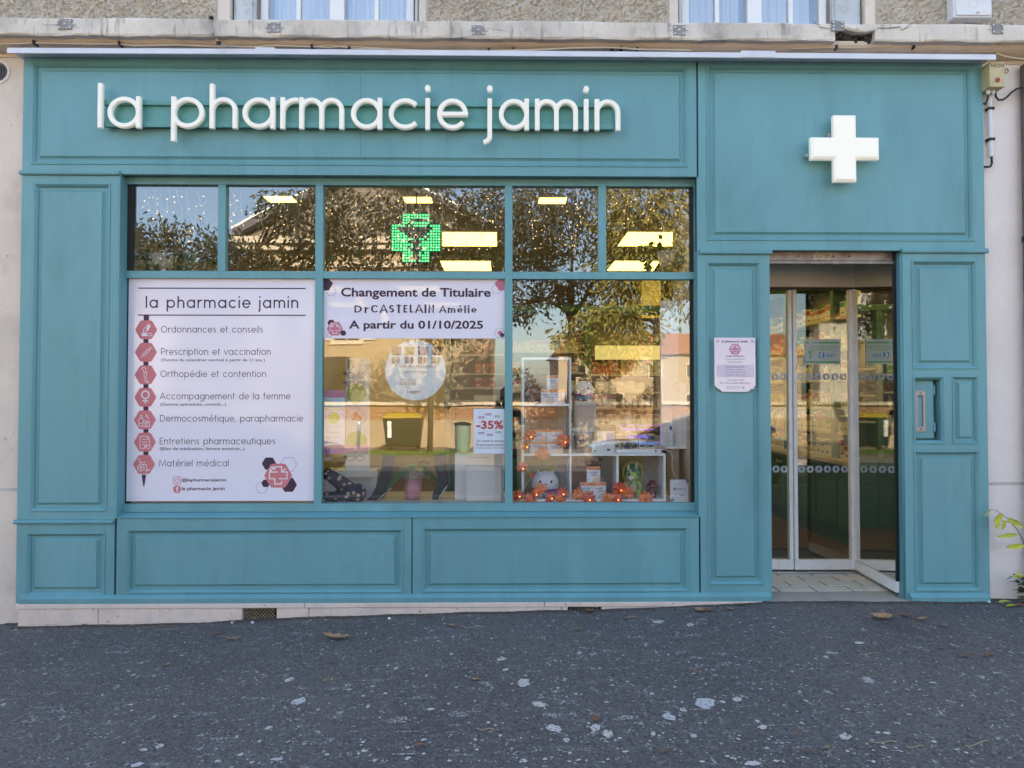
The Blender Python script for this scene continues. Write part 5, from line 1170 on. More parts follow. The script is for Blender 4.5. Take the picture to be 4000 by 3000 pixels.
for k in range(13):
    a = k*2.4; mb = MB(); broad_leaf(mb, Vector((px_+.03*math.cos(a), Yp+.03*math.sin(a)-.02, PZ+112*kp+.02*(k % 3))), Vector((math.cos(a), .6*math.sin(a)-.35, r4.uniform(.15, .9))), r4.uniform(.15, .22), r4.uniform(.036, .052), r4.uniform(.4, 1.0)); mb.build('leaf', lm, pp, smooth=True)
mb = MB(); lx, lz = P(1560, 1815, Yp-.06); broad_leaf(mb, Vector((lx, Yp-.06, lz)), Vector((-.35, 0, -1)), .13, .018, 0); mb.build('leaf', M('fresh_leaf', (.10, .24, .06), .35), pp, smooth=True)
# white carton with stand-up flap
x0, x1, z0, z1 = PR(1822, 1818, 1958, 1968, .25)
db = thing('display_carton', 'plain white cardboard display carton standing in the middle window', 'carton', ((x0+x1)/2, .3, PZ)); m_card = M('white_card', (.62, .61, .60), .7)
MB().box(x0-.09, .012, .29, .50, PZ, P(1900, 1772, .3)[1]).build('back_sheet', m_card, db, bevel=.002); MB().box(x0, x1, .22, .289, PZ, z1).build('front_box', m_card, db, bevel=.003)
mb = MB(); a, b, c, d = PR(1832, 1783, 1908, 1790, .288); write(mb, 'fabriqués en Italie', a, b, c, d, .2885, 0); mb.build('lettering', m_grey, db)
# round hanging sign
cx_, cz_ = P(1623, 1446, .128); R_ = 118*(5.228/2767)
rs = thing('round_sign', 'round pale blue cardboard sign hanging in the middle window', 'sign', (cx_, .128, cz_-R_)); m_rs = M('sign_pale_blue', (.60, .72, .78), .6)
MB().lathe([(R_, 0), (R_, .006), (.0001, .006)], (cx_, .128, cz_), 56, 'y').build('disc', m_rs, rs)
kk = 5.228/2767; RY = .1265
ph = [M('photo_'+str(i), c_, .6, var=.5, vs=40) for i, c_ in enumerate(((.06, .05, .06), (.18, .20, .05), (.05, .08, .22), (.12, .08, .06)))]
for row in range(2):
    for k in range(4):
        a, b = cx_+(-100+52*k+6)*kk, cz_+(92-40*row)*kk; MB().flat([(a, b-34*kk), (a+38*kk, b-34*kk), (a+38*kk, b), (a, b)] if row == 0 else [(a, b-26*kk), (a+17*kk, b-26*kk), (a+17*kk, b), (a, b)], RY-.0002).build('photo', ph[(k+row) % 4], rs)
        if row: MB().flat([(a+27*kk+8*kk*math.cos(t), b-13*kk+13*kk*math.sin(t)) for t in [i*.55 for i in range(11)]], RY-.0002).build('photo', ph[(k+2) % 4], rs)
mb = MB(); write(mb, 'Travail & compression', cx_-82*kk, cx_+80*kk, cz_+6*kk, cz_+22*kk, RY-.0004, 0); write(mb, 'ÇA VA DE PAIRE !', cx_-41*kk, cx_+44*kk, cz_-11*kk, cz_-3*kk, RY-.0004, .03)
write(mb, 'JAMBES LOURDES,', cx_-60*kk, cx_-2*kk, cz_-40*kk, cz_-34*kk, RY-.0004, 0); write(mb, 'DOULOUREUSES ?', cx_-60*kk, cx_-2*kk, cz_-48*kk, cz_-42*kk, RY-.0004, 0); write(mb, 'FAITES LE TEST', cx_-60*kk, cx_+2*kk, cz_-58*kk, cz_-50*kk, RY-.0004, .02); write(mb, 'Legger', cx_-32*kk, cx_+20*kk, cz_-92*kk, cz_-78*kk, RY-.0004, .01); mb.build('lettering', M('print_dark', (.04, .05, .07), .6), rs)
for dx in (-.03, .03): MB().tube([(cx_+dx, .131, cz_+R_*.97), (cx_+dx, .131, CZ-.001)], .001, 4).build('thread', m_wire, rs)
# spectacle rack on a white cube table
tb = thing('cube_table', 'white cube table behind the foot cushion', 'table', (-1.15, .6, PZ)); tx0, tx1, tz0, tz1 = PR(1255, 1840, 1478, 1968, .48)
MB().box(tx0, tx1, .48, .78, tz1-.05, tz1).build('top', m_white, tb, bevel=.003)
for a, b in ((tx0, tx0+.05), (tx1-.05, tx1)): MB().box(a, b, .48, .53, PZ, tz1-.051).build('leg', m_white, tb)
MB().box(tx0+.051, tx1-.051, .53, .54, PZ, tz1-.051).build('back_panel', m_white, tb)
sk = thing('spectacle_rack', 'white spectacle rack board with round stickers behind the middle window', 'rack', (-1.05, .55, tz1)); kx0, kx1, kz0, kz1 = PR(1350, 1398, 1444, 1830, .5)
MB().box(kx0, kx1, .5, .515, tz1+.001, kz1).build('board', m_white, sk, bevel=.002); SKY = .4995; ks = 5.6/2767
for sy, mat_, nm in ((1537, 'lime', 'sticker'), (1628, 'whitec', 'sticker'), (1722, 'lime', 'sticker')):
    cx2, cz2 = P(1394, sy, .5)
    if 'lime' not in MATS: M('lime', (.28, .50, .06), .6); M('whitec', (.66, .64, .66), .6); M('salmon', (.52, .14, .12), .6); M('mauve', (.42, .14, .26), .6)
    MB().flat(arc(cx2, cz2, 39*ks, 0, 350, 30), SKY-.0006).build(nm, MATS[mat_], sk)
    if mat_ == 'whitec': MB().flat([(cx2+a*ks, cz2+b*ks) for a, b in ((-20, -14), (14, -18), (20, -6), (8, 8), (-4, 22), (-18, 14), (-10, 2))], SKY-.0012).build('hand_print', MATS['salmon'], sk)
a, b, c, d = PR(1350, 1770, 1444, 1800, .5)
mb = MB(); mb.flat([P(1385, 1405, .5), P(1360, 1403, .5), P(1357, 1440, .5), P(1372, 1446, .5), P(1384, 1432, .5), P(1380, 1420, .5)][::-1], SKY-.0006); mb.build('head_silhouette', M('silhouette_grey', (.14, .13, .14), .7), sk)
m_spec = [M('spectacle_dark', (.05, .04, .04), .3), M('spectacle_red', (.40, .03, .05), .3)]
for sy, mm in ((1465, 0), (1500, 0), (1790, 1)):
    mb = MB(); cx2, cz2 = P(1390, sy, .5)
    for dx in (-.038, .038): stroke_flat(mb, arc(cx2+dx, cz2, .031, 0, 360, 20, .02), .004, SKY-.012)
    stroke_flat(mb, [(cx2-.008, cz2+.006), (cx2+.008, cz2+.006)], .004, SKY-.013); mb.tube([(cx2-.07, SKY-.012, cz2+.008), (cx2-.085, SKY, cz2+.012)], .003, 5); sp = mb.build('spectacles', m_spec[mm], sk); MB().lathe([(.012, 0), (.012, -.014), (.0001, -.014)], (cx2-.085, .5, cz2+.012), 12, 'y').build('peg', m_black, sk)
lf_ = thing('social_media_sheet', 'lilac sheet about social networks with pink foot band at the left of the middle window', 'sheet', (-1.24, .135, 1.05)); SQ = .137
def SP(sx0, sy0, sx1, sy1, mat, dy, nm): a, b, c, d = PR(sx0, sy0, sx1, sy1, SQ); a = max(a, -1.311); return MB().box(a, b, SQ+dy, SQ+dy+.0008, c, d).build(nm, mat, lf_)
SP(1260, 1553, 1347, 1738, M('sheet_sky', (.45, .56, .68), .6), 0, 'sheet'); SP(1260, 1525, 1347, 1553, MATS['mauve'], 0, 'top_band'); SP(1260, 1738, 1440, 1773, MATS['mauve'], -.001, 'foot_band')
mb = MB(); a, b, c, d = PR(1268, 1568, 1340, 1582, SQ); write(mb, 'RÉSEAUX', a, b, c, d, SQ-.0004, .02); a, b, c, d = PR(1268, 1588, 1340, 1602, SQ); write(mb, 'SOCIAUX', a, b, c, d, SQ-.0004, .02)
cx2, cz2 = P(1304, 1632, SQ); mb.flat(arc(cx2, cz2, .043, 0, 350, 24), SQ-.0004); mb.flat([(cx2-.03, cz2-.03), (cx2-.022, cz2-.052), (cx2, cz2-.04)], SQ-.0005); mb.build('lettering', MATS['lime'], lf_)
mb = MB(); a, b, c, d = PR(1274, 1747, 1286, 1761, SQ); mb.flat([(a, c), (b, c), (b, d), (a, d)], SQ-.0016); mb.build('logo', PM['blue'], lf_)
mb = MB(); write(mb, 'f', a+.006, b-.004, c+.002, d-.003, SQ-.0022, .03); a, b, c, d = PR(1384, 1748, 1395, 1760, SQ); o = rrect((a+b)/2, (c+d)/2, (b-a)/2, (d-c)/2, .004); stroke_flat(mb, o+[o[0]], .002, SQ-.0016); stroke_flat(mb, arc((a+b)/2, (c+d)/2, .005, 0, 360, 12), .002, SQ-.0016); mb.build('logo', m_print_w, lf_)
mb = MB(); a, b, c, d = PR(1276, 1664, 1330, 1674, SQ)
for i, s in enumerate(('Conseils', 'Actualités', 'Infos santé', 'Promotions', 'Animations')): write(mb, s, a, b-.01*(i % 2), c-.036*i, d-.036*i, SQ-.0004, 0)
mb.build('lettering', m_pinkp, lf_)
tag(MB().lathe([(.03, 0), (.042, .03), (.03, .15), (.022, .2), (.03, .22)], (P(1487, 1960, .42)[0], .42, PZ), 18).build('vase', M('terracotta_orange', (.50, .19, .06), .5), smooth=True), 'orange vase between the cube table and the left stocking leg', 'vase')
# ------------------------------------------------------------------ right window: white cube shelf and what stands on it
SF0, SF1 = .20, .41                                        # front and back of the cube shelf
cs = thing('cube_shelf', 'white stepped cube shelf unit in the right window', 'shelf', (.6, .34, PZ))
U = lambda sx, sy: P(sx, sy, SF0)
sxL = U(2038, 1700)[0]; sxa = U(2225, 1700)[0]; sxb = U(2232, 1700)[0]; sxc0, sxc1 = U(2408, 1870)[0], U(2417, 1870)[0]; sxd0, sxd1 = U(2592, 1870)[0], U(2601, 1870)[0]; sxl = U(2047, 1700)[0]
zT1, zT0 = U(2130, 1396)[1], U(2130, 1405)[1]; zM1, zM0 = U(2130, 1578)[1], U(2130, 1587)[1]; zB1, zB0 = U(2300, 1772)[1], U(2300, 1781)[1]; zF = PZ+.016
MB().box(sxL, sxl, SF0, SF1, PZ, zT1).build('side_panel', m_white, cs, bevel=.001); MB().box(sxa, sxb, SF0, SF1, zB1, zT1).build('side_panel', m_white, cs, bevel=.001); MB().box(sxl, sxa, SF0, SF1, zT0, zT1).build('top_board', m_white, cs, bevel=.001)
MB().box(sxl, sxa, SF0, SF1, zM0, zM1).build('shelf_board', m_white, cs, bevel=.001); MB().box(sxl, sxd1, SF0, SF1, zB0, zB1-.0003).build('shelf_board', m_white, cs, bevel=.001)
MB().box(sxa, sxb, SF0, SF1, zF, zB0).build('divider', m_white, cs, bevel=.001); MB().box(sxc0, sxc1, SF0, SF1, zF, zB0).build('divider', m_white, cs, bevel=.001); MB().box(sxd0, sxd1, SF0, SF1, PZ, zB0).build('side_panel', m_white, cs, bevel=.001); MB().box(sxl, sxd0, SF0, SF1, PZ, zF).build('base_board', m_white, cs, bevel=.001)
m_pk = M('backing_clay', (.36, .19, .12), .8); m_ol = M('backing_olive', (.36, .31, .11), .8); m_gr = M('backing_grey', (.36, .34, .31), .8)
def backing(x0, x1, z0, z1, mat, u0=.15, u1=.78):
    MB().box(x0, x1, SF1-.004, SF1, z0, z1).build('back_panel', m_gr, cs); w_ = x1-x0; MB().box(x0+u0*w_, x0+u1*w_, SF1-.008, SF1-.0045, z0, z1).build('backing_card', mat, cs)
backing(sxl, sxa, zM1, zT0, m_pk); backing(sxl, sxa, zB1, zM0, m_pk); backing(sxl, sxa, zF, zB0, m_ol, .02, .7); backing(sxb, sxc0, zF, zB0, m_pk, .04, .70); backing(sxc1, sxd0, zF, zB0, m_ol, .02, .66)
m_navyp = M('print_navy', (.02, .03, .08), .6)
def boost(sx0, sx1, sy, x0, z):
    mb = MB(); a, b, c, d = PR(sx0+22, sy, sx1-22, sy+12, SF1-.01); write(mb, 'BOOSTEZ', a, b, c, d, SF1-.0085, .03); a, b, c, d = PR(sx0, sy+21, sx1, sy+34, SF1-.01); write(mb, 'VOTRE IMMUNITÉ', a, b, c, d, SF1-.0085, .03)
    for k in (-1, 1): cx, cz = P((sx0+sx1)/2+k*46, sy-2, SF1-.01); mb.flat(arc(cx, cz, .008, 0, 330, 10), SF1-.0085); mb.flat(arc(cx+.012*k, cz-.01, .006, 0, 330, 10), SF1-.0085)
    mb.build('lettering', m_navyp, cs)
boost(2070, 2172, 1436, 0, 0); boost(2248, 2348, 1795, 0, 0)
# cartons with the orange top
m_bx = M('carton_white', (.68, .68, .72), .5); m_or = M('carton_orange', (.72, .22, .03), .5); m_nv = M('carton_navy', (.06, .08, .28), .5); m_sk = M('carton_skin', (.66, .48, .36), .6); m_rd = M('carton_red', (.5, .06, .05), .6)
def oscillo(sx0, sy0, sx1, sy1, label, z=None, Y=.235):
    a, b, c, d = PR(sx0, sy0, sx1, sy1, Y); w_, h = b-a, d-c; z = c if z is None else z
    t = thing('medicine_carton', label, 'carton', ((a+b)/2, Y+.04, z), 'white medicine cartons with orange top band')
    MB().box(a+.0008, b-.0008, Y, Y+.075, z, z+h).build('carton', m_bx, t, bevel=.0012); y = Y-.0006
    MB().flat([(a+.002, z+.80*h), (b-.002, z+.80*h), (b-.002, z+.985*h), (a+.002, z+.985*h)], y).build('top_band', m_or, t); MB().box(a+.0015, b-.0015, Y+.001, Y+.0745, z+h, z+h+.0006).build('lid', m_or, t)
    mb = MB(); write(mb, 'ÉNERGIE', a+.3*w_, b-.3*w_, z+.87*h, z+.94*h, y-.0005, .01); mb.build('lettering', m_print_w, t)
    mb = MB(); write(mb, "oscillo'", a+.16*w_, b-.2*w_, z+.60*h, z+.72*h, y, .012); write(mb, 'vitalité', a+.3*w_, b-.24*w_, z+.50*h, z+.57*h, y, .02); mb.build('lettering', m_nv, t)
    MB().flat([(a+.34*w_, z+.43*h), (b-.18*w_, z+.43*h), (b-.18*w_, z+.46*h), (a+.34*w_, z+.46*h)], y).build('red_line', m_rd, t)
    MB().flat([(a+.35*w_, z+.02*h), (b-.01*w_, z+.02*h), (b-.01*w_, z+.5*h), (a+.62*w_, z+.3*h), (a+.4*w_, z+.18*h)], y).build('hand_picture', m_sk, t); mb = MB(); write(mb, '30', a+.06*w_, a+.18*w_, z+.14*h, z+.22*h, y, .01); mb.build('lettering', m_rd, t)
oscillo(2113, 1522, 2160, 1578, 'left lower carton of the three on the top cube shelf beside the mushroom', zM1+.0005); oscillo(2160, 1522, 2207, 1578, 'right lower carton of the three on the top cube shelf', zM1+.0005)
zz_ = zM1+.0005+(PR(2113, 1522, 2160, 1578, .235)[3]-PR(2113, 1522, 2160, 1578, .235)[2])+.0015
oscillo(2136, 1466, 2182, 1521, 'single carton stacked on top of two on the top cube shelf', zz_)
hh_ = PR(2070, 1718, 2134, 1763, .235); hh_ = hh_[3]-hh_[2]
for (a, b, nm) in ((2070, 2134, 'left'), (2135, 2199, 'right')):
    oscillo(a, 1718, b, 1763, 'lower %s carton of the four stacked in the second cube' % nm, zB1+.0005); oscillo(a, 1672, b, 1717, 'upper %s carton of the four stacked in the second cube' % nm, zB1+.002+hh_)
oscillo(2268, 1896, 2317, 1958, 'left lower carton under the immunity card in the bottom row', zF+.0005); oscillo(2317, 1896, 2367, 1958, 'right lower carton under the immunity card in the bottom row', zF+.0005)
hh_ = PR(2268, 1896, 2317, 1958, .235); oscillo(2293, 1835, 2345, 1896, 'carton stacked on two others under the immunity card in the bottom row', zF+.002+hh_[3]-hh_[2])
# burgundy mushroom ornaments
m_mush = M('burgundy_glaze', (.16, .025, .035), .12, coat=.6)
def mushroom(label, sx, z, Y, s_):
    x = P(sx, 1700, Y)[0]
    t = thing('mushroom_ornament', label, 'ornament', (x, Y, z), 'burgundy ceramic mushrooms')
    MB().lathe([(.014, 0), (.032, .003), (.034, .02), (.028, .05), (.018, .085), (.016, .1)], (x, Y, z), 24).build('stem', m_mush, t, smooth=True); MB().lathe([(.016, .095), (.052, .094), (.058, .101), (.052, .112), (.036, .13), (.02, .152), (.008, .155)], (x, Y, z), 28).build('cap', m_mush, t, smooth=True)
    t.scale = (s_,)*3; return t
mushroom('burgundy ceramic mushroom beside cartons on the top cube shelf', 2078, zM1+.0005, .27, .96); mushroom('burgundy ceramic mushroom behind leaves at the right end of the bottom row', 2547, zF+.0005, .27, .86)
# plush toys
m_wp = M('white_plush', (.66, .64, .68), .95, sheen=.6, bump=.4, bs=200); m_yg = M('lime_plush', (.36, .48, .06), .95, sheen=.5, bump=.4, bs=200); m_dg = M('green_plush', (.04, .16, .06), .95, sheen=.5); m_cp = M('cream_plush', (.55, .46, .30), .95, sheen=.5, bump=.3, bs=200); m_eye = M('glossy_eye', (.01, .01, .012), .08)
def cat_plush(label, sx, z, Y, w_):
    x = P(sx, 1900, Y)[0]; r = w_/2
    t = thing('plush_toy', label, 'plush toy', (x, Y, z), 'white cat plush toys')
    MB().ball((x, Y, z+r*1.02), r, r*.7, r*.92, 24, 16).build('body', m_wp, t, smooth=True)
    for k in (-1, 1):
        MB().loops([[(x+k*r*.52+a*r*.24*q, Y+b*r*.12*q, z+r*(1.62+.42*(1-q))) for a, b in arc(0, 0, 1, 0, 330, 11)] for q in (1, .7, .35, .08)]).build('ear', m_wp, t, smooth=True)
        MB().ball((x+k*r*.40, Y-r*.60, z+r*1.18), r*.10, r*.05, r*.13, 12, 8).build('eye', m_eye, t, smooth=True); MB().ball((x+k*r*.36, Y-r*.58, z+r*.16), r*.17, r*.14, r*.15, 12, 8).build('paw', m_wp, t, smooth=True)
        for q in (0, 1): MB().box(x+k*r*.72-r*.09, x+k*r*.72+r*.09, Y-r*.52, Y-r*.45, z+r*(1.02+.14*q), z+r*(1.06+.14*q)).build('whisker_stitch', (PM['orange'], PM['lilac'], PM['teal'], PM['yellow'])[q+(k > 0)*2], t)
    mb = MB(); y_ = Y-r*.705
    mb.tube([(x-r*.10, y_+.003, z+r*1.0), (x-r*.05, y_, z+r*.96), (x, y_, z+r*1.0), (x+r*.05, y_, z+r*.96), (x+r*.10, y_+.003, z+r*1.0)], r*.018, 5); mb.build('mouth', m_eye, t); MB().ball((x, y_, z+r*1.06), r*.06, r*.03, r*.04, 8, 6).build('nose', PM['pink'], t)
    for band, (mt, z0, z1) in enumerate(((M('tutu_violet', (.26, .05, .26), .7) if 'tutu_violet' not in MATS else MATS['tutu_violet'], .46, .66), (M('tutu_blue', (.06, .26, .42), .7) if 'tutu_blue' not in MATS else MATS['tutu_blue'], .16, .46))):
        L = []
        for zz, rr_ in ((z1, .86), (z0, .98 if band == 0 else .92)): L.append([(x+r*rr_*(1+.04*(i % 2))*math.cos(RAD(180+i*4.5)), Y+r*.72*(1+.07*(i % 2))*math.sin(RAD(180+i*4.5)), z+r*zz) for i in range(41)])
        MB().loops(L, False, False, closed=False).build('tutu_band', mt, t)
    return t
cat_plush('white cat plush with violet and blue tutu in the bottom left cube', 2130, zF+.0005, .33, .205); 
c2 = cat_plush('white cat plush sitting on a stand behind the cube shelf', 2280, P(2280, 1566, .62)[1], .62, .165)
tag(MB().box(P(2240, 1570, .62)[0], P(2325, 1570, .62)[0], .55, .70, PZ+.0, P(2280, 1566, .62)[1]).build('stand', M('stand_grey', (.42, .41, .40), .6)), 'grey white box stand under the rear cat plush', 'stand')
dx_ = P(2470, 1900, .33)[0]
tr = thing('plush_toy', 'lime green horned dinosaur plush with frill in the bottom right cube', 'plush toy', (dx_, .33, zF)); b0 = zF
MB().ball((dx_+.005, .34, b0+.068), .052, .045, .068, 18, 12).build('body', m_yg, tr, smooth=True); MB().ball((dx_, .305, b0+.066), .032, .02, .05, 14, 10).build('belly', m_cp, tr, smooth=True)
hz_ = b0+.172; fr2 = MB()
fo = [(dx_+.005+(.082+.006*(k % 2))*math.cos(RAD(k*12)), hz_+.012+(.088+.006*(k % 2))*math.sin(RAD(k*12))) for k in range(30)]
MB().prism(fo, .335, .35).build('frill', M('frill_yellow', (.42, .34, .10), .9), tr); MB().prism([(dx_+.005+.066*math.cos(RAD(k*15)), hz_+.012+.07*math.sin(RAD(k*15))) for k in range(24)], .325, .3345).build('frill_lining', m_dg, tr)
MB().ball((dx_-.003, .295, hz_), .052, .05, .046, 18, 12).build('head', m_yg, tr, smooth=True); MB().ball((dx_-.022, .255, hz_-.022), .028, .032, .024, 14, 10).build('muzzle', m_cp, tr, smooth=True); MB().ball((dx_-.0, .29, hz_+.026), .045, .04, .026, 14, 8).build('brow', m_dg, tr, smooth=True)
for hx2, hz2, l_ in ((-.04, .035, .05), (.022, .045, .055), (-.022, .008, .035)):
    MB().tube([(dx_+hx2, .27, hz_+hz2), (dx_+hx2-.004, .255, hz_+hz2+l_*.6), (dx_+hx2+.002, .25, hz_+hz2+l_)], [.013, .009, .002], 8).build('horn', m_cp, tr, smooth=True)
for k in (-1, 1): MB().ball((dx_+k*.034-.004, .252, hz_+.006), .010, .006, .013, 10, 8).build('eye', m_eye, tr, smooth=True); MB().ball((dx_+k*.035, .285, b0+.03), .022, .03, .03, 12, 8).build('leg', m_yg, tr, smooth=True); MB().ball((dx_+k*.042, .27, b0+.014), .02, .026, .0138, 12, 8).build('foot', m_cp, tr, smooth=True); MB().tube([(dx_+k*.04, .31, b0+.11), (dx_+k*.055, .285, b0+.08), (dx_+k*.05, .27, b0+.055)], [.018, .015, .011], 8).build('arm', m_yg, tr, smooth=True)
# things standing on the bottom row's top board
zS = zB1+.0004
def board_box(name, label, cat, sx0, sx1, sy0, Y, d_, mat, txt=(), group=None):
    a, b = P(sx0, 1750, Y)[0], P(sx1, 1750, Y)[0]; zt_ = P((sx0+sx1)/2, sy0, Y)[1]; t = thing(name, label, cat, ((a+b)/2, Y, zS), group); MB().box(a, b, Y, Y+d_, zS, zt_).build('carton', mat, t, bevel=.001)
    for s, u0, u1, v0, v1, mt, bo in txt: mb = MB(); write(mb, s, a+u0*(b-a), a+u1*(b-a), zS+v0*(zt_-zS), zS+v1*(zt_-zS), Y-.0006, bo); mb.build('lettering', mt, t)
    return t, a, b, zt_
m_pic = M('cereal_carton', (.55, .52, .46), .6); m_dk = MATS['print_dark']; m_lb = M('print_blue', (.05, .2, .45), .6)
board_box('cereal_carton', 'baby cereal carton half hidden by the cube shelf upright', 'carton', 2233, 2271, 1672, .33, .06, m_pic, (('Picot', .0, .98, .74, .9, m_dk, .02),)); board_box('cereal_carton', 'baby cereal carton with blue name behind the blue cup', 'carton', 2272, 2318, 1672, .335, .06, m_pic, (('Picot', .06, .98, .74, .9, m_lb, .03), ('Biscuit', .3, .95, .52, .62, MATS['stamped_brown'], .0)))
cx2 = P(2262, 1765, .26)[0]; tag(MB().lathe([(.026, 0), (.03, .004), (.042, .125), (.043, .135), (.04, .135), (.038, .12)], (cx2, .26, zS), 24).build('cup', M('speckled_blue_glaze', (.03, .06, .11), .3, var=.5, vs=60), smooth=True), 'dark blue speckled cup standing before the cereal cartons', 'cup')
lf2 = thing('leaflet', 'folded herbal tea leaflet with blue and green panels standing on the shelf', 'leaflet', (P(2358, 1768, .25)[0], .25, zS)); a, b, c, d = PR(2313, 1683, 2402, 1769, .25); mdx = (a+b)/2+.01; zt_ = zS+(d-c)
mb = MB(); mb.loops([[(a, .26, z), (mdx, .235, z), (b, .255, z)] for z in (zS, zt_)], False, False, closed=False); mb.build('sheet', M('leaflet_white', (.62, .62, .60), .6), lf2)
def lpatch(u0, u1, v0, v1, mat):
    x0_, x1_ = a+u0*(b-a), a+u1*(b-a); f_ = lambda x: (.26+(.235-.26)*(x-a)/(mdx-a) if x <= mdx else .235+.02*(x-mdx)/(b-mdx))-.0012
    mb = MB(); z0_, z1_ = zS+v0*(zt_-zS), zS+v1*(zt_-zS); mb.add([(x0_, f_(x0_), z0_), (x1_, f_(x1_), z0_), (x1_, f_(x1_), z1_), (x0_, f_(x0_), z1_)], [(0, 1, 2, 3)]); mb.build('printed_panel', mat, lf2)
lpatch(.0, .22, .56, .98, M('herb_photo', (.10, .11, .07), .6, var=.6, vs=60)); lpatch(.27, .46, .64, .84, PM['green']); lpatch(.62, .99, .58, .9, M('leaflet_blue', (.05, .12, .38), .6)); lpatch(.06, .2, .06, .12, PM['green']); lpatch(.64, .78, .1, .2, m_dk)
# acrylic light-up writing board
lb_ = thing('light_board', 'clear light up writing board with blue handwriting on a white base', 'light board', (P(2493, 1760, .25)[0], .25, zS)); a, b, c, d = PR(2407, 1657, 2582, 1765, .25); zt_ = zS+(d-c)
MB().box(a, b, .235, .275, zS, zS+.028).build('base', m_plast, lb_, bevel=.003); MB().box(a+.002, b-.004, .252, .258, zS+.0285, zt_).build('sheet', glass('acrylic_sheet', .04), lb_); m_vio = M('violet_edge', (.3, .1, .8), .4, emit=.25, erg=(.38, .16, 1.0))
mb = MB(); mb.box(a+.002, b-.004, .2515, .2585, zt_, zt_+.002).box(b-.0045, b-.003, .2515, .2585, zS+.03, zt_); mb.build('lit_edge', m_vio, lb_)
m_hw1 = M('glowing_violet_ink', (.2, .1, .9), .4, emit=.28, erg=(.26, .14, 1.0)); m_hw2 = M('glowing_blue_ink', (.02, .2, 1), .4, emit=.3, erg=(.03, .22, 1.0))
def hand(s, sx0, sx1, sy0, sy1, mat):
    mb = MB(); q0_, q1_, c_, d_ = PR(sx0, sy0, sx1, sy1, .25); v, f = font_geo(s, .0); ax = min(p[0] for p in v); bx = max(p[0] for p in v); az = min(p[1] for p in v); bz = max(p[1] for p in v)
    mb.add([(q0_+(q1_-q0_)*(p[0]-ax+.18*(p[1]-az))/(bx-ax+.2), .2505, c_+(d_-c_)*(p[1]-az)/(bz-az)+.003*math.sin(p[0]*3)) for p in v], f); mb.build('handwriting', mat, lb_)
hand('Une petite tisane pour', 2428, 2556, 1671, 1684, m_hw1); hand('vous réchauffer !', 2448, 2542, 1697, 1711, m_hw1); hand('La pharmacie jamin', 2484, 2573, 1725, 1737, m_hw2)
MB().box(b-.05, b-.036, .2345, .2351, zS+.008, zS+.020).build('switch', m_black, lb_)
q = [P(x, y, .25) for x, y in ((2584, 1757), (2600, 1757), (2618, 1765), (2628, 1785), (2624, 1810), (2628, 1840), (2645, 1872))]; MB().tube([(x, .25, z) for x, z in q], .003, 6).build('cable', m_white, lb_)
# pine cone behind the board
pc = thing('pine_cone', 'brown pine cone lying behind the light board', 'pine cone', (P(2452, 1745, .33)[0], .33, zS)); cone = MB(); bx_, bz_ = P(2452, 1738, .33); rr5 = random.Random(2)
for k in range(70):
    t = k/70; a_ = k*2.39996; ax = Vector((bx_-.05+.12*t, .33, bz_+.012-.02*t)); rad_ = .036*math.sin(PI*min(.96, .12+t*.85)); p = ax+Vector((0, rad_*math.cos(a_), rad_*math.sin(a_))); e = Vector((.4, math.cos(a_), math.sin(a_))).normalized()*.016; s_ = e.cross(Vector((1, 0, 0))).normalized()*.009
    cone.add([p-e*.4, p+s_, p+e, p-s_, p+Vector((.006, 0, 0))], [(0, 1, 4), (1, 2, 4), (2, 3, 4), (3, 0, 4)])
cone.build('scales', M('cone_brown', (.09, .05, .03), .7, var=.4, vs=60), pc)
# supplier card and the tall white stand at the right
ac_ = thing('supplier_card', 'white card with coloured corner blobs and bubble logo at the right window corner', 'card', (P(2663, 1962, .17)[0], .17, PZ)); a, b, c, d = PR(2618, 1873, 2706, 1961, .165); b = min(b, 1.386); MB().box(a, b, .165, .168, PZ, d).build('card', M('card_white', (.68, .66, .68), .5), ac_)
mb = MB(); w_, h = b-a, d-PZ; write(mb, 'ADS GROUP', a+.34*w_, a+.86*w_, PZ+.54*h, PZ+.61*h, .1643, .02); write(mb, 'VOTRE PARTENAIRE DE CONFIANCE', a+.16*w_, a+.86*w_, PZ+.76*h, PZ+.79*h, .1643, 0); write(mb, 'équipement et services', a+.2*w_, a+.8*w_, PZ+.38*h, PZ+.41*h, .1643, 0); mb.build('lettering', m_grey, ac_)
for u_, v_, r_, mt in ((.24, .6, .009, PM['teal']), (.19, .55, .006, PM['yellow']), (.28, .54, .005, PM['pink']), (.93, .94, .014, PM['lilac']), (.95, .84, .008, PM['yellow']), (.06, .06, .012, PM['pink']), (.15, .09, .011, PM['teal'])): MB().flat(arc(a+u_*w_, PZ+v_*h, r_, 0, 340, 16), .1643-.0002*v_).build('blob', mt, ac_)
MB().box(a+.55*w_, a+.75*w_, .1638, .1645, PZ+.27*h, PZ+.31*h).build('tag', PM['pink'], ac_)
ts = thing('tall_stand', 'tall white stand with an open shelf box at the right edge of the window', 'stand', (1.33, .5, PZ)); a, b, c, d = PR(2604, 1300, 2695, 1752, .42)
MB().box(a, b, .62, .64, c, 2.25).build('back_board', m_white, ts); MB().box(a+.09, b+.05, .38, .62, c, c+.17*3.0).build('side_box', m_white, ts, bevel=.002); MB().box(a, a+.089, .42, .619, c, c+.012).build('shelf', m_white, ts); MB().box(a+.04, a+.1, .45, .6, PZ, c-.001).build('post', M('pale_wood', (.48, .38, .26), .6), ts)
bottle_item(a+.05, .5, c+.013, .022, .16, 'white', 'blue', 'white bottle with blue label on the tall stand', None)
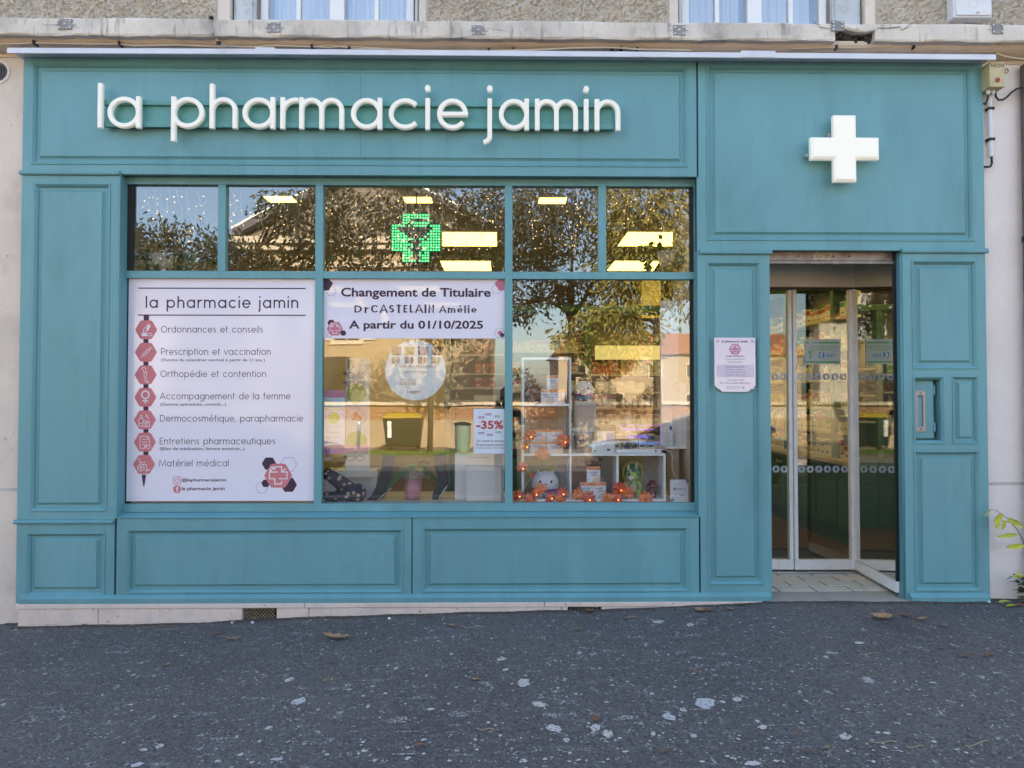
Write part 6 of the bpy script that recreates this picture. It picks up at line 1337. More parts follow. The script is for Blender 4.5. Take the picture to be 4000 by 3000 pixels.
# lit maple leaf garland
m_maple = [M('maple_red', (.55, .10, .045), .7, var=.35, vs=30), M('maple_orange', (.70, .20, .06), .7, var=.35, vs=30)]; m_tiny = M('garland_bulb', (1, .4, .1), .4, emit=1.0, erg=(1, .30, .04))
def maple(r):
    o = []; tips = [(-90, .45), (-60, .66), (-46, .48), (-22, .84), (-8, .60), (12, .95), (30, .58), (54, .84), (70, .58), (90, 1.0)]
    for a_, q in tips: o.append((a_, q))
    pts = [(math.cos(RAD(a_))*q*r, math.sin(RAD(a_))*q*r) for a_, q in o]; return pts+[(-x, z) for x, z in pts[-2:0:-1]]
def maple_leaf(mb, cx, cz, Y, r, ang, k):
    pts = maple(r*1.45); ca, sa = math.cos(ang), math.sin(ang); v = [(cx, Y-.012, cz)]+[(cx+x*ca-z*sa, Y+.010*math.sin(i*1.7+k)+.004, cz+x*sa+z*ca) for i, (x, z) in enumerate(pts)]
    n_ = len(pts); mb.add(v, [(0, 1+i, 1+(i+1) % n_) for i in range(n_)])
GL = [((160, 1225), (.042, .2)), ((270, 1300), (.022, 1.2)), ((125, 1515), (.042, .5)), ((235, 1555), (.045, -.4)), ((300, 1495), (.04, .9)), ((350, 1455), (.045, .3)), ((460, 1535), (.04, .8)), ((560, 1565), (.04, -.2)), ((580, 1490), (.042, -.6)), ((750, 1510), (.048, .1)), ((855, 1560), (.05, -.5)), ((1060, 1555), (.045, .4)), ((1180, 1450), (.055, .7)), ((1265, 1490), (.048, -.3)), ((1150, 1565), (.042, 0)), ((1450, 1560), (.052, .1))]
GL2 = [((245, 895), (.042, .4)), ((370, 1085), (.05, -.2)), ((600, 950), (.048, .6)), ((575, 905), (.03, 1.4)), ((200, 1000), (.03, 2.0))]
for lst, lb, Yg in ((GL, 'string of lit orange maple leaves trailing along the bottom of the cube shelf', .185), (GL2, 'orange maple leaves hung over the second cube of cartons', .188)):
    t = thing('leaf_garland', lb, 'garland', (.6, Yg, PZ)); cpts = []
    for i, ((zx, zy), (r, an)) in enumerate(lst):
        sx, sy = zx/2.676+1980, zy/2.676+1370; x, z = P(sx, sy, Yg); z = max(z, PZ+.02); mb = MB(); maple_leaf(mb, x, z, Yg-.006*(i % 3), r, an, i); mb.build('maple_leaf', m_maple[i % 2], t); cpts.append((x, Yg+.008, z-.01+.02*math.sin(i*2.2)))
        if i % 2 == 0: MB().ball((x+.006, Yg-.03, z-.004), .0055, n=8, m=6).build('bulb', m_tiny, t)
    q = []
    for (p, s_) in zip(cpts, cpts[1:]):
        for k in range(4): u_ = k/4; q.append((p[0]+(s_[0]-p[0])*u_, p[1], p[2]+(s_[2]-p[2])*u_+.018*math.sin(u_*PI*2+p[0]*20)))
    q.append(cpts[-1]); MB().tube(q, .0016, 5).build('wire', m_wire, t)
# ------------------------------------------------------------------ the street opposite, seen in the glass
m_lime = M('limestone_wall', (.40, .31, .20), .9, var=.12, vs=1.5, bump=.4, bs=12, dirt=(.3, .22, .14), ds=3, damt=.5); m_trim = M('limestone_trim', (.58, .50, .38), .85); m_slate = M('slate_roof', (.10, .10, .12), .7); m_dkwin = M('dark_window', (.03, .035, .04), .1); m_brick = M('brick_orange', (.36, .19, .09), .9, var=.25, vs=9)
oh = thing('stone_house', 'sunlit limestone house with pediment across the street, mirrored in the windows', 'house', (-5.5, -24, -.15)); hx0_, hx1_, hy = -10.6, -.4, -24.0
MB().box(hx0_, hx1_, hy-10, hy, -.3, 7.6).build('wall', m_lime, oh)
MB().box(hx0_-.25, hx1_+.25, hy-.2, hy+.3, 7.6, 7.85).build('cornice', m_trim, oh); MB().box(hx0_-.4, hx1_+.4, hy-.2, hy+.45, 7.851, 8.1).build('cornice', m_trim, oh); MB().box(hx0_-.1, hx1_+.1, hy-.1, hy+.12, 6.9, 7.1).build('string_course', m_trim, oh)
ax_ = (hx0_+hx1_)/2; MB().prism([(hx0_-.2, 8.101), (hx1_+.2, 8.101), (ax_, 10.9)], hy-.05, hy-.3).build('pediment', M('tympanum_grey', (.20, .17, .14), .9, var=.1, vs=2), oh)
for k in (-1, 1): e = ax_+k*(hx1_-hx0_)/2+k*.45; MB().prism([(e, 8.102), (e, 8.4), (ax_, 11.3), (ax_, 11.0)], hy+.4, hy-10).build('roof_slope', m_slate, oh); MB().prism([(e, 8.401), (e, 8.5), (ax_, 11.4), (ax_, 11.301)], hy+.42, hy+.2).build('fascia', m_white, oh)
MB().box(-7.5, -6.3, hy, hy+.06, -.1, 3.2).build('gateway', m_dkwin, oh)
for r_, zz in ((0, 3.9),):
    for k in range(2):
        x = hx0_+1.2+k*2.45; f = MB(); z1_ = zz+2.1; w0 = MB().box(x-.16, x+1.26, hy-.02, hy+.08, zz-.18, z1_+.2).build('window', m_trim, oh); MB().box(x, x+1.1, hy+.0805, hy+.09, zz, z1_).build('pane', m_dkwin, w0); MB().box(x+.52, x+.58, hy+.0905, hy+.11, zz, z1_).build('mullion', m_white, w0); MB().box(x, x+1.1, hy+.0905, hy+.108, zz+1.3, zz+1.36).build('glazing_bar', m_white, w0)
        for s_ in (-1, 1): MB().box(x-.62 if s_ < 0 else x+1.28, x-.18 if s_ < 0 else x+1.72, hy+.01, hy+.06, zz, z1_).build('shutter', m_shut, w0)
gw = thing('garden_wall', 'low stone and brick garden wall across the street, mirrored in the glass', 'wall', (0, -18.2, -.15)); wy = -18.0
MB().box(-30, 30, wy-.35, wy, -.3, .78).build('stone_base', m_lime, gw); MB().box(-30, 30, wy-.33, wy-.05, .781, 1.24).build('brick_core', m_trim, gw); MB().box(-30, 30, wy-.42, wy+.07, 1.241, 1.36).build('coping', m_trim, gw, bevel=.01)
bm = MB().box(-.10, .10, -.02, .02, -.0475, .0475).build('brick', m_brick, gw, loc=None); bm.location = (0, 0, 0); me_ = bm.data; nb = 0; r6 = random.Random(4)
def brick_at(x, z):
    o_ = bm if nb == 0 else bpy.data.objects.new('brick', me_)
    if nb: COL.objects.link(o_); o_.parent = gw
    o_.location = Vector((x, wy-.045+r6.uniform(-.004, .008), z))-gw.location
for v in me_.vertices: v.co += Vector(gw.location)
xs_ = list(range(-34, 35))
for row in range(4):
    for i in xs_: brick_at(i*.224+(.112 if row % 2 else 0), .841+row*.113); nb += 1
fb = thing('far_house', 'pale far house with white windows, mirrored faintly in the right window', 'house', (12, -45, -.2)); MB().box(4.0, 22, -55, -45, -.3, 4.7).build('wall', m_lime, fb); MB().prism([(3.7, 4.701), (22.3, 4.701), (21, 6.2), (5, 6.2)], -44.7, -55.3).build('roof', M('tile_roof', (.30, .13, .07), .8), fb)
for k in range(6):
    for zz in (.7, 2.9): w0 = MB().box(5+2.7*k, 6.0+2.7*k, -45, -44.95, zz, zz+1.15).build('window', m_trim, fb); MB().box(5.1+2.7*k, 5.9+2.7*k, -44.949, -44.94, zz+.1, zz+1.05).build('pane', m_dkwin, w0)
tw = thing('town_house', 'plain rendered house at the left end of the street, mirrored faintly', 'house', (-22, -26, -.2)); MB().box(-30, -14, -36, -26, -.3, 5.4).build('wall', m_render, tw); MB().prism([(-30.3, 5.401), (-13.7, 5.401), (-16, 7.4), (-28, 7.4)], -25.7, -36.3).build('roof', MATS['tile_roof'], tw)
# street trees
m_bark = M('bark', (.09, .07, .05), .9, var=.3, vs=8, bump=.5, bs=30)
m_lfd = M('leaf_green_shaded', (.024, .032, .012), .6, var=.4, vs=2.5); m_lfy = M('leaf_yellowing', (.20, .17, .032), .6, var=.4, vs=2.5); m_lfm = M('leaf_olive_shaded', (.034, .034, .013), .6, var=.45, vs=2.0); m_lfo = M('leaf_orange', (.40, .18, .04), .6, var=.3, vs=2)  # green and olive crowns carry their shade in the leaf colour
def tree(name, label, x, y, h, tr_, blobs, nleaf, mat, leaf=(.17, .034), seed=1, lean=0.0):
    R = random.Random(seed); t = thing(name, label, 'tree', (x, y, -.15)); tk = MB(); top = Vector((x+lean, y, h*.55))
    tk.tube([(x, y, -.3), (x+lean*.3, y, h*.25), tuple(top)], [tr_*1.25, tr_, tr_*.8], 10); lv = MB()
    for bx, by, bz, rx, ry, rz, wgt in blobs:
        c = Vector((x+bx, y+by, bz)); mid = top.lerp(c, .5)+Vector((0, 0, .25)); tk.tube([tuple(top-Vector((0, 0, R.uniform(0, .8)))), tuple(mid), tuple(c)], [tr_*.6, tr_*.4, tr_*.15], 7)
        for _ in range(12):
            d = Vector((R.gauss(0, 1), R.gauss(0, 1), R.gauss(0, .8))).normalized(); e = c+Vector((d.x*rx, d.y*ry, d.z*rz))*.85; tk.tube([tuple(mid.lerp(c, R.random())), tuple(c.lerp(e, .6)+Vector((0, 0, .1))), tuple(e)], [tr_*.18, tr_*.1, .008], 5)
        nc = int(nleaf*wgt/16)
        for _ in range(nc):
            d = Vector((R.gauss(0, 1), R.gauss(0, 1), R.gauss(0, 1))).normalized()*R.random()**.38; p = c+Vector((d.x*rx, d.y*ry, d.z*rz)); out_ = Vector((d.x, d.y, -.35)).normalized()
            for k in range(16):
                q = p+Vector((R.gauss(0, .16), R.gauss(0, .16), R.gauss(0, .16))); dd_ = (out_+Vector((R.gauss(0, .5), R.gauss(0, .5), R.gauss(-.35, .45)))).normalized(); s_ = dd_.cross(Vector((R.gauss(0, 1), R.gauss(0, 1), R.gauss(0, 1)))).normalized(); L_ = leaf[0]*R.uniform(.7, 1.25); W_l = leaf[1]*R.uniform(.8, 1.2)
                lv.add([q, q+dd_*L_*.45+s_*W_l, q+dd_*L_, q+dd_*L_*.45-s_*W_l], [(0, 1, 2, 3)])
    tk.build('trunk', m_bark, t, smooth=True); lv.build('crown', mat, t)
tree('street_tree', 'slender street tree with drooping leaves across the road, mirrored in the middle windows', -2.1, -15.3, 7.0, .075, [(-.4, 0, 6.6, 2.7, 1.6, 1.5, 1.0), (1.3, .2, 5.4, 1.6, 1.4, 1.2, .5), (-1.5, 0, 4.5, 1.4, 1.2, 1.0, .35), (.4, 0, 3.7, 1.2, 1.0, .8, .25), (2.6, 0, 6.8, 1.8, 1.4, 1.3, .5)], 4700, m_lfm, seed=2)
tree('street_tree', 'street tree with shade-darkened leaf colour mirrored in the left upper panes', -9.3, -14.5, 6.5, .16, [(.3, 0, 5.3, 2.0, 1.5, 1.1, .8), (1.9, 0, 5.0, 1.5, 1.3, .9, .5), (-1.6, 0, 5.6, 1.5, 1.3, .9, .5), (3.2, 0, 4.9, 1.0, 1, .8, .3), (3.7, .3, 6.6, 1.2, 1.0, .8, .35), (4.4, 0, 5.7, 1.1, 1.0, .8, .3)], 3600, m_lfd, seed=5, lean=.5)
tree('street_tree', 'yellowing street tree mirrored at the right of the windows', 4.1, -13.4, 7.0, .10, [(-.3, 0, 6.4, 1.5, 1.4, 1.2, .6), (-.5, 0, 4.7, 1.3, 1.2, 1.2, .6), (-1.0, .2, 3.3, 1.1, 1, .8, .35), (1.0, 0, 5.0, 1.6, 1.4, 1.5, .5), (-2.0, 0, 3.0, .9, .7, .5, .15)], 5200, m_lfy, seed=9)
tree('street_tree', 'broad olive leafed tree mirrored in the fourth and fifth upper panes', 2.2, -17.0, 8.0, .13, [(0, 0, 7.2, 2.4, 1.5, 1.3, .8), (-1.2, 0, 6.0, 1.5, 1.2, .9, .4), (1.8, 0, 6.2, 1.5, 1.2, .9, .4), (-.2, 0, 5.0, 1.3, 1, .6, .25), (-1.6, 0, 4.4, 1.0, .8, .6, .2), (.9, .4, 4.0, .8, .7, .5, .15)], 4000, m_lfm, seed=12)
tree('autumn_tree', 'orange autumn tree far behind the street, mirrored in the right window', 6.6, -38, 5.2, .12, [(0, 0, 4.2, 1.6, 1.3, 1.3, 1)], 5000, m_lfo, (.2, .07), seed=15)
hd2 = MB(); r7 = random.Random(17)
for _ in range(7000):
    x = r7.uniform(.3, 5.6); z = r7.uniform(.0, 2.6)*(.75+.25*math.sin(x*2.3)); y_ = -21+r7.uniform(-.5, .5); d = Vector((r7.gauss(0, 1), r7.gauss(0, 1), r7.gauss(.3, 1))).normalized(); s_ = d.cross(Vector((r7.gauss(0, 1), r7.gauss(0, 1), r7.gauss(0, 1)))).normalized(); hd2.add([(x, y_, z), Vector((x, y_, z))+d*.06+s_*.03, Vector((x, y_, z))+d*.13, Vector((x, y_, z))+d*.06-s_*.03], [(0, 1, 2, 3)])
tag(hd2.build('hedge', M('hedge_brown', (.20, .13, .06), .8, var=.4, vs=3)), 'thin brown hedge behind the garden wall, mirrored in the right window', 'hedge')
gr = MB()
for _ in range(5000):
    x = r7.uniform(-4.6, -.6); y_ = r7.uniform(-15.9, -14.6); h = r7.uniform(.04, .11); a = r7.uniform(0, 6.3); gr.add([(x, y_, -.13), (x+.012*math.cos(a), y_+.012*math.sin(a), -.13), (x+r7.uniform(-.03, .03), y_+r7.uniform(-.03, .03), -.13+h)], [(0, 1, 2)])
tag(gr.build('grass', M('verge_grass', (.10, .17, .03), .8, var=.3, vs=3)), 'grass round the foot of the street tree', 'grass', kind='stuff')
# wheeled bin, steel bollards, litter bin
wb_ = thing('wheeled_bin', 'dark green wheeled bin with yellow lid across the road, mirrored in the middle window', 'bin', (-2.95, -15.9, -.13)); gz = -.13
L = []
for z, k in ((.18, .82), (.3, .86), (1.0, 1.0), (1.02, 1.03)): L.append([(-2.95+a*.55*k, -15.9+b*.38*k, gz+z) for a, b in ((-1, 1), (1, 1), (1, -1), (-1, -1))])
MB().loops(L).build('body', M('bin_green', (.012, .022, .016), .5), wb_, bevel=.03, seg=2)
MB().loops([[(-2.95+a*.57*k, -15.9+b*.40*k, gz+z) for a, b in ((-1, 1), (1, 1), (1, -1), (-1, -1))] for z, k in ((1.021, 1.02), (1.08, 1.0), (1.17, .7))]).build('lid', M('bin_yellow', (.36, .25, .02), .5), wb_, bevel=.02, seg=2)
for a in (-.4, .4):
    for b in (-.26, .26): MB().lathe([(.09, -.025), (.09, .025)], (-2.95+a, -15.9+b, gz+.09), 14, 'x').build('wheel', m_black, wb_)
MB().box(-3.36, -3.24, -15.525, -15.522, gz+.45, gz+.95).build('sticker', m_white, wb_)
for x, lb in ((-3.95, 'steel bollard left of the wheeled bin, mirrored in the middle window'), (-6.2, 'steel bollard mirrored behind the service poster')): MB_ = MB().lathe([(.05, 0), (.05, .9), (.045, .96), (.02, .99)], (x, -14.2, -.13), 14).build('bollard', MATS['alu_track'], smooth=True); tag(MB_, lb, 'bollard', 'steel bollards by the far kerb')
lt_ = thing('litter_bin', 'pale green ribbed litter bin beside the mirrored street tree', 'bin', (-1.15, -15.6, -.13)); MB().lathe([(.2, .05), (.23, .8), (.2, .8)], (-1.15, -15.6, -.13), 20).build('basket', M('litter_green', (.20, .28, .2), .5), lt_); MB().lathe([(.25, .8), (.25, .86), (.05, .9)], (-1.15, -15.6, -.13), 20).build('rim', m_black, lt_); MB().lathe([(.04, 0), (.04, .1)], (-1.15, -15.6, -.13), 8).build('foot', m_black, lt_)
# parked cars on the near side of the road
m_car = M('car_paint', (.035, .04, .05), .25, .3, coat=1.0); m_carg = M('car_glass', (.01, .012, .015), .04); m_tyre = M('tyre', (.015, .015, .016), .85); m_rim = M('alloy_rim', (.5, .5, .52), .3, .9); m_hl = M('headlight_lens', (.6, .6, .62), .1); m_tl = M('tail_light', (.35, .01, .01), .15)
def make_car(loc, label):
    t = thing('parked_car', label, 'car', (0, 0, 0), 'cars parked along the kerb'); L = []
    P_ = [(-2.1, .55, .72, .62), (-2.05, .40, .92, .78), (-1.5, .26, .98, .86), (-.9, .24, 1.0, .88), (.3, .24, 1.02, .89), (1.3, .25, 1.0, .88), (1.95, .32, .96, .82), (2.1, .5, .85, .66)]
    for x, z0, z1, hw in P_: L.append([(x, -hw*.92, z0), (x, -hw, z0+.15), (x, -hw, z1-.1), (x, -hw*.9, z1), (x, hw*.9, z1), (x, hw, z1-.1), (x, hw, z0+.15), (x, hw*.92, z0)])
    b = MB().loops(L).build('body', m_car, t, smooth=True); s_ = b.modifiers.new('sub', 'SUBSURF'); s_.levels = s_.render_levels = 2
    L = [[(x, -hw, z) if k == 0 else (x, hw, z) for k in (0, 1)] for x, hw, z in ()]
    L = []
    for z, x0, x1, hw in ((.93, -1.25, 2.0, .80), (1.2, -.75, 1.75, .72), (1.40, -.35, 1.3, .62), (1.47, .0, .9, .5)): L.append([(x0, -hw, z), (x1, -hw, z), (x1+.03, 0, z), (x1, hw, z), (x0, hw, z), (x0-.06, 0, z)])
    c = MB().loops(L).build('cabin', m_car, t, smooth=True); s_ = c.modifiers.new('sub', 'SUBSURF'); s_.levels = s_.render_levels = 2
    for k in (-1, 1): MB().loops([[(x0, k*(hw+.012), z), (x1, k*(hw+.012), z)] for z, x0, x1, hw in ((.99, -.85, 1.55, .775), (1.18, -.55, 1.35, .715), (1.32, -.2, 1.05, .655))], False, False, closed=False).build('side_window', m_carg, t); MB().ball((2.0, k*.62, .72), .1, .14, .09, 10, 8).build('tail_light', m_tl, t, smooth=True); MB().ball((-1.98, k*.6, .68), .12, .17, .08, 10, 8).build('headlight', m_hl, t, smooth=True)
    MB().loops([[(-1.12, -.62, 1.0), (-1.17, 0, 1.0), (-1.12, .62, 1.0)], [(-.62, -.56, 1.28), (-.66, 0, 1.29), (-.62, .56, 1.28)]], False, False, closed=False).build('windscreen', m_carg, t)
    for x in (-1.35, 1.3):
        for k in (-1, 1): w_ = MB().lathe([(.31, -.1), (.33, -.06), (.33, .06), (.31, .1)], (x, k*.78, .33), 22, 'y').build('wheel', m_tyre, t, smooth=True); MB().lathe([(.2, -.112), (.2, .112)], (x, k*.78, .33), 16, 'y').build('rim', m_rim, w_)
    t.location = loc; return t
c0 = make_car((3.6, -7.4, -.26), 'dark parked car mirrored at the right window, windscreen side'); dup(c0, (-5.0, -7.4, -.26), PI, 'dark parked car mirrored low behind the left poster and spectacle rack')

# ------------------------------------------------------------------ litter and plants on the pavement
m_dead = [M('dead_leaf_tan', (.36, .21, .10), .8, var=.3, vs=30), M('dead_leaf_brown', (.20, .095, .048), .8, var=.3, vs=30), M('dead_leaf_rust', (.28, .105, .05), .8, var=.3, vs=30), M('dead_leaf_olive', (.24, .20, .05), .8, var=.3, vs=30)]
def ground_point(sx, sy):
    a, b = -5.0, .5
    for _ in range(50):
        m = (a+b)/2; X, Z = P(sx, sy, m)
        if Z > ground_z(X, m): a = m
        else: b = m
    return P(sx, sy, a)[0], a
def fallen(label, sx, sy, l_, w_, mi, seed, group=None, lobed=False):
    R = random.Random(seed); X, Y = ground_point(sx, sy); Z = ground_z(X, Y)+.012; a = R.uniform(-.5, .5)+(PI if R.random() < .5 else 0); d = Vector((math.cos(a), math.sin(a)*.8, 0)).normalized(); s_ = Vector((-d.y, d.x, 0)); v = []; n_ = 7; cur = R.uniform(.1, .3); tw_ = R.uniform(-.5, .5)
    for i in range(n_):
        t = i/(n_-1); ww = w_*math.sin(PI*min(.98, .04+t*.94))**.75*(1+(.35*((i % 2)*2-1) if lobed else .12*R.uniform(-1, 1))); c = Vector((X, Y, Z))+d*(l_*(t-.5))+Vector((0, 0, cur*l_*(t-.5)**2*1.5)); lift = cur*ww
        v += [c-s_*ww+Vector((0, 0, lift*(1+tw_))), c, c+s_*ww+Vector((0, 0, lift*(1-tw_)))]
    mb = MB(); mb.add(v, [(3*i+q, 3*i+3+q, 3*i+4+q, 3*i+1+q) for i in range(n_-1) for q in (0, 1)]); p0 = Vector(v[1]); mb.tube([tuple(p0), tuple(p0-d*l_*.3+Vector((0, 0, -.004)))], .0012, 4)
    return tag(mb.build('fallen_leaf', m_dead[mi]), label, 'leaf', group)
BIG = [('large curled tan leaf lying left of centre on the pavement', 1312, 2495, .19, .032, 0, 1), ('crumpled tan plane leaf on the asphalt before the door', 3447, 2418, .13, .045, 0, 0), ('reddish brown leaf beside the crumpled leaf before the door', 3537, 2407, .075, .016, 2, 0), ('narrow tan leaf right of the crumpled leaf before the door', 3600, 2424, .08, .018, 0, 0),
       ('tan leaf leaning at the plinth below the door pilaster', 2735, 2390, .065, .035, 0, 0), ('dark brown leaf beside the tan leaf at the plinth', 2768, 2390, .07, .03, 1, 0), ('pale leaf with yellow edge near the door step', 2852, 2384, .05, .025, 0, 0), ('long narrow brown leaf lying left of the first cellar vent', 905, 2502, .10, .014, 0, 0), ('brown leaf below the first cellar vent', 842, 2481, .06, .016, 1, 0),
       ('curled brown leaf right in front of the second cellar vent', 2303, 2392, .07, .028, 1, 0), ('tan leaf lying before the second cellar vent', 2462, 2420, .075, .018, 0, 0), ('narrow brown leaf in the middle of the pavement', 2722, 2633, .055, .009, 2, 0), ('pale leaf lying on the left part of the pavement', 655, 2604, .035, .018, 0, 0), ('dark brown leaf at the bottom edge right of centre', 2322, 2818, .04, .022, 1, 0),
       ('small tan leaf in the middle left of the pavement', 1484, 2540, .03, .012, 0, 0), ('brown leaf between the two cellar vents', 1298, 2589, .05, .012, 1, 0), ('olive green leaf near the centre of the pavement', 1272, 2666, .03, .016, 3, 0), ('star shaped olive leaf below the second cellar vent', 2260, 2464, .045, .02, 3, 1), ('brown leaf by the plinth at the centre left', 1668, 2413, .07, .014, 1, 0), ('tan leaf by the plinth beside a twig', 1765, 2450, .05, .02, 0, 0),
       ('rust coloured leaf at the far right pavement edge', 3985, 2370, .07, .02, 2, 0), ('dark leaf on the asphalt below the right pilaster', 3735, 2392, .045, .013, 1, 0), ('brown leaf on the right part of the pavement', 3770, 2570, .06, .014, 1, 0), ('small rust leaf on the pavement right of the door', 3680, 2537, .03, .014, 2, 0), ('tiny tan leaf right of the crumpled leaf', 3690, 2447, .035, .015, 0, 0), ('yellow olive leaf by the door pilaster base', 2898, 2367, .05, .02, 3, 0), ('brown leaf lying under the stone plinth at far left', 212, 2447, .07, .012, 2, 0), ('dark leaf scrap by the plinth joint at left', 330, 2446, .04, .018, 1, 0)]
for i, (lb, sx, sy, l_, w_, mi, lob) in enumerate(BIG): fallen(lb, sx, sy, l_, w_, mi, 100+i, None, bool(lob))
r8 = random.Random(33)
SM = [(92, 2592), (385, 2452), (520, 2452), (870, 2466), (910, 2438), (990, 2487), (630, 2452), (1380, 2448), (1820, 2620), (1845, 2552), (1855, 2660), (2025, 2840), (2440, 2512), (2420, 2560), (2010, 2410), (2190, 2410), (2490, 2408), (2650, 2412), (2690, 2382), (2840, 2420), (2960, 2376), (3110, 2876), (3310, 2600), (3450, 2615), (3530, 2380), (3870, 2560), (3920, 2605), (3790, 2520), (3905, 2390), (2600, 2940), (3230, 2930), (3850, 2565), (3160, 2945), (1640, 2920), (1700, 2424)]
for i, (sx, sy) in enumerate(SM): fallen('small dry leaf scrap scattered on the dark asphalt pavement', sx, sy, r8.uniform(.022, .045), r8.uniform(.006, .013), r8.choice((0, 1, 1, 2)), 300+i, 'small leaf scraps on the pavement')
m_twig = M('dry_twig', (.36, .28, .18), .8)
for i, (sx, sy, dx_, dy_, lb) in enumerate(((1800, 2448, 90, 10, 'pale curved twig lying by the plinth at the centre'), (2300, 2508, 40, -16, 'short dry twig below the second cellar vent'), (3395, 2900, 110, 8, 'long dry twig beside a pale splat at lower right'), (3770, 2920, 90, -18, 'yellowish twig near the lower right corner'), (3540, 2920, 70, 4, 'thin brown twig near the bottom right'), (3360, 2555, 60, 5, 'thin twig on the pavement below the door'), (1860, 2850, 70, 8, 'thin pale twig at the lower centre'))):
    pts = []
    for k in range(5): X, Y = ground_point(sx+dx_*k/4, sy+dy_*k/4+6*math.sin(k*1.4)); pts.append((X, Y, ground_z(X, Y)+.007))
    tag(MB().tube(pts, .0026, 5).build('twig', m_twig), lb, 'twig')
for i, (sx, sy, lb) in enumerate(((907, 2436, 'white pebble at the plinth left of the first cellar vent'), (986, 2436, 'white pebble below the first cellar vent'), (1520, 2420, 'white pebble by the plinth right of the first vent'), (3863, 2355, 'white stone chip at the foot of the right pilaster'))):
    X, Y = ground_point(sx, sy); tag(MB().ball((X, Y, ground_z(X, Y)+.008), .011, .010, .009, 7, 5).build('pebble', m_white), lb, 'pebble')
gt = MB(); rg = random.Random(12); L = []
for i in range(240):
    x = -3.55+i*.03125; front = -.034 if -3.41 < x < 1.86 else (-.036 if x < 3.5 else .05)
    if x < -3.41: front = .05
    h_ = .003+.004*(.5+.5*math.sin(i*.37))+.003*rg.random(); wd = .014+.02*(.5+.5*math.sin(i*.23+1))+.006*rg.random(); z_ = ground_z(x, front)
    L.append([(x, front+.01, z_-.01), (x, front+.002, z_+h_), (x, front-wd*.5, z_+h_*.55+.002), (x, front-wd, z_+.001), (x, front-wd, z_-.01)])
gt.loops(L)
for _ in range(700):
    x = rg.uniform(-3.5, 3.8); y = -.035-abs(rg.gauss(0, .035)); r_ = rg.uniform(.002, .006); gt.ball((x, y, ground_z(x, y)+r_*.5), r_, r_, r_*.8, 5, 4)
tag(gt.build('grit', M('grit_dark', (.075, .062, .052), .95, var=.5, vs=60)), 'dark grit and tar gathered along the foot of the shopfront', 'grit', kind='stuff')
# dried bird droppings and scuffs on the asphalt
def stain_material(name, rgb, lo, hi):
    m = M(name, rgb, .9); n = m.node_tree.nodes; l = m.node_tree.links; b = n['Principled BSDF']; o = n['Material Output']
    tc = n.new('ShaderNodeTexCoord'); t = n.new('ShaderNodeTexNoise'); t.inputs['Scale'].default_value = 85; t.inputs['Detail'].default_value = 3; l.new(tc.outputs['Object'], t.inputs['Vector'])
    r_ = n.new('ShaderNodeMapRange'); r_.inputs[1].default_value = lo; r_.inputs[2].default_value = hi; l.new(t.outputs['Fac'], r_.inputs[0]); tr_ = n.new('ShaderNodeBsdfTransparent'); mx = n.new('ShaderNodeMixShader')
    l.new(r_.outputs[0], mx.inputs[0]); l.new(tr_.outputs[0], mx.inputs[1]); l.new(b.outputs[0], mx.inputs[2]); l.new(mx.outputs[0], o.inputs[0]); return m
m_st = [stain_material('dried_dropping', (.58, .52, .47), .30, .46), stain_material('fresh_dropping', (.54, .51, .50), .28, .45), stain_material('faint_scuff', (.46, .41, .38), .42, .64)]
stn = MB(); RS = random.Random(77)
def splat(sx, sy, wpx, hpx, mi, nsat=2):
    X, Y = ground_point(sx, sy); X2, _ = ground_point(sx+wpx/2, sy); _, Y2 = ground_point(sx, sy-hpx/2); a = abs(X2-X); b = max(.003, abs(Y2-Y)*.9); n_ = 18
    def one(cx, cy, ra, rb, k):
        ph_ = RS.uniform(0, 6); pts = []
        for i in range(n_):
            t = 2*PI*i/n_; q = 1+.16*math.sin(2*t+ph_)+.10*math.sin(5*t+ph_*2)+RS.uniform(-.10, .10); x = cx+ra*q*math.cos(t); y = cy+rb*q*math.sin(t); pts.append((x, y, ground_z(x, y)+(.006*math.sin(x*3.1+y*2.0)*math.sin(y*1.7))+.0035+.0004*k))
        stn.mi = mi; stn.add([(cx, cy, ground_z(cx, cy)+(.006*math.sin(cx*3.1+cy*2.0)*math.sin(cy*1.7))+.0035+.0004*k)]+pts, [(0, 1+i, 1+(i+1) % n_) for i in range(n_)])
    one(X, Y, a, b, 0)
    for k in range(nsat): t = RS.uniform(0, 6.3); d = RS.uniform(1.2, 2.2); one(X+a*d*math.cos(t), Y+b*d*math.sin(t), a*RS.uniform(.08, .25), b*RS.uniform(.1, .3), k+1)
Z7 = [(680, 357, 35, 8), (1250, 393, 35, 20), (1290, 488, 50, 35), (1160, 604, 30, 15), (130, 572, 65, 18), (690, 682, 35, 18), (620, 698, 28, 14), (592, 762, 50, 20), (1980, 543, 100, 25), (1730, 568, 110, 28), (1590, 508, 20, 12), (1895, 330, 45, 10), (2168, 310, 40, 15), (2185, 355, 25, 12), (1760, 690, 20, 12), (1575, 702, 25, 18), (1195, 738, 45, 14), (1040, 718, 25, 12), (940, 745, 20, 12), (685, 495, 35, 8), (195, 367, 14, 7), (360, 455, 70, 8), (15, 498, 20, 10), (565, 505, 18, 8), (2110, 580, 12, 12), (1830, 655, 25, 10), (2060, 698, 18, 10), (1710, 343, 16, 10), (1675, 330, 14, 7), (1950, 286, 18, 8), (1665, 450, 16, 8), (1860, 520, 30, 12)]
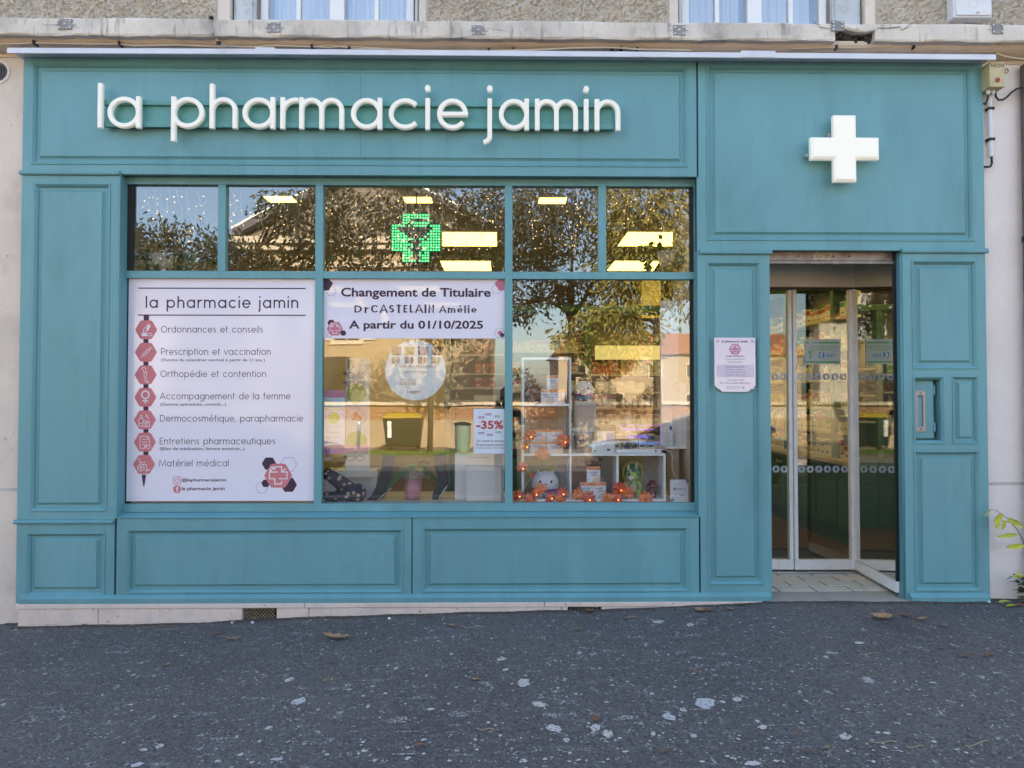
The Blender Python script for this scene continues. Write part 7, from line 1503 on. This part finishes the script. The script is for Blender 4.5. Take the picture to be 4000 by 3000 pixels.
Z8 = [(50, 412, 60, 32), (118, 503, 60, 22), (180, 605, 60, 35), (360, 603, 45, 30), (415, 630, 50, 30), (235, 655, 25, 18), (835, 497, 100, 45), (680, 558, 55, 28), (740, 527, 25, 20), (973, 478, 40, 22), (785, 638, 30, 16), (610, 628, 22, 18), (605, 457, 20, 10), (290, 281, 22, 10), (228, 395, 12, 8), (540, 208, 80, 10), (755, 203, 30, 8), (730, 272, 60, 12), (900, 277, 120, 8), (1460, 592, 50, 14), (1440, 643, 50, 28), (1620, 627, 25, 14), (1580, 624, 25, 10), (1665, 583, 25, 10), (1605, 688, 25, 8), (1825, 665, 25, 10), (1270, 484, 18, 10), (1500, 240, 35, 14), (1755, 258, 50, 12), (1355, 298, 22, 10), (1820, 410, 25, 8), (1450, 521, 18, 8), (1718, 545, 18, 8), (1040, 755, 60, 25), (1060, 574, 18, 12), (1085, 600, 35, 20), (630, 143, 45, 14), (770, 157, 30, 16), (1140, 745, 20, 12), (1925, 700, 20, 8), (910, 490, 24, 12), (1100, 690, 18, 10), (490, 705, 24, 10)]
for ox, L_ in ((0, Z7), (2000, Z8)):
    for x, y, w_, h_ in L_: splat(ox+x/1.106, 2300+y/1.106, w_*.92, h_*.95, 2 if w_ > 3.5*h_ else RS.choice((0, 0, 0, 1)), 3)
for k in range(600):
    sx = RS.gauss(2250, 900); sy = 2980-560*RS.random()**1.5
    if not 20 < sx < 3980: continue
    near = (sy-2400)/600; r_ = RS.choice((3, 3, 4, 5, 6, 8))*(.55+.6*near); splat(sx, sy, 2*r_, r_*1.1, RS.choice((0, 0, 2, 2, 1)), 0)
for k in range(45):
    sx = RS.gauss(2350, 800); sy = RS.uniform(2480, 2980); splat(sx, sy, RS.uniform(40, 130), RS.uniform(5, 12), 2, 0)
tag(stn.build('bird_droppings', m_st), 'pale dried bird droppings and scuffs spotting the dark asphalt', 'droppings', kind='stuff')
# climbing shoot at the right
sh = thing('climbing_shoot', 'climbing shoot with yellow green leaves against the white wall at the right', 'plant', (3.75, -.05, -.02)); m_yl = M('yellow_green_leaf', (.42, .42, .035), .5, var=.3, vs=14); m_stem = M('shoot_stem', (.12, .1, .09), .7); SYp = -.06
q = [P(a, b, SYp) for a, b in ((3866, 1990), (3893, 1994), (3932, 2022), (3975, 2070), (3996, 2112), (4004, 2160), (4020, 2300), (4030, 2360))]; MB().tube([(x, SYp, z) for x, z in q], [.0015, .002, .0025, .003, .0035, .004, .004, .005], 6).build('stem', m_stem, sh)
def sleaf(sx0, sy0, sx1, sy1, w_, dy=0.0):
    x0, z0 = P(sx0, sy0, SYp); x1, z1 = P(sx1, sy1, SYp); d = Vector((x1-x0, dy, z1-z0)); s_ = Vector((-d.z, 0, d.x)).normalized(); v = []; c0_ = Vector((x0, SYp-.01, z0))
    for i in range(7):
        t = i/6; ww = w_*math.sin(PI*min(.97, .05+t*.93))**.7*(1+.1*math.sin(i*2.6+sx0)); c = c0_+d*t; v += [c-s_*ww+Vector((0, -.3*ww, 0)), c, c+s_*ww+Vector((0, -.4*ww, 0))]
    mb = MB(); mb.add(v, [(3*i+a, 3*i+3+a, 3*i+4+a, 3*i+1+a) for i in range(6) for a in (0, 1)]); mb.build('leaf', m_yl, sh, smooth=True)
for a in ((3868, 1989, 3842, 2016, .006), (3912, 2005, 3878, 2040, .022), (3900, 2035, 3884, 2062, .016), (3920, 2035, 3910, 2068, .015), (3945, 2040, 3902, 2034, .008), (3933, 2024, 3992, 2058, .018), (3972, 2086, 3892, 2096, .015), (3998, 2130, 3926, 2136, .019), (3992, 2250, 3948, 2248, .011), (3985, 2240, 3970, 2236, .01), (3992, 2066, 4004, 2076, .006)): sleaf(*a)
gp = thing('ground_plant', 'low dark green plant with yellow leaves at the foot of the right wall', 'plant', (3.7, -.1, -.02)); mb = MB(); r9 = random.Random(6)
for k in range(90):
    c = Vector((3.77+r9.uniform(-.09, .14), -.05+r9.uniform(-.05, .05), .02+r9.uniform(0, .16))); broad_leaf(mb, c, Vector((r9.uniform(-1, 1), r9.uniform(-1, .2), r9.uniform(-.2, .8))), r9.uniform(.03, .06), r9.uniform(.01, .018))
mb.build('foliage', M('weed_green', (.035, .07, .02), .6, var=.4, vs=12), gp)
for a, b, c_ in ((3.60, -.10, .02), (3.67, -.09, .035), (3.63, -.13, .0)):
    mb = MB(); broad_leaf(mb, Vector((a, b, c_)), Vector((-.9 if c_ < .03 else .7, -.2, .2)), .10, .022, .25); mb.build('yellow_leaf', m_yl, gp, smooth=True)

# ------------------------------------------------------------------ the photographer, mirrored in the doorway
def skin_body(name, joints, bones, mat, par, root=0, sub=2):
    me = bpy.data.meshes.new(name); o = Vector(par.location)
    me.from_pydata([Vector(j[:3])-o for j in joints], bones, []); ob = bpy.data.objects.new(name, me); COL.objects.link(ob); ob.parent = par
    ob.modifiers.new('skin', 'SKIN'); me.materials.append(mat)
    sv = me.skin_vertices[0].data if me.skin_vertices else None
    if sv is None: return ob
    for i, j in enumerate(joints): sv[i].radius = (j[3], j[4] if len(j) > 4 else j[3]); sv[i].use_root = (i == root)
    m_ = ob.modifiers.new('sub', 'SUBSURF'); m_.levels = m_.render_levels = sub; return ob
py_ = -5.55; gz2 = ground_z(0.05, py_)
pn = thing('person', 'person in dark jacket and trousers raising a phone, mirrored in the doorway', 'person', (.05, py_, gz2)); X_ = .05
J = [(X_, py_, gz2+.92, .15, .11), (X_, py_+.01, gz2+1.12, .145, .10), (X_, py_, gz2+1.32, .165, .11), (X_, py_, gz2+1.44, .09, .075), (X_, py_+.01, gz2+1.50, .055, .055), (X_, py_+.03, gz2+1.60, .075, .09), (X_, py_+.03, gz2+1.70, .07, .085),
     (X_-.19, py_, gz2+1.40, .065), (X_-.27, py_+.10, gz2+1.20, .05), (X_-.12, py_+.33, gz2+1.46, .036), (X_-.085, py_+.40, gz2+1.52, .028),
     (X_+.19, py_, gz2+1.40, .065), (X_+.27, py_+.10, gz2+1.20, .05), (X_+.10, py_+.33, gz2+1.46, .036), (X_+.045, py_+.40, gz2+1.52, .028),
     (X_-.10, py_, gz2+.86, .095, .09), (X_-.11, py_+.02, gz2+.48, .062), (X_-.12, py_-.02, gz2+.10, .045), (X_-.13, py_+.14, gz2+.035, .04), (X_+.10, py_, gz2+.86, .095, .09), (X_+.12, py_+.02, gz2+.48, .062), (X_+.14, py_-.02, gz2+.10, .045), (X_+.15, py_+.14, gz2+.035, .04)]
B = [(0, 1), (1, 2), (2, 3), (3, 4), (4, 5), (5, 6), (2, 7), (7, 8), (8, 9), (9, 10), (2, 11), (11, 12), (12, 13), (13, 14), (0, 15), (15, 16), (16, 17), (17, 18), (0, 19), (19, 20), (20, 21), (21, 22)]
m_cloth = M('dark_clothing', (.02, .022, .028), .9); m_skin = M('skin_tone', (.42, .25, .17), .6); m_hair = M('dark_hair', (.03, .02, .015), .7)
skin_body('body', J, B, m_cloth, pn)
MB().ball((X_, py_+.045, gz2+1.64), .078, .098, .115, 18, 14).build('head', m_skin, pn, smooth=True); MB().ball((X_, py_+.02, gz2+1.675), .086, .102, .10, 18, 12).build('hair', m_hair, pn, smooth=True); MB().ball((X_, py_+.148, gz2+1.625), .013, .018, .022, 8, 6).build('nose', m_skin, pn, smooth=True)
for k in (-1, 1):
    MB().ball((X_+k*.03, py_+.132, gz2+1.65), .011, .008, .007, 8, 6).build('eye', m_eye, pn); MB().ball((X_+k*.08, py_+.04, gz2+1.635), .012, .022, .032, 8, 6).build('ear', m_skin, pn, smooth=True)
    hx3 = -.05 if k < 0 else .045; cz3 = CAM.z-.02
    MB().ball((hx3+k*.028, CAM.y-.045, cz3-.02), .022, .03, .042, 12, 8).build('palm', m_skin, pn, smooth=True)
    for f in range(4): zf = cz3-.045+f*.019; MB().tube([(hx3+k*.035, CAM.y-.055, zf), (hx3+k*.03, CAM.y-.028, zf+.004), (hx3+k*.012, CAM.y-.022, zf+.006), (hx3-k*.006, CAM.y-.024, zf+.008)], [.009, .0085, .008, .006], 8).build('finger', m_skin, pn, smooth=True)
    MB().tube([(hx3+k*.03, CAM.y-.06, cz3-.03), (hx3+k*.012, CAM.y-.062, cz3-.005), (hx3-k*.006, CAM.y-.05, cz3+.012)], [.011, .010, .008], 8).build('thumb', m_skin, pn, smooth=True)
    MB().tube([(hx3+k*.03, CAM.y-.05, cz3-.05), (X_+k*.11, py_+.33, gz2+1.44)], [.024, .032], 10).build('wrist', m_skin, pn, smooth=True)
ph2 = tag(MB().box(-.078, .078, CAM.y-.040, CAM.y-.031, CAM.z-.045, CAM.z+.032).build('phone', m_black, bevel=.006, seg=3), 'black phone held up sideways by the mirrored photographer', 'phone')

for nm in ('green_led', 'fairy_bulb', 'violet_edge', 'glowing_violet_ink', 'glowing_blue_ink', 'garland_bulb', 'glowing_bulb', 'lit_yellow_header'): MATS[nm].cycles.emission_sampling = 'NONE'
